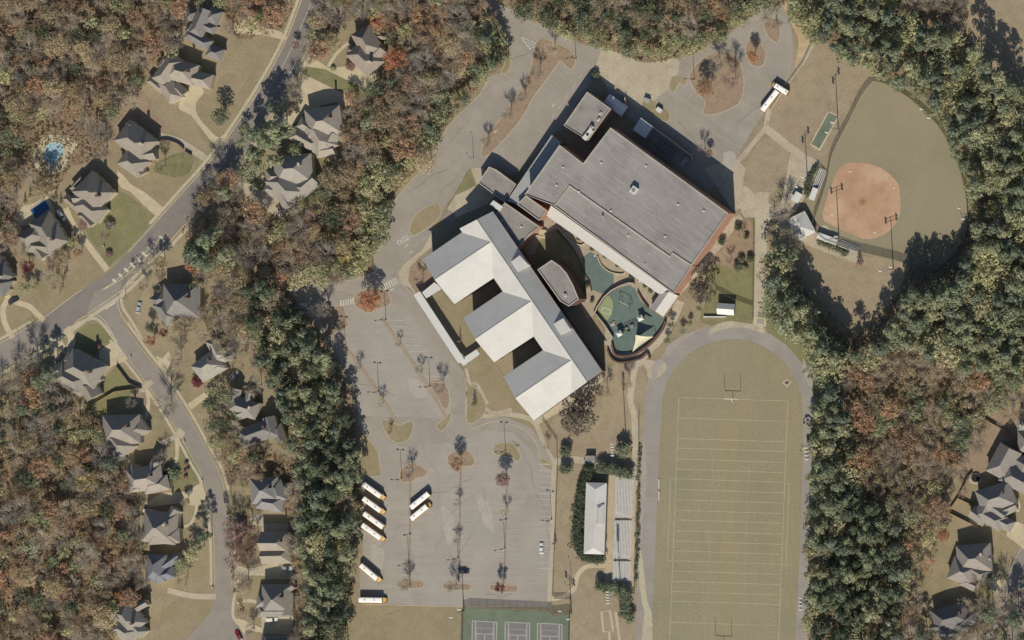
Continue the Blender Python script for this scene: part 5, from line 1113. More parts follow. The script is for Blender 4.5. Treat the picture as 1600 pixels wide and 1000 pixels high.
for i in range(7): m = MB(); m.box(0, -1.8+i*0.6, 2.45, 3.0, 0.1, 0.15); m.build('beam', M_white, t)
t = thing('playset', 'wooden garden playset frame at the edge of the wood beside the orange leaved tree', 'playset', (*G(1461, 834), 0), math.radians(60))
m = MB(); m.tube((-3, -0.8, 0), (-3, 0, 2.4), 0.08); m.tube((-3, 0.8, 0), (-3, 0, 2.4), 0.08); m.tube((3, -0.8, 0), (3, 0, 2.4), 0.08); m.tube((3, 0.8, 0), (3, 0, 2.4), 0.08); m.build('leg', M_wood, t); m = MB(); m.tube((-3, 0, 2.4), (3, 0, 2.4), 0.09); m.build('top_beam', M_wood, t)
for x in (-1, 1): m = MB(); m.box(x, 0, 0.5, 0.6, 0.25, 0.05); m.tube((x, 0, 0.5), (x, 0, 2.4), 0.02, n=4); m.build('swing', M_black, t)
def mailbox(px, py, label):
    t = thing('mailbox', label, 'mailbox', (*G(px, py), 0)); m = MB(); m.box(0, 0, 0.55, 0.45, 0.45, 1.1); m.build('pillar', M_brick, t); m = MB(); m.box(0, 0, 1.22, 0.3, 0.55, 0.26); m.build('box', M_white, t)
for x_, y_, l_ in ((163,385,'brick mailbox by the drive of the olive grey roofed house'),(205,558,'brick mailbox at the wide pale corner drive'),(289,690,'brick mailbox near the bare tree on the side street'),(317,751,'white topped mailbox where the asphalt drive meets the street'),(333,918,'mailbox by the long gravel drive near the foot of the street'),(1516,853,'small mailbox on the tan lawn at the lower right')): mailbox(x_, y_, l_)

# ================================================================ VEHICLES
def bus(px, py, heading, label, hood=True, L=11.2):
    """px,py: roof centre in the photo"""
    x, y = P(px, py, 3.1); t = thing('school_bus', label, 'bus', (x, y, 0), math.radians(heading), 'parked school buses')
    hl = 1.5 if hood else 0.0; bl = L-hl; cx = -hl/2
    m = MB()
    prof = [(-1.22, 0.55), (1.22, 0.55), (1.25, 1.6), (1.2, 2.55), (0.95, 2.95), (-0.95, 2.95), (-1.2, 2.55), (-1.25, 1.6)]
    for xx in (0,):
        a = [(cx-bl/2, p[0], p[1]) for p in prof]; b = [(cx+bl/2, p[0], p[1]) for p in prof]; n = len(prof)
        for i in range(n): m.face([a[i], b[i], b[(i+1) % n], a[(i+1) % n]])
        m.face(a); m.face(b[::-1])
    m.build('body', M_busyel, t)
    m = MB(); pr = [(-1.17, 2.62), (-0.96, 2.99), (-0.5, 3.10), (0.5, 3.10), (0.96, 2.99), (1.17, 2.62)]
    a = [(cx-bl/2+0.05, *p) for p in pr]; b = [(cx+bl/2-0.05, *p) for p in pr]
    for i in range(5): m.face([a[i], a[i+1], b[i+1], b[i]][::-1])
    m.face(a); m.face(b[::-1]); rf = m.build('roof', M_buswhite, t)
    for xx in (-2.5, 1.8):
        m = MB(); m.box(cx+xx, 0, 3.14, 0.6, 0.6, 0.08); m.build('hatch', M_greymetal, rf)
    if hood:
        m = MB(); x0, x1 = L/2-hl, L/2
        v = [(x0, -1.1, 0.55), (x0, 1.1, 0.55), (x0, 1.1, 1.75), (x0, -1.1, 1.75), (x1, -0.85, 0.6), (x1, 0.85, 0.6), (x1, 0.8, 1.35), (x1, -0.8, 1.35)]
        for f in ((0, 3, 2, 1), (4, 5, 6, 7), (3, 7, 6, 2), (0, 1, 5, 4), (0, 4, 7, 3), (1, 2, 6, 5)): m.face([v[k] for k in f])
        m.build('hood', M_busyel, t)
    m = MB(); m.box(cx+bl/2+0.01, 0, 2.15, 0.06, 2.1, 0.85); m.build('windscreen', M_glass, t)
    for s in (-1, 1):
        for i in range(9):
            m = MB(); m.box(cx-bl/2+0.9+i*(bl-1.6)/8.6, s*1.24, 2.05, 0.8, 0.05, 0.6); m.build('window', M_glass, t)
        for xx in (-L/2+2.6, L/2-(0.8 if hood else 2.2)):
            m = MB(); m.tube((xx, s*0.85, 0.5), (xx, s*1.2, 0.5), 0.5, n=14); m.build('wheel', M_black, t)
        m = MB(); m.box(L/2+0.0, s*0.65, 0.95, 0.08, 0.25, 0.2); m.build('headlight', M_white, t)
        m = MB(); m.tube((L/2-0.3, s*1.0, 1.6), (L/2+0.1, s*1.45, 1.9), 0.03, n=5); m.box(L/2+0.1, s*1.45, 1.9, 0.06, 0.2, 0.35); m.build('mirror', M_black, t)
    m = MB(); m.box(L/2+0.1, 0, 0.6, 0.15, 2.2, 0.25); m.build('front_bumper', M_black, t); m = MB(); m.box(-L/2-0.08, 0, 0.6, 0.15, 2.3, 0.25); m.build('rear_bumper', M_black, t)
    return t
bus(583, 767.5, -36, 'white roofed school bus with a yellow nose, topmost of the slanted stack of four')
bus(583, 790, -36, 'white roofed school bus with a yellow nose, second down in the slanted stack')
bus(583, 813, -36, 'white roofed school bus without a hood, third down in the slanted stack', False, 10.6)
bus(582, 832, -36, 'white roofed school bus with a yellow nose, lowest of the slanted stack of four', True, 11.8)
bus(578, 895.5, -40, 'white roofed school bus slanted on its own above the lone level bus')
bus(581, 937.5, -1, 'white roofed school bus parked level at the lower left corner of the car park', True, 11.9)
bus(655, 782, 39, 'white roofed school bus with no yellow nose, upper of the pair beside the left median', False, 10.2)
bus(656, 799, 39, 'white roofed school bus with a yellow nose, lower of the pair beside the left median', True, 10.6)
bus(1218, 137.5, 148, 'short white school bus with a yellow nose in the upper car park', True, 8.0)
bus(1202, 157, 52, 'long white bus along the kerb of the upper car park', False, 11.0)
def car(px, py, heading, label, mat, kind='car', L=4.7):
    x, y = P(px, py, 1.3); t = thing('parked_'+kind, label, kind, (x, y, 0), math.radians(heading))
    W = 0.92; m = MB()
    sec = [(-L/2, 0.45, 0.85, 0.8), (-L/2+0.25, 0.3, 0.95, 0.9), (-L*0.2, 0.28, 0.98, W), (L*0.2, 0.28, 0.98, W), (L/2-0.45, 0.3, 0.85, 0.9), (L/2, 0.42, 0.68, 0.76)]
    ring = lambda s: [(s[0], -s[3], s[1]), (s[0], s[3], s[1]), (s[0], s[3]*1.0, s[2]-0.12), (s[0], s[3]*0.88, s[2]), (s[0], -s[3]*0.88, s[2]), (s[0], -s[3], s[2]-0.12)]
    for a, b in zip(sec, sec[1:]):
        ra, rb = ring(a), ring(b)
        for i in range(6): m.face([ra[i], rb[i], rb[(i+1) % 6], ra[(i+1) % 6]])
    m.face(ring(sec[0])); m.face(ring(sec[-1])[::-1]); m.build('body', mat, t)
    h = 1.45 if kind == 'car' else 1.75; r0, r1 = (-L*0.36, L*0.22) if kind == 'car' else (-L*0.46, L*0.24); t0, t1 = (r0+0.55, r1-0.75) if kind == 'car' else (r0+0.15, r1-0.7)
    B = [(r0, -0.82, 0.93), (r1, -0.82, 0.93), (r1, 0.82, 0.93), (r0, 0.82, 0.93)]; T = [(t0, -0.66, h), (t1, -0.66, h), (t1, 0.66, h), (t0, 0.66, h)]
    m = MB()
    for i in range(4): m.face([B[i], B[(i+1) % 4], T[(i+1) % 4], T[i]])
    m.build('windows', M_glass, t)
    m = MB(); m.box((t0+t1)/2, 0, h+0.01, t1-t0+0.04, 1.36, 0.06); m.build('roof', mat, t)
    for s in (-1, 1):
        for xx in (-L*0.3, L*0.31):
            m = MB(); m.tube((xx, s*0.72, 0.33), (xx, s*0.93, 0.33), 0.33, n=14); wh = m.build('wheel', M_black, t); m = MB(); m.tube((xx, s*0.9, 0.33), (xx, s*0.95, 0.33), 0.18, n=10); m.build('rim', M_carsilver, wh)
        m = MB(); m.box(L/2-0.03, s*0.6, 0.62, 0.08, 0.3, 0.12); m.build('headlight', M_white, t); m = MB(); m.box(-L/2+0.02, s*0.6, 0.72, 0.06, 0.3, 0.12); m.build('tail_light', M_red, t)
    return t
car(845.5, 857, 92, 'white car alone in the right aisle of the lower car park', M_white, L=5.0)
car(352, 778, 95, 'dark car with a bright windscreen on the side street by the curving drive', M_cardark)
car(216, 481, 78, 'silver grey car on the pale drive beside the corner verge', M_carsilver, L=5.2)
car(372, 993, 118, 'red car parked at the foot of the side street', M_red)
car(20, 470, 30, 'dark silver car on the half moon drive at the left edge', M_cardark)
car(95, 336, -55, 'white van on the dark yard beside the pool house', M_white, 'van', 5.6)
car(365, 586, 35, 'pale silver car in the shade of the pale grey roofed house', M_carsilver)
car(724, 893, 0, 'dark car beside the bare tree on the middle lower island', M_cardark, 'car', 4.8)
car(424, 968.5, 2, 'white van on the drive below the charcoal zigzag roofed house', M_white, 'van', 5.2)
car(231, 799, -10, 'white van on the drive at the left of the arrow shaped roof house', M_white, 'van', 4.6)
car(448, 888, 0, 'pale silver car on the drive below the cream and charcoal roofed house', M_carsilver)
car(1545, 992, 30, 'silver car in the shade at the lower right', M_carsilver)
# ================================================================ TREES
rng = np.random.default_rng(5)
def crown_geo(lobes, n_per, fs, flat=0.0, rr=None, squash=0.8):
    """leaf clumps: quads scattered on and in the lobes; lobes = (x,y,z,r)"""
    V, F = [], []
    rr = rr or rng
    for (x, y, z, r) in lobes:
        n = max(8, int(n_per*r*r))
        d = rr.normal(size=(n, 3)); d /= np.linalg.norm(d, axis=1)[:, None]; d[:, 2] = np.where(d[:, 2] < -0.35, -d[:, 2], d[:, 2])
        rad = r*(0.55+0.5*rr.random(n)**0.6); c = d*rad[:, None]; c[:, 2] *= squash; c += (x, y, z)
        nrm = d+rr.normal(size=(n, 3))*0.55; nrm[:, 2] += flat; nrm /= np.linalg.norm(nrm, axis=1)[:, None]
        u = np.cross(nrm, rr.normal(size=(n, 3))); u /= np.linalg.norm(u, axis=1)[:, None]; w = np.cross(nrm, u)
        s1 = fs*(0.6+0.8*rr.random(n))[:, None]; s2 = s1*(0.5+0.5*rr.random(n))[:, None]
        b = len(V)
        q = np.stack([c-u*s1, c-w*s2*0.9+u*s1*0.1, c+u*s1, c+w*s2], 1).reshape(-1, 3)
        V += q.tolist(); F += [(b+4*i, b+4*i+1, b+4*i+2, b+4*i+3) for i in range(n)]
    return V, F
def limb(V, F, M, a, b, r0, r1, n=5, mi=0):
    a = np.array(a, float); b = np.array(b, float); d = b-a; d /= np.linalg.norm(d)+1e-9
    u = np.cross(d, (0.3, 0.9, 0.2)); u /= np.linalg.norm(u); w = np.cross(d, u); i = len(V)
    for p, r in ((a, r0), (b, r1)):
        for k in range(n): t = 2*math.pi*k/n; V.append(list(p+u*r*math.cos(t)+w*r*math.sin(t)))
    for k in range(n): F.append((i+k, i+(k+1) % n, i+n+(k+1) % n, i+n+k)); M.append(mi)
def branching(h, spread, base=0.3, n1=7, n2=5, r=0.25, up=0.7, seed=0, tips=None):
    rr = np.random.default_rng(seed); V, F, M = [], [], []; ends = []
    top = np.array((rr.normal()*0.3, rr.normal()*0.3, h*0.62)); limb(V, F, M, (0, 0, 0), top, r, r*0.45, 6)
    for i in range(n1):
        t = base+(1-base)*((i+0.5)/n1)**0.8; s = top*t; a = i*2.4+rr.normal()*0.4; L_ = spread*(0.75+0.4*rr.random())*(1.15-0.35*t)
        e = s+np.array((math.cos(a)*L_*0.62, math.sin(a)*L_*0.62, (h-s[2])*up*(0.45+0.3*rr.random()))); limb(V, F, M, s, e, r*0.42, r*0.2, 4, 1)
        for j in range(n2):
            a2 = a+rr.normal()*0.75; t2 = 0.45+0.55*rr.random(); s2 = s+(e-s)*t2
            e2 = s2+np.array((math.cos(a2)*L_*0.5*(0.6+0.6*rr.random()), math.sin(a2)*L_*0.5*(0.6+0.6*rr.random()), (h-s2[2])*(0.15+0.55*rr.random()))); limb(V, F, M, s2, e2, r*0.18, r*0.07, 3, 1); ends.append((s2, e2))
    return V, F, M, ends
def twigs(ends, n, ln, w, rr):
    V, F = [], []
    for (s, e) in ends:
        for k in range(n):
            t = 0.25+0.8*rr.random(); p = s+(e-s)*t; d = (e-s)/np.linalg.norm(e-s)+rr.normal(size=3)*0.6; d[2] = abs(d[2])*0.8; d /= np.linalg.norm(d); q = p+d*ln*(0.5+rr.random())
            u = np.cross(d, rr.normal(size=3)); u /= np.linalg.norm(u); i = len(V)
            V += [list(p-u*w), list(p+u*w), list(q)]; F.append((i, i+1, i+2))
            for z in range(2):
                p2 = p+(q-p)*(0.3+0.5*rr.random()); d2 = d+rr.normal(size=3)*0.7; d2 /= np.linalg.norm(d2); q2 = p2+d2*ln*0.5; i = len(V)
                V += [list(p2-u*w*0.7), list(p2+u*w*0.7), list(q2)]; F.append((i, i+1, i+2))
    return V, F
PROTO = {}
def add_proto(kind, wood, crown, single=True):
    """store meshes: (trunk mesh, crown mesh, joined mesh)"""
    Vw, Fw, Mw = wood; Vc, Fc, cm = crown
    me1 = bpy.data.meshes.new(kind+'_trunk'); me1.from_pydata(Vw, [], Fw); me1.materials.append(M_bark); me1.materials.append(M_branch); me1.polygons.foreach_set('material_index', Mw)
    me2 = bpy.data.meshes.new(kind+'_crown'); me2.from_pydata(Vc, [], Fc); me2.materials.append(cm)
    me3 = bpy.data.meshes.new(kind); n = len(Vw); me3.from_pydata(list(Vw)+list(Vc), [], list(Fw)+[tuple(i+n for i in f) for f in Fc])
    for m_ in (M_bark, M_branch, cm): me3.materials.append(m_)
    me3.polygons.foreach_set('material_index', list(Mw)+[2]*len(Fc))
    PROTO.setdefault(kind, []).append((me1, me2, me3))
def R_(seed): return np.random.default_rng(seed)
for s in range(6):      # tall pines: open, clumpy, flattened tiers near the top
    rr = R_(100+s); h = 17.0; V, F, M = [], [], []; limb(V, F, M, (0, 0, 0), (rr.normal()*0.4, rr.normal()*0.4, h*0.93), 0.26, 0.08, 6); lob = []
    for i in range(20):
        t = rr.random(); z = h*(0.50+0.46*t); rad = 3.9*(1.08-t)**0.55*(0.35+0.65*rr.random()); a = i*2.39+rr.normal()*0.3
        x, y = math.cos(a)*rad, math.sin(a)*rad; lob.append((x, y, z, 0.95+0.55*rr.random())); limb(V, F, M, (0, 0, z-1.0), (x, y, z-0.1), 0.08, 0.03, 3)
    lob.append((0, 0, h*0.97, 1.0))
    Vc, Fc = crown_geo(lob, 32, 0.34, 0.2, rr, 0.6); add_proto('pine_tree', (V, F, M), (Vc, Fc, M_leaf))
for s in range(6):      # dense green broadleaf or holly like trees
    rr = R_(200+s); h = 10.0; V, F, M = [], [], []; limb(V, F, M, (0, 0, 0), (0, 0, h*0.7), 0.25, 0.1, 6); lob = [(0, 0, h*0.6, 2.2)]
    for i in range(17):
        a = i*2.39; rad = 3.3*math.sqrt((i+0.5)/17)*(0.85+0.3*rr.random()); z = h*0.86-rad*rad*0.20+rr.normal()*0.6; lob.append((math.cos(a)*rad, math.sin(a)*rad, z, 0.9+0.7*rr.random())); limb(V, F, M, (0, 0, h*0.35), (math.cos(a)*rad, math.sin(a)*rad, z), 0.09, 0.03, 3)
    Vc, Fc = crown_geo(lob, 22, 0.32, 0.1, rr, 0.8); add_proto('evergreen_tree', (V, F, M), (Vc, Fc, M_leaf))
for s in range(6):      # rust leaved oaks
    rr = R_(300+s); h = 12.0; V, F, M, ends = branching(h, 4.6, 0.35, 9, 5, 0.28, 0.75, 300+s); lob = []
    for (a_, e_) in ends:
        lob.append((e_[0]*0.92, e_[1]*0.92, e_[2], 0.85+0.6*rr.random()))
    lob += [(rr.normal()*1.8, rr.normal()*1.8, 8.2+rr.random()*2.2, 1.3) for _ in range(10)]
    Vc, Fc = crown_geo(lob, 17, 0.30, 0.1, rr, 0.8); add_proto('oak_tree', (V, F, M), (Vc, Fc, M_leaf))
for s in range(3):      # broad dense oaks
    rr = R_(350+s); h = 12.0; V, F, M, ends = branching(h, 4.8, 0.35, 9, 4, 0.3, 0.7, 350+s); lob = [(0, 0, h*0.62, 2.6)]
    for i in range(30):
        a = i*2.39; rad = 4.4*math.sqrt((i+0.5)/30)*(0.88+0.24*rr.random()); z = h*0.88-rad*rad*0.14+rr.normal()*0.5; lob.append((math.cos(a)*rad, math.sin(a)*rad, z, 0.9+0.6*rr.random()))
    Vc, Fc = crown_geo(lob, 42, 0.25, 0.1, rr, 0.8); add_proto('broad_oak_tree', (V, F, M), (Vc, Fc, M_leaf))
for s in range(7):      # leafless trees
    h = 12.0; V, F, M, ends = branching(h, 4.4, 0.28, 12, 7, 0.20, 0.85, 400+s); rr = R_(450+s)
    Vc, Fc = twigs(ends, 7, 1.5, 0.045, rr); add_proto('bare_tree', (V, F, M), (Vc, Fc, M_twig))
for s in range(4):      # thinly leaved trees: bare branches with a haze of dry leaves
    h = 12.0; V, F, M, ends = branching(h, 4.4, 0.3, 10, 6, 0.22, 0.8, 500+s); rr = R_(550+s)
    Vc, Fc = twigs(ends, 4, 1.4, 0.05, rr); lob = [(e_[0], e_[1], e_[2], 0.8) for (a_, e_) in ends]
    V2, F2 = crown_geo(lob, 9, 0.20, 0.0, rr, 0.9); n = len(Vc); Vc += V2; Fc += [tuple(i+n for i in f) for f in F2]; add_proto('thin_oak_tree', (V, F, M), (Vc, Fc, M_leaf))
for s in range(3):      # round shrubs
    rr = R_(600+s); V, F, M = [], [], []; limb(V, F, M, (0, 0, 0), (0, 0, 1.0), 0.08, 0.05, 5); lob = [(0, 0, 1.0, 1.25)]+[(rr.normal()*0.4, rr.normal()*0.4, 0.9+rr.random()*0.5, 0.8) for i in range(7)]
    Vc, Fc = crown_geo(lob, 95, 0.17, 0.1, rr, 0.9); add_proto('shrub', (V, F, M), (Vc, Fc, M_leaf))
for s in range(2):      # narrow conifers
    rr = R_(700+s); h = 9.0; V, F, M = [], [], []; limb(V, F, M, (0, 0, 0), (0, 0, h*0.9), 0.15, 0.04, 6); lob = []
    for i in range(26):
        t = i/26; a = i*2.39; rad = 1.6*(1-t)*(0.7+0.3*rr.random()); lob.append((math.cos(a)*rad, math.sin(a)*rad, h*(0.1+0.88*t), 0.55+0.5*(1-t)))
    Vc, Fc = crown_geo(lob, 30, 0.22, 0.1, rr, 0.7); add_proto('conifer', (V, F, M), (Vc, Fc, M_leaf))
HT = {'pine_tree': 17.0, 'evergreen_tree': 10.0, 'oak_tree': 12.0, 'bare_tree': 12.0, 'thin_oak_tree': 12.0, 'shrub': 1.9, 'conifer': 9.0, 'broad_oak_tree': 12.0}
COLS = {
 'pine': ['#676b50', '#6f7152', '#626850', '#7a7858', '#5c624e'], 'holly': ['#747653', '#807f58', '#6b6f50', '#8c875c', '#787a5a'], 'dark': ['#585e46', '#60664c', '#505840'],
 'rust': ['#a58362', '#a07d5c', '#a98560', '#96785c'], 'orange': ['#b87e52', '#b4764e'], 'brown': ['#94835f', '#8c7b5c', '#9c8b68', '#867758'], 'deep': ['#6d6257', '#75685a'], 'twig': ['#958670', '#897b67', '#9b8c74', '#7f7260'],
 'greytwig': ['#8c8474', '#7f776a'], 'yellow': ['#b39e62', '#a99a66'], 'olive': ['#908a62', '#88855f', '#988f68'], 'red': ['#83414a', '#7c3c42'], 'pinkish': ['#9c786c', '#8f7066']}
GAIN = {'twig': 2.4, 'greytwig': 2.1, 'dark': 2.4, 'pine': 3.0, 'holly': 2.6, 'olive': 2.3, 'red': 1.5, 'orange': 1.6, 'rust': 1.9, 'brown': 2.2, 'deep': 1.5}
def pcol(key): 
    c = A(R.choice(COLS[key]), ALB*R.uniform(0.85, 1.12)*GAIN.get(key, 1.7), 0.8); return c
CATN = {'pine_tree': 'pine tree', 'evergreen_tree': 'tree', 'oak_tree': 'tree', 'bare_tree': 'tree', 'thin_oak_tree': 'tree', 'shrub': 'shrub', 'conifer': 'tree', 'broad_oak_tree': 'tree'}
NAME = {'thin_oak_tree': 'oak_tree', 'broad_oak_tree': 'oak_tree', 'conifer': 'conifer_tree'}
REC = []
LM = [((583,800),'the slanted bus stack'),((580,915),'the lone level bus'),((84,236),'the pale blue pool'),((60,325),'the dark blue pool'),((284,118),'the tan mansion'),((318,40),'the top left gabled house'),((212,230),'the curved retaining wall'),((143,315),'the skylight house'),((65,365),'the pool house'),((575,75),'the light brown roof'),((505,205),'the loop driveway'),((452,285),'the cracked forecourt'),((210,400),'the yellow hatched median'),((280,475),'the silver car'),((130,585),'the circular drive'),((190,670),'the board fences'),((228,745),'the lit roof wing'),((252,828),'the arrow shaped roof'),((245,888),'the red deck'),((200,965),'the grey green roof'),((330,560),'the pale grey roof'),((380,630),'the steep dormers'),((415,675),'the shaded long house'),((422,772),'the light grey roof'),((432,860),'the cream charcoal roof'),((432,940),'the zigzag ridge'),((815,60),'the hatched triangle'),((980,110),'the worn concrete apron'),((1120,130),'the round leafy island'),((1215,40),'the sandy bank'),((1300,200),'the batting cage'),((1363,127),'the outfield corner'),((1500,260),'the outfield curve'),((1460,430),'the foul line end'),((1250,350),'the concession stand'),((1190,450),'the service track'),((1229,598),'the jump pit'),((1270,706),'the upper track floodlight'),((1262,938),'the lower track floodlight'),((1570,725),'the brick coloured yard'),((1525,745),'the trampoline'),((1465,835),'the wooden playset'),((1518,885),'the open tan lawn'),((1490,968),'the shaded house'),((1560,50),'the tan field'),((620,415),'the round road marking'),((470,477),'the left crosswalk'),((560,650),'the grass wedge'),((30,560),'the left road end'),((20,900),'the lower left corner'),((60,60),'the upper left corner'),((490,40),'the top of the road'),((650,280),'the green entrance beds')]
def forest_tree(kind, x, y, h, colkey, desc, where, wide, px, py): REC.append([NAME.get(kind, kind), kind, x, y, h, colkey, desc, where, wide, px, py, R.random()])
def grow():
    by = {}
    for r in REC: by.setdefault(r[0], []).append(r)
    own = {}
    for o in bpy.data.objects:
        if o.parent is None and 'category' in o: k = o.name.split('.')[0]; own[k] = own.get(k, 0)+1
    for nm, rs in by.items():
        def vis(r): return -30 < r[9] < 1630 and -30 < r[10] < 1030
        rs.sort(key=lambda r: (-vis(r), -r[4]*r[8])); cap = max(0, 296-own.get(nm, 0)); single, mass = rs[:cap], rs[cap:]
        hs = sorted(r[4] for r in single); lo, hi = hs[len(hs)//3], hs[2*len(hs)//3]
        for r in single:
            _, kind, x, y, h, ck, desc, where, wide, px, py, q = r
            me = R.choice(PROTO[kind])[2]; o = bpy.data.objects.new(nm, me); COL.objects.link(o); k = h/HT[kind]; o.location = (x, y, 0)
            o.scale = (k*wide*R.uniform(0.9, 1.12), k*wide*R.uniform(0.9, 1.12), k); o.rotation_euler = (0, 0, R.uniform(0, 6.28)); o.color = pcol(ck)
            L0, lm = min(LM, key=lambda l: (l[0][0]-px)**2+(l[0][1]-py)**2); dx, dy = px-L0[0], py-L0[1]; dd = math.hypot(dx, dy)
            sec = ('right of', 'above and right of', 'above', 'above and left of', 'left of', 'below and left of', 'below', 'below and right of')[int(round(math.atan2(-dy, dx)/(math.pi/4))) % 8]
            far = 'just ' if dd < 35 else '' if dd < 65 else 'some way ' if dd < 110 else 'far '
            sz = 'low' if h < lo else 'tall' if h > hi else 'middling'
            tag(o, '%s %s %s%s %s' % (sz, desc.replace('tall ', ''), far, sec, lm), CATN[kind], '%s group nearest %s' % (desc.replace('tall ', ''), lm))
        if not mass: continue
        V, F, C = [], [], []; base = 0
        for r in mass:
            _, kind, x, y, h, ck, desc, where, wide, px, py, q = r
            me = R.choice(PROTO[kind])[1]; n = len(me.vertices); co = np.empty(n*3); me.vertices.foreach_get('co', co); co = co.reshape(-1, 3)
            nf = len(me.polygons); k = h/HT[kind]; a = R.uniform(0, 6.28); c, s_ = math.cos(a), math.sin(a)
            per = 3 if kind == 'bare_tree' else 4
            fi = np.empty(sum(p.loop_total for p in me.polygons) if False else len(me.loops), dtype=np.int64); me.loops.foreach_get('vertex_index', fi)
            tot = np.empty(nf, dtype=np.int64); me.polygons.foreach_get('loop_total', tot); st = np.concatenate([[0], np.cumsum(tot)[:-1]])
            w = np.stack([(co[:, 0]*c-co[:, 1]*s_)*k*wide+x, (co[:, 0]*s_+co[:, 1]*c)*k*wide+y, co[:, 2]*k], 1)
            keep = range(0, nf, 2); cc = pcol(ck)
            for f in keep:
                ids = fi[st[f]:st[f]+tot[f]]; p = w[ids]; m_ = p.mean(0); p = m_+(p-m_)*1.38
                V.extend(p.tolist()); F.append(tuple(range(base, base+len(ids)))); base += len(ids); C.extend([cc]*len(ids))
        me = bpy.data.meshes.new(nm+'_mass'); me.from_pydata(V, [], F); me.materials.append(M_mass)
        at = me.color_attributes.new('species', 'FLOAT_COLOR', 'POINT'); at.data.foreach_set('color', np.array(C, dtype=np.float32).ravel())
        o = bpy.data.objects.new({'oak_tree': 'oak_wood', 'bare_tree': 'leafless_wood', 'pine_tree': 'pine_wood', 'evergreen_tree': 'evergreen_wood'}[nm], me); COL.objects.link(o)
        tag(o, 'the smaller %s filling the gaps of the woods' % {'oak_tree': 'dry leaved oaks', 'bare_tree': 'leafless trees', 'pine_tree': 'pines', 'evergreen_tree': 'green leafy trees'}[nm], 'woodland', None, 'stuff')
        print('mass', nm, len(mass), len(F))
def tree(kind, px, py, h, colkey, label, wide=1.0, at_base=False, group=None):
    """a tree one can single out: px,py is the crown in the photo (or the base)"""
    x, y = G(px, py) if at_base else P(px, py, h*0.7)
    me = R.choice(PROTO[kind]); t = thing(NAME.get(kind, kind), label, CATN[kind], (x, y, 0), R.uniform(0, 6.28), group); k = h/HT[kind]; t.scale = (k*wide, k*wide, k)
    a = bpy.data.objects.new('trunk', me[0]); b = bpy.data.objects.new('crown', me[1])
    for o in (a, b): COL.objects.link(o); o.parent = t
    b.color = pcol(colkey); return t

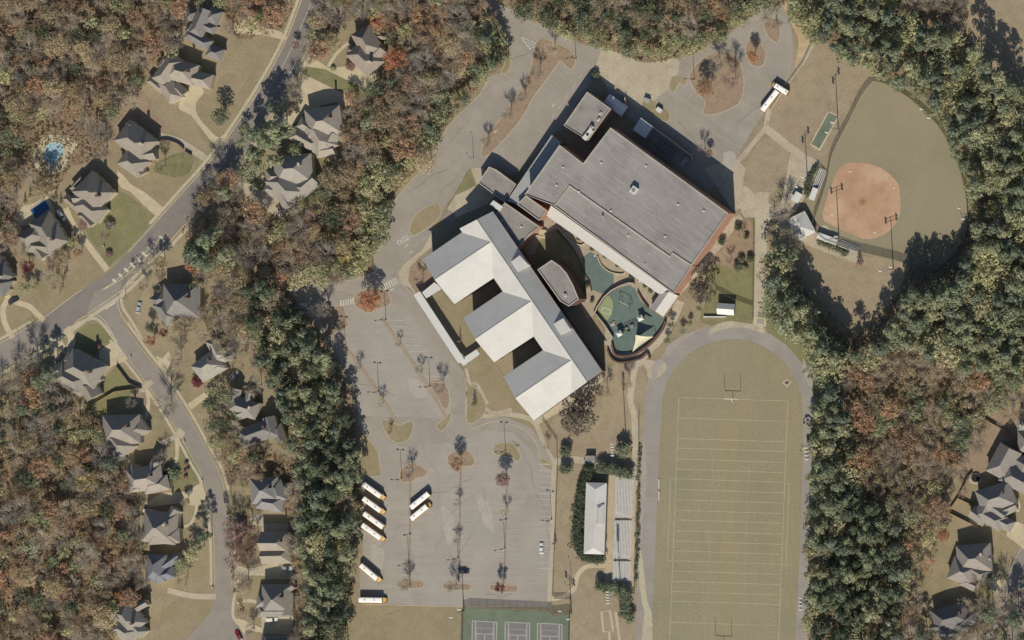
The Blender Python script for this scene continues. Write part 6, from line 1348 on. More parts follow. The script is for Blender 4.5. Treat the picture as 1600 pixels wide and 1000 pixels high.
# ---- trees that stand on their own
B = True
for a in [
 ('bare_tree',641,912,8,'greytwig','bare tree on the lower left capsule island of the car park',1,B), ('bare_tree',713,914,8.5,'greytwig','bare tree on the lower middle capsule island beside the dark car',1,B), ('oak_tree',787,917,7.5,'red','small red leaved tree on the lower right capsule island',0.8,B),
 ('bare_tree',645,737,8,'greytwig','bare tree on the rust island nearest the row of buses',1,B), ('oak_tree',721,724,9,'rust','thinly leaved tree on the rust island in the middle of the lower car park',0.9,B), ('broad_oak_tree',792,748,9,'pinkish','rounded brown leaved tree under the curved island',0.95,B),
 ('thin_oak_tree',793,800,6,'brown','small brown tree halfway down the right median',1,B), ('bare_tree',719,785,5,'greytwig','small bare tree high on the middle median',1.1,B), ('bare_tree',718,843,5,'greytwig','small bare tree low on the middle median',1.1,B),
 ('bare_tree',693,606,9,'greytwig','bare tree on the oval island beside the last diagonal row',0.9,B), ('conifer',743,632,6,'brown','narrow brown conifer on the oval lawn island by the second walkway end',0.9,B), ('thin_oak_tree',600,629,6,'olive','small olive tree at the lower end of the left diagonal median',1,B),
 ('bare_tree',563,571,5,'greytwig','small bare tree in the middle of the left diagonal median',1.1,B), ('thin_oak_tree',626,536,4.5,'brown','small leafy tree at the top of the right diagonal median',1,B), ('bare_tree',659,578,5,'greytwig','small bare tree halfway down the right diagonal median',1.1,B),
 ('bare_tree',533,528,6,'pinkish','small brown tree at the lower tip of the upper left rust island',1,B), ('bare_tree',502,484,10,'greytwig','bare tree on the upper left rust island, left of a pair',0.9,B), ('bare_tree',515,484,10,'greytwig','bare tree on the upper left rust island, right of a pair',0.9,B),
 ('broad_oak_tree',578,470,11.5,'orange','big orange brown oak covering the island at the head of the diagonal rows',1.1,False), ('bare_tree',612,672,4,'pinkish','thin young tree on the teardrop island',1,B), ('thin_oak_tree',661,437,7,'pinkish','small reddish tree in the bed at the gable of the first wing',0.9,B),
 ('conifer',720,533,6,'brown','thin brown conifer in the grass courtyard behind the long walkway',0.5,B),
 ('broad_oak_tree',902,650,15,'deep','large dark brown oak at the lower corner of the third wing',1.4,False), ('bare_tree',950,612,9,'brown','bare tree below the end of the school spine',0.9,B), ('bare_tree',985,598,9,'brown','bare tree between the playground ramp and the track',0.85,B), ('bare_tree',858,698,6,'twig','thin bare tree on the verge of the curving drop-off road',0.6,B), ('conifer',868,849,5.5,'pinkish','thin dark tree on the rust lawn right of the car park',0.7,B),
 ('bare_tree',845,113,9,'twig','bare tree near the hatched paint on the long leafy island',0.9,B), ('thin_oak_tree',868,78,9,'twig','brown tree at the top of the long leafy island',1,B), ('bare_tree',822,152,8,'greytwig','bare tree in the middle of the long leafy island',0.9,B), ('bare_tree',800,178,9,'greytwig','bare tree on the left side of the long leafy island',0.9,B), ('bare_tree',765,222,7,'brown','brown bare tree at the lower end of the long leafy island',1,B),
 ('broad_oak_tree',1101,137,10,'rust','red brown oak on the round leafy island of the upper car park',1.0,False), ('bare_tree',1143,122,12,'pinkish','bare reddish tree at the right of the round leafy island',1.1,False), ('bare_tree',1120,100,11,'greytwig','grey bare tree at the top of the round leafy island',1,False), ('oak_tree',1181,90,9,'orange','orange leaved tree on the oval island below the car park exit',0.7,B), ('thin_oak_tree',1207,30,12,'twig','bare brown tree by the sand at the car park exit',1.1,False),
 ('broad_oak_tree',1097,450,13,'deep','dark brown oak at the corner of the great roof above the shed lawn',1.1,False), ('evergreen_tree',1092,482,5,'holly','round green tree left of the shed lawn',0.8,False),
 ('evergreen_tree',1048,508,5.5,'dark','dark green tree between the playground and the track, upper one',0.9,False), ('evergreen_tree',1066,518,5,'holly','green tree between the playground and the track, right one',0.9,False), ('evergreen_tree',1042,532,4.5,'holly','green tree between the playground and the track, lower one',0.9,False), ('evergreen_tree',1078,505,4.0,'holly','small green tree nearest the top left of the track curve',0.9,False),
 ('conifer',1341,412,6,'pinkish','lone dark tree on the lawn under the small bleachers',1.2,False), ('bare_tree',1222,330,12,'twig','bare tree on the gravel left of the concession stand, upper one',1.1,False), ('bare_tree',1235,375,12,'twig','bare tree on the gravel left of the concession stand, lower one',1.2,False), ('thin_oak_tree',1214,365,12,'brown','brown tree beside the service track near the ball field',1.1,False), ('thin_oak_tree',1245,385,10,'olive','olive tree below the concession stand',1.0,False),
 ('broad_oak_tree',618,93,13,'orange','big russet oak beside the light brown roofed house',1.05,False), ('evergreen_tree',344,182,10.5,'dark','dark green tree on the lawn of the turning drive',1.05,False), ('broad_oak_tree',304,412,11,'orange','bright orange oak below the main road bend',1.0,False), ('oak_tree',250,410,9,'brown','bushy brown tree on the corner verge by the street lamp',0.9,False) ,
 ('pine_tree',412,212,24,'pine','tall pine left of the tan house with the loop drive',1.1,False), ('pine_tree',430,205,23,'pine','tall pine between the loop drive and the tan house with the forecourt',1.1,False), ('pine_tree',398,242,17,'pine','tall pine over the verge of the main road by the forecourt path',0.9,False), ('pine_tree',426,168,16,'pine','pine standing at the edge of the main road inside the loop drive',0.8,False),
 ('pine_tree',303,398,25,'pine','tall pine below the yellow hatched median, left of a pair',1.1,False), ('pine_tree',322,376,25,'pine','tall pine below the yellow hatched median, right of a pair',0.9,False), ('pine_tree',318,408,25,'pine','very tall pine just below the pair under the yellow hatched median',1.1,False), ('pine_tree',352,300,17,'pine','tall pine leaning over the main road bend below the cracked forecourt',0.9,False),
 ('pine_tree',60,596,17,'pine','tall pine on the lawn below the main road at the left',0.95,False), ('pine_tree',75,583,18,'pine','tall dark pine left of the circular drive house',0.9,False), ('pine_tree',35,640,17,'pine','tall narrow pine on the tan lawn at the far left',0.75,False), ('pine_tree',82,640,15,'dark','dark pine below the circular drive house',1.0,False), ('pine_tree',92,672,15,'dark','dark green pine, lowest beside the circular drive house',1.0,False),
 ('oak_tree',72,592,7,'rust','rust coloured tree at the corner of the circular drive house',0.9,False), ('bare_tree',258,634,12,'twig','wide bare tree hanging over the side street',1.25,False), ('bare_tree',254,716,8,'greytwig','bare tree at the tip of the lit roof wing',1.1,False), ('bare_tree',205,630,7,'greytwig','pale bare tree in the shadow behind the board fence',1.0,False),
 ('bare_tree',288,510,11,'brown','broad pale bare tree below the dark hip roofed house',1.2,False), ('evergreen_tree',234,512,7,'dark','dark green tree on the verge under the silver car',0.9,False), ('oak_tree',236,532,6,'orange','rust coloured bush tree beside the side street bend',1,False), ('oak_tree',256,520,6,'red','red leaved tree beside the dark green verge tree',0.9,False), ('thin_oak_tree',276,562,9,'greytwig','grey tree over the drive of the pale grey roofed house',1.0,False), ('shrub',308,596,3.2,'red','deep red bush on the lawn below the pale grey roofed house',1.3,False),
 ('evergreen_tree',300,868,10,'olive','green oak over the front of the blue grey roofed house',0.95,False), ('evergreen_tree',284,884,9,'holly','second green oak crown against the blue grey roof',0.95,False), ('bare_tree',285,905,10,'brown','brown tree below the green oak at the blue grey roofed house',1.1,False), ('broad_oak_tree',201,935,9,'rust','wide rust coloured tree above the grey green roofed house',1.3,False), ('oak_tree',188,935,8,'orange','rust orange tree left of the wide rust coloured tree',1.0,False),
 ('oak_tree',130,352,6,'pinkish','low reddish tree at the corner of the round garden path house',1.0,False), ('bare_tree',165,366,7,'pinkish','small brown tree on the green front lawn above the board fence row',0.9,False), ('bare_tree',250,258,10,'brown','leaning bare tree on the green front lawn by the main road',0.8,False), ('oak_tree',45,418,8,'red','dark red leaved tree below the olive grey roofed house',1.0,False), ('oak_tree',123,395,7,'rust','rust leaved tree beside the straight drive',0.8,False), ('evergreen_tree',38,450,7,'olive','light green tree right of the house at the left edge',1.0,False), ('evergreen_tree',55,448,6,'olive','pale green tree above the half moon drive',1.0,False), ('bare_tree',75,430,9,'twig','grey bare tree over the garden above the half moon drive',1.0,False), ('thin_oak_tree',92,448,8,'pinkish','brown tree on the lawn right of the half moon drive',1.0,False),
 ('broad_oak_tree',1474,836,8,'orange','orange leaved tree beside the wooden playset',1.0,False), ('thin_oak_tree',1452,883,8,'orange','pale orange tree at the wood edge of the open tan lawn',1.2,False), ('evergreen_tree',1437,861,6,'olive','pale green tree at the wood edge of the open tan lawn',0.8,False), ('bare_tree',1530,905,9,'twig','bare tree at the lower right corner of the open lawn house',1.0,False),
 ('broad_oak_tree',1418,956,10,'rust','rust red oak at the wood edge above the shaded house',1.0,False),
 ('evergreen_tree',314,5,7,'olive','pale green domed tree at the top edge above the gabled house, left one',1.0,False), ('evergreen_tree',344,3,7,'olive','pale green domed tree at the top edge above the gabled house, right one',1.2,False), ('bare_tree',270,74,8,'twig','star shaped bare tree between the two top left houses',0.9,False),
 ('bare_tree',358,42,8,'greytwig','grey bare tree beside the drive of the gabled house',1.0,False), ('oak_tree',462,70,5,'pinkish','small reddish tree by the main road at the top',1.0,False), ('evergreen_tree',502,80,6,'holly','green bush tree at the mouth of the light brown house drive',1.0,False), ('shrub',547,103,2.6,'pinkish','dark shrub on the forecourt of the light brown roofed house',1.3,False),
 ('oak_tree',1108,240,5,'pinkish','pinkish leaved tree in the shade at the end of the service yard wall',0.9,False), ('bare_tree',1098,232,7,'greytwig','grey bare tree in front of the end of the service yard wall',0.9,False), ('oak_tree',290,785,6,'brown','small tan leaved tree in the shadow of the curving drive',0.9,False), ('bare_tree',1158,368,5,'brown','small bare tree in the garden by the great brick wall',1.0,False), ('bare_tree',1140,405,5,'twig','thin bare tree on the garden lawn',1.0,False),
 ('pine_tree',1600,1000,17,'pine','tall pine at the lower right corner',1.0,False), ('pine_tree',1575,1010,18,'pine','tall pine whose shadow crosses the lower right street',1.0,False), ('evergreen_tree',1565,990,9,'olive','light green tree beside the silver car at the lower right',1.0,False),
 ]: tree(a[0], a[1], a[2], a[3], a[4], a[5], a[6], a[7])
for px, py, h, c, l, w_ in [(884,704,3.6,'dark','round clipped evergreen just above the path by the ticket booth',1.25),(884,732,3.6,'dark','round clipped evergreen just below the path by the ticket booth',1.25),(974,703,5,'dark','large round evergreen under the tall floodlight',1.2),
   (1153,355,2.2,'dark','shrub at the corner of the great brick wall',1.2),(1128,377,2.4,'dark','dark shrub against the middle of the great brick wall',1.2),(1166,370,2.0,'dark','small shrub beside the upper garden path',1),(1158,405,2.2,'dark','dark round shrub on the garden lawn, left of a pair',1.2),(1172,404,2.4,'dark','dark round shrub on the garden lawn, right of a pair',1.2),(1153,417,2.6,'dark','largest dark shrub in the middle of the garden',1.3),(1163,420,2.2,'olive','pale green shrub next to the largest dark garden shrub',1.3),
   (884,356,2.0,'dark','shrub in the courtyard bed at the left end of the white canopy',1),(904,372,1.8,'dark','shrub in the courtyard bed, second from the left along the canopy',1),(925,389,1.8,'dark','shrub in a round planter by the teal court',1),(945,400,1.8,'dark','shrub in the middle courtyard bed, upper one',1),(965,414,1.8,'dark','shrub in the middle courtyard bed, lower one',1),(986,431,2,'dark','shrub in the courtyard near the curved pale wall',1),(1008,446,1.8,'dark','shrub beside the porch in the paved corner',1),(1016,455,1.6,'dark','small shrub nearest the white porch',1),
   (918,445,1.8,'dark','shrub on the curved strip right of the library',1),(925,470,1.6,'dark','small shrub at the lower end of the curved strip',1),
   (291,725,1.6,'pinkish','dark shrub on the curved lawn of the bare tree house, top one',1),(293,733,1.4,'pinkish','dark shrub on the curved lawn of the bare tree house, second one',1),(289,737,1.2,'pinkish','tiny dark shrub on the curved lawn of the bare tree house',1),(290,746,1.5,'pinkish','dark shrub on the curved lawn of the bare tree house, lowest one',1.1),
   (1577,785,2.4,'dark','dark hedge shrub inside the curved garden path at the right',1.2),(153,542,2.2,'pinkish','dark shrub at the edge of the wide corner drive',1),(170,397,1.8,'pinkish','round brown shrub on the green lawn near the main road',1.4),(172,352,2.6,'greytwig','round grey shrub on the green front lawn',1.3),(1543,900,2.4,'dark','dark shrub at the front corner of the open lawn house',1.1),(250,745,3.6,'dark','dark green shrub against the lit wing house, left of the curved path',1.6),(268,742,3.6,'dark','dark green shrub in the bend of the curved front path',1.6),(930,118,2.4,'dark','dark clipped shrub at the top corner of the flat roofed block',1.4),
   (392,280,2.2,'dark','dark shrub at the bend of the front path by the cracked forecourt',1.3),(402,289,1.6,'olive','low shrub bed beside the cracked forecourt',1.5),(520,108,1.4,'olive','low clipped shrub row by the forecourt path',1.5)]:
    tree('shrub', px, py, h, c, l, w_)
for a in [('broad_oak_tree',135,752,12,'yellow','bright yellow leaved tree in the wood left of the lit roof wing',1.15),('oak_tree',150,795,8,'yellow','small yellow leaved tree in the wood left of the white van',0.9),('oak_tree',185,797,8,'rust','red brown tree at the wood edge left of the white van',1.0),
 ('pine_tree',170,725,17,'pine','tall pine casting shade behind the board fence houses',0.9),('pine_tree',196,835,16,'dark','dark pine at the wood edge beside the arrow shaped roof',0.9),('pine_tree',318,838,17,'dark','tall dark pine in front of the arrow shaped roof, left of a pair',0.8),('pine_tree',305,855,17,'pine','tall pine in front of the arrow shaped roof, right of a pair',0.8),
 ('evergreen_tree',355,660,9,'dark','dark evergreen at the bend of the side street by the dormer house',1.0),('evergreen_tree',345,690,9,'holly','round green tree on the street side of the shaded long house',1.0),('evergreen_tree',366,712,9,'holly','green tree below the shaded long house',1.0),('bare_tree',340,652,9,'twig','bare tree over the street verge by the dormer house',1.0),('pine_tree',395,715,15,'dark','dark pine below the shaded long house',0.9),
 ('thin_oak_tree',455,790,9,'pinkish','brown tree right of the light grey roofed house',1.0),('oak_tree',470,755,9,'rust','rust tree behind the light grey roofed house',1.0),('oak_tree',398,738,8,'rust','rust tree above the light grey roofed house',1.0),('bare_tree',480,905,9,'twig','bare tree between the cream house and the pine strip',1.0),('bare_tree',392,982,7,'greytwig','grey tree at the drive by the red car',1.0),('bare_tree',472,980,8,'greytwig','grey bare tree beside the bottom edge house',1.1),
 ('evergreen_tree',95,800,9,'dark','dark green tree deep in the lower left wood',1.0),('bare_tree',1470,815,10,'twig','bare tree above the wooden playset',1.0),('bare_tree',1505,770,8,'pinkish','small bare tree outside the tan board fence',0.9),('pine_tree',1545,960,20,'pine','tall pine shading the end of the lower right street',1.0),('pine_tree',1585,970,20,'pine','tall pine at the right end of the lower right street',1.0),
 ('pine_tree',300,445,12,'dark','dark evergreen behind the dark hip roofed house',0.9),('oak_tree',590,28,10,'orange','pale orange tree behind the light brown roofed house',1.0),('pine_tree',612,128,14,'dark','dark pine under the big russet oak',0.9),('bare_tree',722,62,12,'greytwig','large pale bare tree near the school road entrance',1.2),('pine_tree',770,95,18,'dark','tall dark pine at the edge of the school road entrance',0.9),('pine_tree',762,60,16,'pine','pine just above the tall dark one at the school road entrance',0.9),('oak_tree',542,408,8,'yellow','yellow leaved tree above the upper car park entrance',1.1),
 ('oak_tree',100,405,8,'brown','brown tree on the lawn above the half moon drive',1.0),('bare_tree',84,415,9,'pinkish','reddish bare tree on the lawn above the half moon drive',1.0),('evergreen_tree',112,378,6,'holly','green tree at the front corner of the pool house',1.0),('bare_tree',30,392,9,'brown','brown tree left of the pool house',1.1),('oak_tree',20,372,9,'rust','rust tree left of the pool house',1.0)]:
    tree(a[0], a[1], a[2], a[3], a[4], a[5], a[6])
for i, (px, py) in enumerate(((1428,462),(1442,466),(1456,460),(1470,464),(1484,458),(1496,455),(1505,440),(1418,478),(1252,488),(1240,470),(1268,520),(1285,545),(1305,560),(1395,520),(1375,545),(1540,105),(1560,125),(1580,140),(1525,85),(1420,468),(1463,472),(1490,470))):
    tree('pine_tree', px, py, 23, 'pine', 'very tall pine %s' % ('of the row shading the outfield corner' if px > 1400 and py > 300 and px < 1510 else 'on the edge of the wood by the tan field' if py < 300 else 'of the row shading the notch below the ball field'), 0.85, False, 'very tall pines %s' % ('shading the outfield corner' if px > 1400 and py > 300 and px < 1510 else 'by the tan field' if py < 300 else 'shading the notch'))
# conifers round the first pool
for i, (px, py) in enumerate(((63,212),(72,206),(80,200),(56,222),(52,232),(92,204),(36,318),(44,308),(50,300),(84,312),(92,318),(74,298))):
    tree('conifer', px, py, 4.5, 'olive', 'pale green conifer in the row round the %s' % ('kidney shaped pool' if i < 6 else 'dark blue pool'), 1.0, False, 'conifers round the %s' % ('kidney shaped pool' if i < 6 else 'dark blue pool'))
# hedge round the press box and above the stands
def hedge(label, pts, w, h, colkey, seed, name='hedge'):
    rr = R_(seed); q = cat_rom(pts, False, 5); lob = []
    for (x, y) in q:
        gx, gy = P(x, y, h*0.7); lob.append((gx+rr.normal()*0.3, gy+rr.normal()*0.3, h*0.6, w*0.55)); lob.append((gx+rr.normal()*w*0.3, gy+rr.normal()*w*0.3, h*0.75, w*0.4))
    V, F = crown_geo(lob, 26, 0.30, 0.1, rr, 0.75)
    t = thing(name, label, 'hedge', (0, 0, 0)); o = mk('foliage', V, F, M_leaf, t); o.color = pcol(colkey); o['kind'] = 'stuff'
    V, F, M = [], [], []
    for (x, y) in q[::4]: gx, gy = P(x, y, h*0.7); limb(V, F, M, (gx, gy, 0), (gx, gy, h*0.6), 0.12, 0.06, 5)
    mk('stems', V, F, M_bark, t, M if False else None)
hedge('tall dark hedge wrapping the left side of the press box', [(922,733),(916,745),(910,760),(907,775),(905,795),(903,815),(902,835),(903,850),(908,862),(916,868),(928,871),(942,872)], 4.2, 4.6, 'dark', 41)
hedge('dark hedge above the upper end of the stands', [(936,731),(948,732),(960,735),(972,738),(984,742)], 4.0, 5.0, 'dark', 42); hedge('dark hedge below the lower end of the stands', [(936,915),(945,918),(958,918),(970,920),(976,930),(975,945),(978,958),(985,965)], 4.0, 4.6, 'dark', 43)
hedge('low hedge strip between the stands and the track', [(999,700),(998,740),(997,790),(996,830),(995,870),(993,905)], 1.8, 1.2, 'dark', 44); hedge('low clipped hedge behind the left foul line bleachers', [(1276,262),(1268,275),(1262,292),(1260,303)], 2.4, 2.0, 'dark', 45); hedge('low clipped hedge below the long dugout roof', [(1280,378),(1292,384),(1310,392),(1322,397)], 2.2, 1.6, 'dark', 46)
hedge('narrow dark evergreen belt in the wood above the brick coloured yard', [(1512,650),(1508,668),(1500,685),(1494,700),(1490,715)], 6.5, 8, 'dark', 47)

# ---- woods: every tree its own object, mixed by area
def inpoly(x, y, poly):
    c = False; n = len(poly); j = n-1
    for i in range(n):
        xi, yi = poly[i]; xj, yj = poly[j]
        if (yi > y) != (yj > y) and x < (xj-xi)*(y-yi)/(yj-yi)+xi: c = not c
        j = i
    return c
KEEP = []       # (px, py, radius) circles kept clear of crowns
for a in [(325,45,32),(285,118,34),(212,235,30),(143,315,30),(60,372,32),(3,432,24),(572,78,34),(500,205,38),(450,285,38),(490,150,26),(438,188,14),(398,300,20),(520,120,20),(282,480,26),(88,234,56),(62,326,34),(62,346,18),(330,565,24),(380,632,20),(415,675,24),(190,680,26),(228,745,26),(252,830,28),(248,888,16),(202,968,24),(422,772,24),(432,858,24),(432,942,26),(1568,730,34),(1552,795,34),(1516,885,30),(1488,968,26),(1600,664,14),(560,125,26),(520,150,26),(425,320,22),(620,93,22),(303,412,22),(1474,836,16),(380,50,14),(600,120,12),(95,335,14),(640,360,10)]: KEEP.append(a)
placed = []; GRID = {}
def near(px, py, d):
    cx, cy = int(px//20), int(py//20)
    for i in range(cx-2, cx+3):
        for j in range(cy-2, cy+3):
            for (a, b) in GRID.get((i, j), ()):
                if (a-px)**2+(b-py)**2 < d*d: return True
    return False
CNT = {}
def wood(poly, mix, spacing, where, keep=True, hs=1.0, label=None, avoid=None):
    xs = [p[0] for p in poly]; ys = [p[1] for p in poly]; area = (max(xs)-min(xs))*(max(ys)-min(ys)); tries = int(area/spacing**2*5)
    tot = sum(m_[2] for m_ in mix)
    for _ in range(tries):
        px, py = R.uniform(min(xs), max(xs)), R.uniform(min(ys), max(ys))
        if not inpoly(px, py, poly) or near(px, py, spacing*R.uniform(0.82, 1.15)): continue
        if keep and any((px-a)**2+(py-b)**2 < r*r for a, b, r in KEEP): continue
        if avoid and any(inpoly(px, py, q) for q in avoid): continue
        # patchy species mix
        r_ = R.random()*tot; nz = 0.5+0.5*math.sin(px*0.031+1.3)*math.cos(py*0.027+px*0.011); r_ = (r_*0.72+nz*tot*0.28)
        acc = 0
        for (kind, ck, wt, h) in mix:
            acc += wt
            if r_ <= acc: break
        hh = h*(R.uniform(0.84, 1.12) if kind == 'pine_tree' else R.uniform(0.66, 1.25))*hs; x, y = P(px, py, hh*0.7)
        GRID.setdefault((int(px//20), int(py//20)), []).append((px, py))
        desc = {'pine_tree': 'tall green pine', 'evergreen_tree': {'dark': 'dark green leafy tree', 'olive': 'olive green leafy tree', 'holly': 'green leafy tree'}.get(ck, 'leafy tree'), 'broad_oak_tree': {'brown': 'broad brown leaved oak'}.get(ck, 'broad oak'), 'oak_tree': {'rust': 'rust leaved oak', 'orange': 'orange leaved oak', 'yellow': 'yellow leaved tree', 'brown': 'brown leaved oak', 'olive': 'olive brown leaved oak'}.get(ck, 'brown leaved oak'), 'bare_tree': {'greytwig': 'grey leafless tree'}.get(ck, 'brown leafless tree'), 'thin_oak_tree': {'rust': 'half bare rusty oak', 'olive': 'half bare olive oak'}.get(ck, 'half bare brown oak')}[kind]
        forest_tree(kind, x, y, hh, ck, desc, where, R.uniform(0.78, 1.0) if kind == 'pine_tree' else R.uniform(0.95, 1.15), px, py); CNT[NAME.get(kind, kind)] = CNT.get(NAME.get(kind, kind), 0)+1
MIXB = [('thin_oak_tree','brown',20,11), ('evergreen_tree','olive',8,9), ('bare_tree','twig',20,12), ('oak_tree','rust',9,11), ('evergreen_tree','holly',10,9), ('thin_oak_tree','rust',9,11), ('bare_tree','greytwig',10,12), ('broad_oak_tree','brown',14,11), ('evergreen_tree','dark',6,10), ('thin_oak_tree','brown',10,11), ('oak_tree','yellow',2,9)]
MIXE = [('evergreen_tree','olive',24,11), ('evergreen_tree','holly',30,12), ('pine_tree','pine',42,20), ('oak_tree','olive',5,11), ('thin_oak_tree','brown',4,12)]
PINE = [('pine_tree','pine',50,19), ('evergreen_tree','dark',8,13), ('pine_tree','dark',20,19), ('evergreen_tree','olive',12,13), ('thin_oak_tree','brown',7,13), ('evergreen_tree','holly',12,10)]
# bands of green first so that edges get their own kind
wood([(862,52),(905,60),(990,88),(1085,82),(1135,55),(1180,20),(1205,8),(1212,-10),(1195,-10),(1150,25),(1090,55),(1010,66),(930,50),(880,38)], [('evergreen_tree','olive',40,7),('evergreen_tree','holly',60,8)], 13, 'edging the top wood')
wood([(760,55),(792,50),(792,80),(780,105),(745,135),(715,175),(665,235),(650,230),(700,160),(740,120),(762,90)], [('evergreen_tree','holly',60,9),('pine_tree','pine',20,13),('thin_oak_tree','brown',20,9)], 14, 'edging the school road')
wood([(585,250),(640,240),(660,245),(615,300),(600,330),(596,375),(575,405),(560,425),(500,438),(470,430),(530,400),(560,350),(560,290)], [('evergreen_tree','holly',60,9),('evergreen_tree','olive',40,9),('oak_tree','olive',20,9)], 14, 'edging the school road bend')
wood([(1232,-45),(1500,-45),(1512,60),(1500,95),(1560,140),(1640,160),(1640,400),(1530,400),(1520,320),(1498,240),(1455,165),(1430,140),(1385,122),(1335,95),(1290,68),(1250,40)], MIXE, 15.5, 'beyond the outfield', avoid=[[(1400,-45),(1500,-45),(1512,60),(1490,60),(1440,40),(1420,10)]])
wood([(1400,-45),(1500,-45),(1512,60),(1490,65),(1440,45),(1415,10)], [('bare_tree','twig',60,12),('thin_oak_tree','brown',30,11)], 16, 'beside the tan field')
MIXT = [('pine_tree','pine',45,20), ('evergreen_tree','holly',26,15), ('evergreen_tree','olive',18,14), ('thin_oak_tree','brown',8,12)]
wood([(1200,395),(1222,400),(1232,450),(1250,485),(1290,545),(1342,572),(1360,560),(1385,530),(1410,478),(1430,462),(1500,455),(1520,385),(1640,400),(1640,600),(1560,600),(1480,570),(1400,530),(1330,560),(1290,600),(1275,560),(1250,530),(1222,508),(1202,480)], MIXT, 15, 'below the ball field')
tree('oak_tree', 1446, 452, 9, 'orange', 'orange leaved tree alone in the deep shadow under the outfield', 0.8)
wood([(1272,620),(1300,600),(1325,650),(1335,760),(1400,830),(1420,900),(1390,1045),(1264,1045),(1263,900),(1268,760)], PINE, 14.5, 'in the pine belt')
wood([(1325,560),(1400,530),(1480,570),(1565,600),(1560,640),(1515,680),(1480,740),(1470,790),(1480,825),(1440,855),(1430,900),(1435,960),(1440,1045),(1390,1045),(1420,900),(1400,830),(1335,760),(1300,600)], [('bare_tree','twig',30,12),('thin_oak_tree','brown',34,11),('oak_tree','rust',12,11),('evergreen_tree','holly',14,10),('evergreen_tree','olive',10,9)], 16.5, 'in the brown wood right of the track')
wood([(388,440),(420,455),(455,480),(480,520),(510,570),(532,620),(545,670),(552,730),(550,800),(545,860),(540,920),(535,980),(530,1045),(475,1045),(480,940),(468,850),(470,760),(455,690),(440,650),(425,600),(405,560),(395,500)], PINE, 14.5, 'in the pine strip')
wood([(780,-45),(1215,-45),(1200,0),(1150,30),(1090,60),(1010,72),(930,55),(850,42),(790,8)], [('oak_tree','rust',22,11),('thin_oak_tree','brown',26,11),('evergreen_tree','dark',18,11),('pine_tree','dark',12,15),('bare_tree','twig',22,12)], 16.5, 'in the top wood')
wood(FOREST['nw'], MIXB, 19.5, 'in the upper left wood')
wood(FOREST['mid'], MIXB+[('evergreen_tree','holly',14,9)], 18, 'between main road and school')
wood(FOREST['sw'], MIXB+[('evergreen_tree','dark',8,13)], 19.5, 'in the lower left wood')
wood([(345,-45),(468,-45),(448,15),(430,48),(395,55),(368,30)], MIXB, 17, 'beside the top of the main road')
wood([(345,650),(372,700),(440,705),(478,720),(485,790),(470,860),(478,900),(482,960),(475,1045),(462,1045),(462,960),(464,900),(455,850),(458,810),(455,740),(400,738),(355,760),(340,720)], [('oak_tree','rust',20,9),('bare_tree','twig',30,9),('thin_oak_tree','brown',30,9),('evergreen_tree','holly',12,8)], 16, 'in the yards beside the pine strip')
wood([(352,770),(378,770),(392,800),(372,808),(356,800)], [('bare_tree','twig',50,8),('thin_oak_tree','brown',30,8)], 17, 'in the side street front yards'); wood([(355,822),(400,830),(404,875),(362,880)], [('bare_tree','pinkish',60,9),('thin_oak_tree','pinkish',30,9)], 15, 'in the side street front yards')
wood([(362,900),(385,905),(402,935),(372,938)], [('bare_tree','twig',50,9)], 17, 'in the side street front yards'); wood([(325,600),(350,610),(368,650),(375,690),(350,730),(335,700),(325,640)], [('evergreen_tree','holly',40,9),('evergreen_tree','dark',30,9),('bare_tree','twig',20,9)], 15, 'on the right bank of the side street')
wood([(265,490),(320,485),(345,510),(365,545),(395,590),(410,610),(385,600),(360,560),(345,530),(300,525),(270,535)], [('thin_oak_tree','brown',50,9),('bare_tree','twig',40,10)], 17, 'behind the dark hip roofed house'); wood([(300,430),(380,400),(392,470),(395,520),(380,560),(350,520),(325,470)], MIXB, 16.5, 'in the wood left of the pine strip')
wood([(300,345),(340,330),(372,350),(392,400),(330,400),(300,385)], [('pine_tree','pine',30,19),('thin_oak_tree','brown',40,11),('oak_tree','yellow',8,10)], 15, 'below the bend of the main road')
wood([(200,425),(240,405),(262,430),(255,462),(235,470)], [('thin_oak_tree','twig',40,8),('bare_tree','twig',30,9)], 18, 'on the corner verge'); wood([(510,-45),(520,0),(508,80),(488,90),(480,70),(495,20)], [('bare_tree','twig',60,11)], 17, 'on the upper road bank')
wood([(372,205),(392,190),(440,195),(465,235),(440,250),(400,262),(385,300),(375,250)], [('pine_tree','pine',30,16),('evergreen_tree','holly',50,8)], 20, 'among the tan houses')
wood([(448,182),(462,160),(470,130),(458,130),(440,165),(436,185)], [('bare_tree','twig',40,8)], 14, 'inside the loop drive'); wood([(1495,940),(1600,930),(1640,960),(1640,1045),(1430,1045),(1440,990),(1455,1000)], [('bare_tree','twig',40,14),('pine_tree','pine',25,17)], 24, 'at the lower right')
wood([(100,430),(60,500),(0,600),(20,700),(60,640),(100,640)], [('evergreen_tree','holly',40,9)], 40, 'on the lawns at the left') if False else None
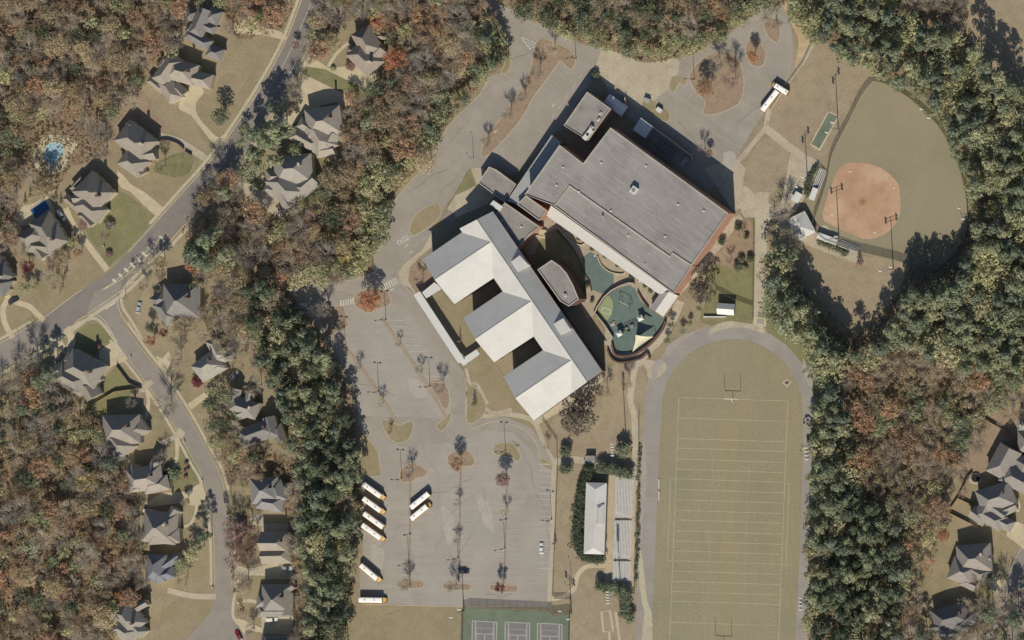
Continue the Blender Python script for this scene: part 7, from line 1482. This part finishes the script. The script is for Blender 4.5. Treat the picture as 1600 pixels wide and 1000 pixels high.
wood([(545,150),(600,120),(560,240),(520,300),(495,320),(540,240)], MIXB, 16, 'behind the tan houses'); wood([(1520,640),(1560,600),(1640,600),(1640,640),(1580,650),(1530,690),(1505,735),(1498,740)], [('bare_tree','twig',40,9),('thin_oak_tree','brown',40,9)], 18, 'above the brick coloured yard')
wood([(1130,350),(1175,345),(1178,380),(1150,390)], [('bare_tree','twig',30,4)], 22, 'in the garden by the great brick wall') if False else None
wood([(88,470),(120,430),(150,420),(95,480)], [('bare_tree','twig',30,8)], 30, 'x') if False else None
grow(); print('TREES', CNT, len(bpy.data.objects))
# low brush under the woods: one mass of small leaves and twigs
def brush(name, label, polys, dens, colkey, fs, zmax, seed):
    rr = R_(seed); V, F = [], []
    for poly in polys:
        xs = [p[0] for p in poly]; ys = [p[1] for p in poly]; n = int((max(xs)-min(xs))*(max(ys)-min(ys))*dens)
        for _ in range(n):
            px, py = rr.uniform(min(xs), max(xs)), rr.uniform(min(ys), max(ys))
            if not inpoly(px, py, poly): continue
            x, y = G(px, py); z = 0.1+zmax*rr.random()**2; i = len(V); a = rr.random()*6.28; s = fs*(0.5+rr.random()); t = rr.normal()*0.4
            c, d = math.cos(a)*s, math.sin(a)*s; V += [(x-c, y-d, z-s*t), (x+d*.7, y-c*.7, z), (x+c, y+d, z+s*t), (x-d*.7, y+c*.7, z+0.1)]; F.append((i, i+1, i+2, i+3))
    o = mk(name, V, F, M_leaf); o.color = A(COLS[colkey][0], ALB*1.4, 0.8); tag(o, label, 'undergrowth', None, 'stuff')
brush('undergrowth', 'brown brush and fallen leaves on the floor of all the woods', [FOREST[k] for k in ('nw','mid','sw','mid_yards','street_east','road_north')], 0.10, 'brown', 0.45, 1.6, 1)
brush('undergrowth', 'green brush on the floor of the evergreen woods', [FOREST[k] for k in ('east','north','pine_strip')], 0.10, 'olive', 0.45, 1.6, 2)

for o in bpy.data.objects:
    if 'label' in o and not (4 <= len(o['label'].split()) <= 16): print('LABEL', len(o['label'].split()), o['label'])
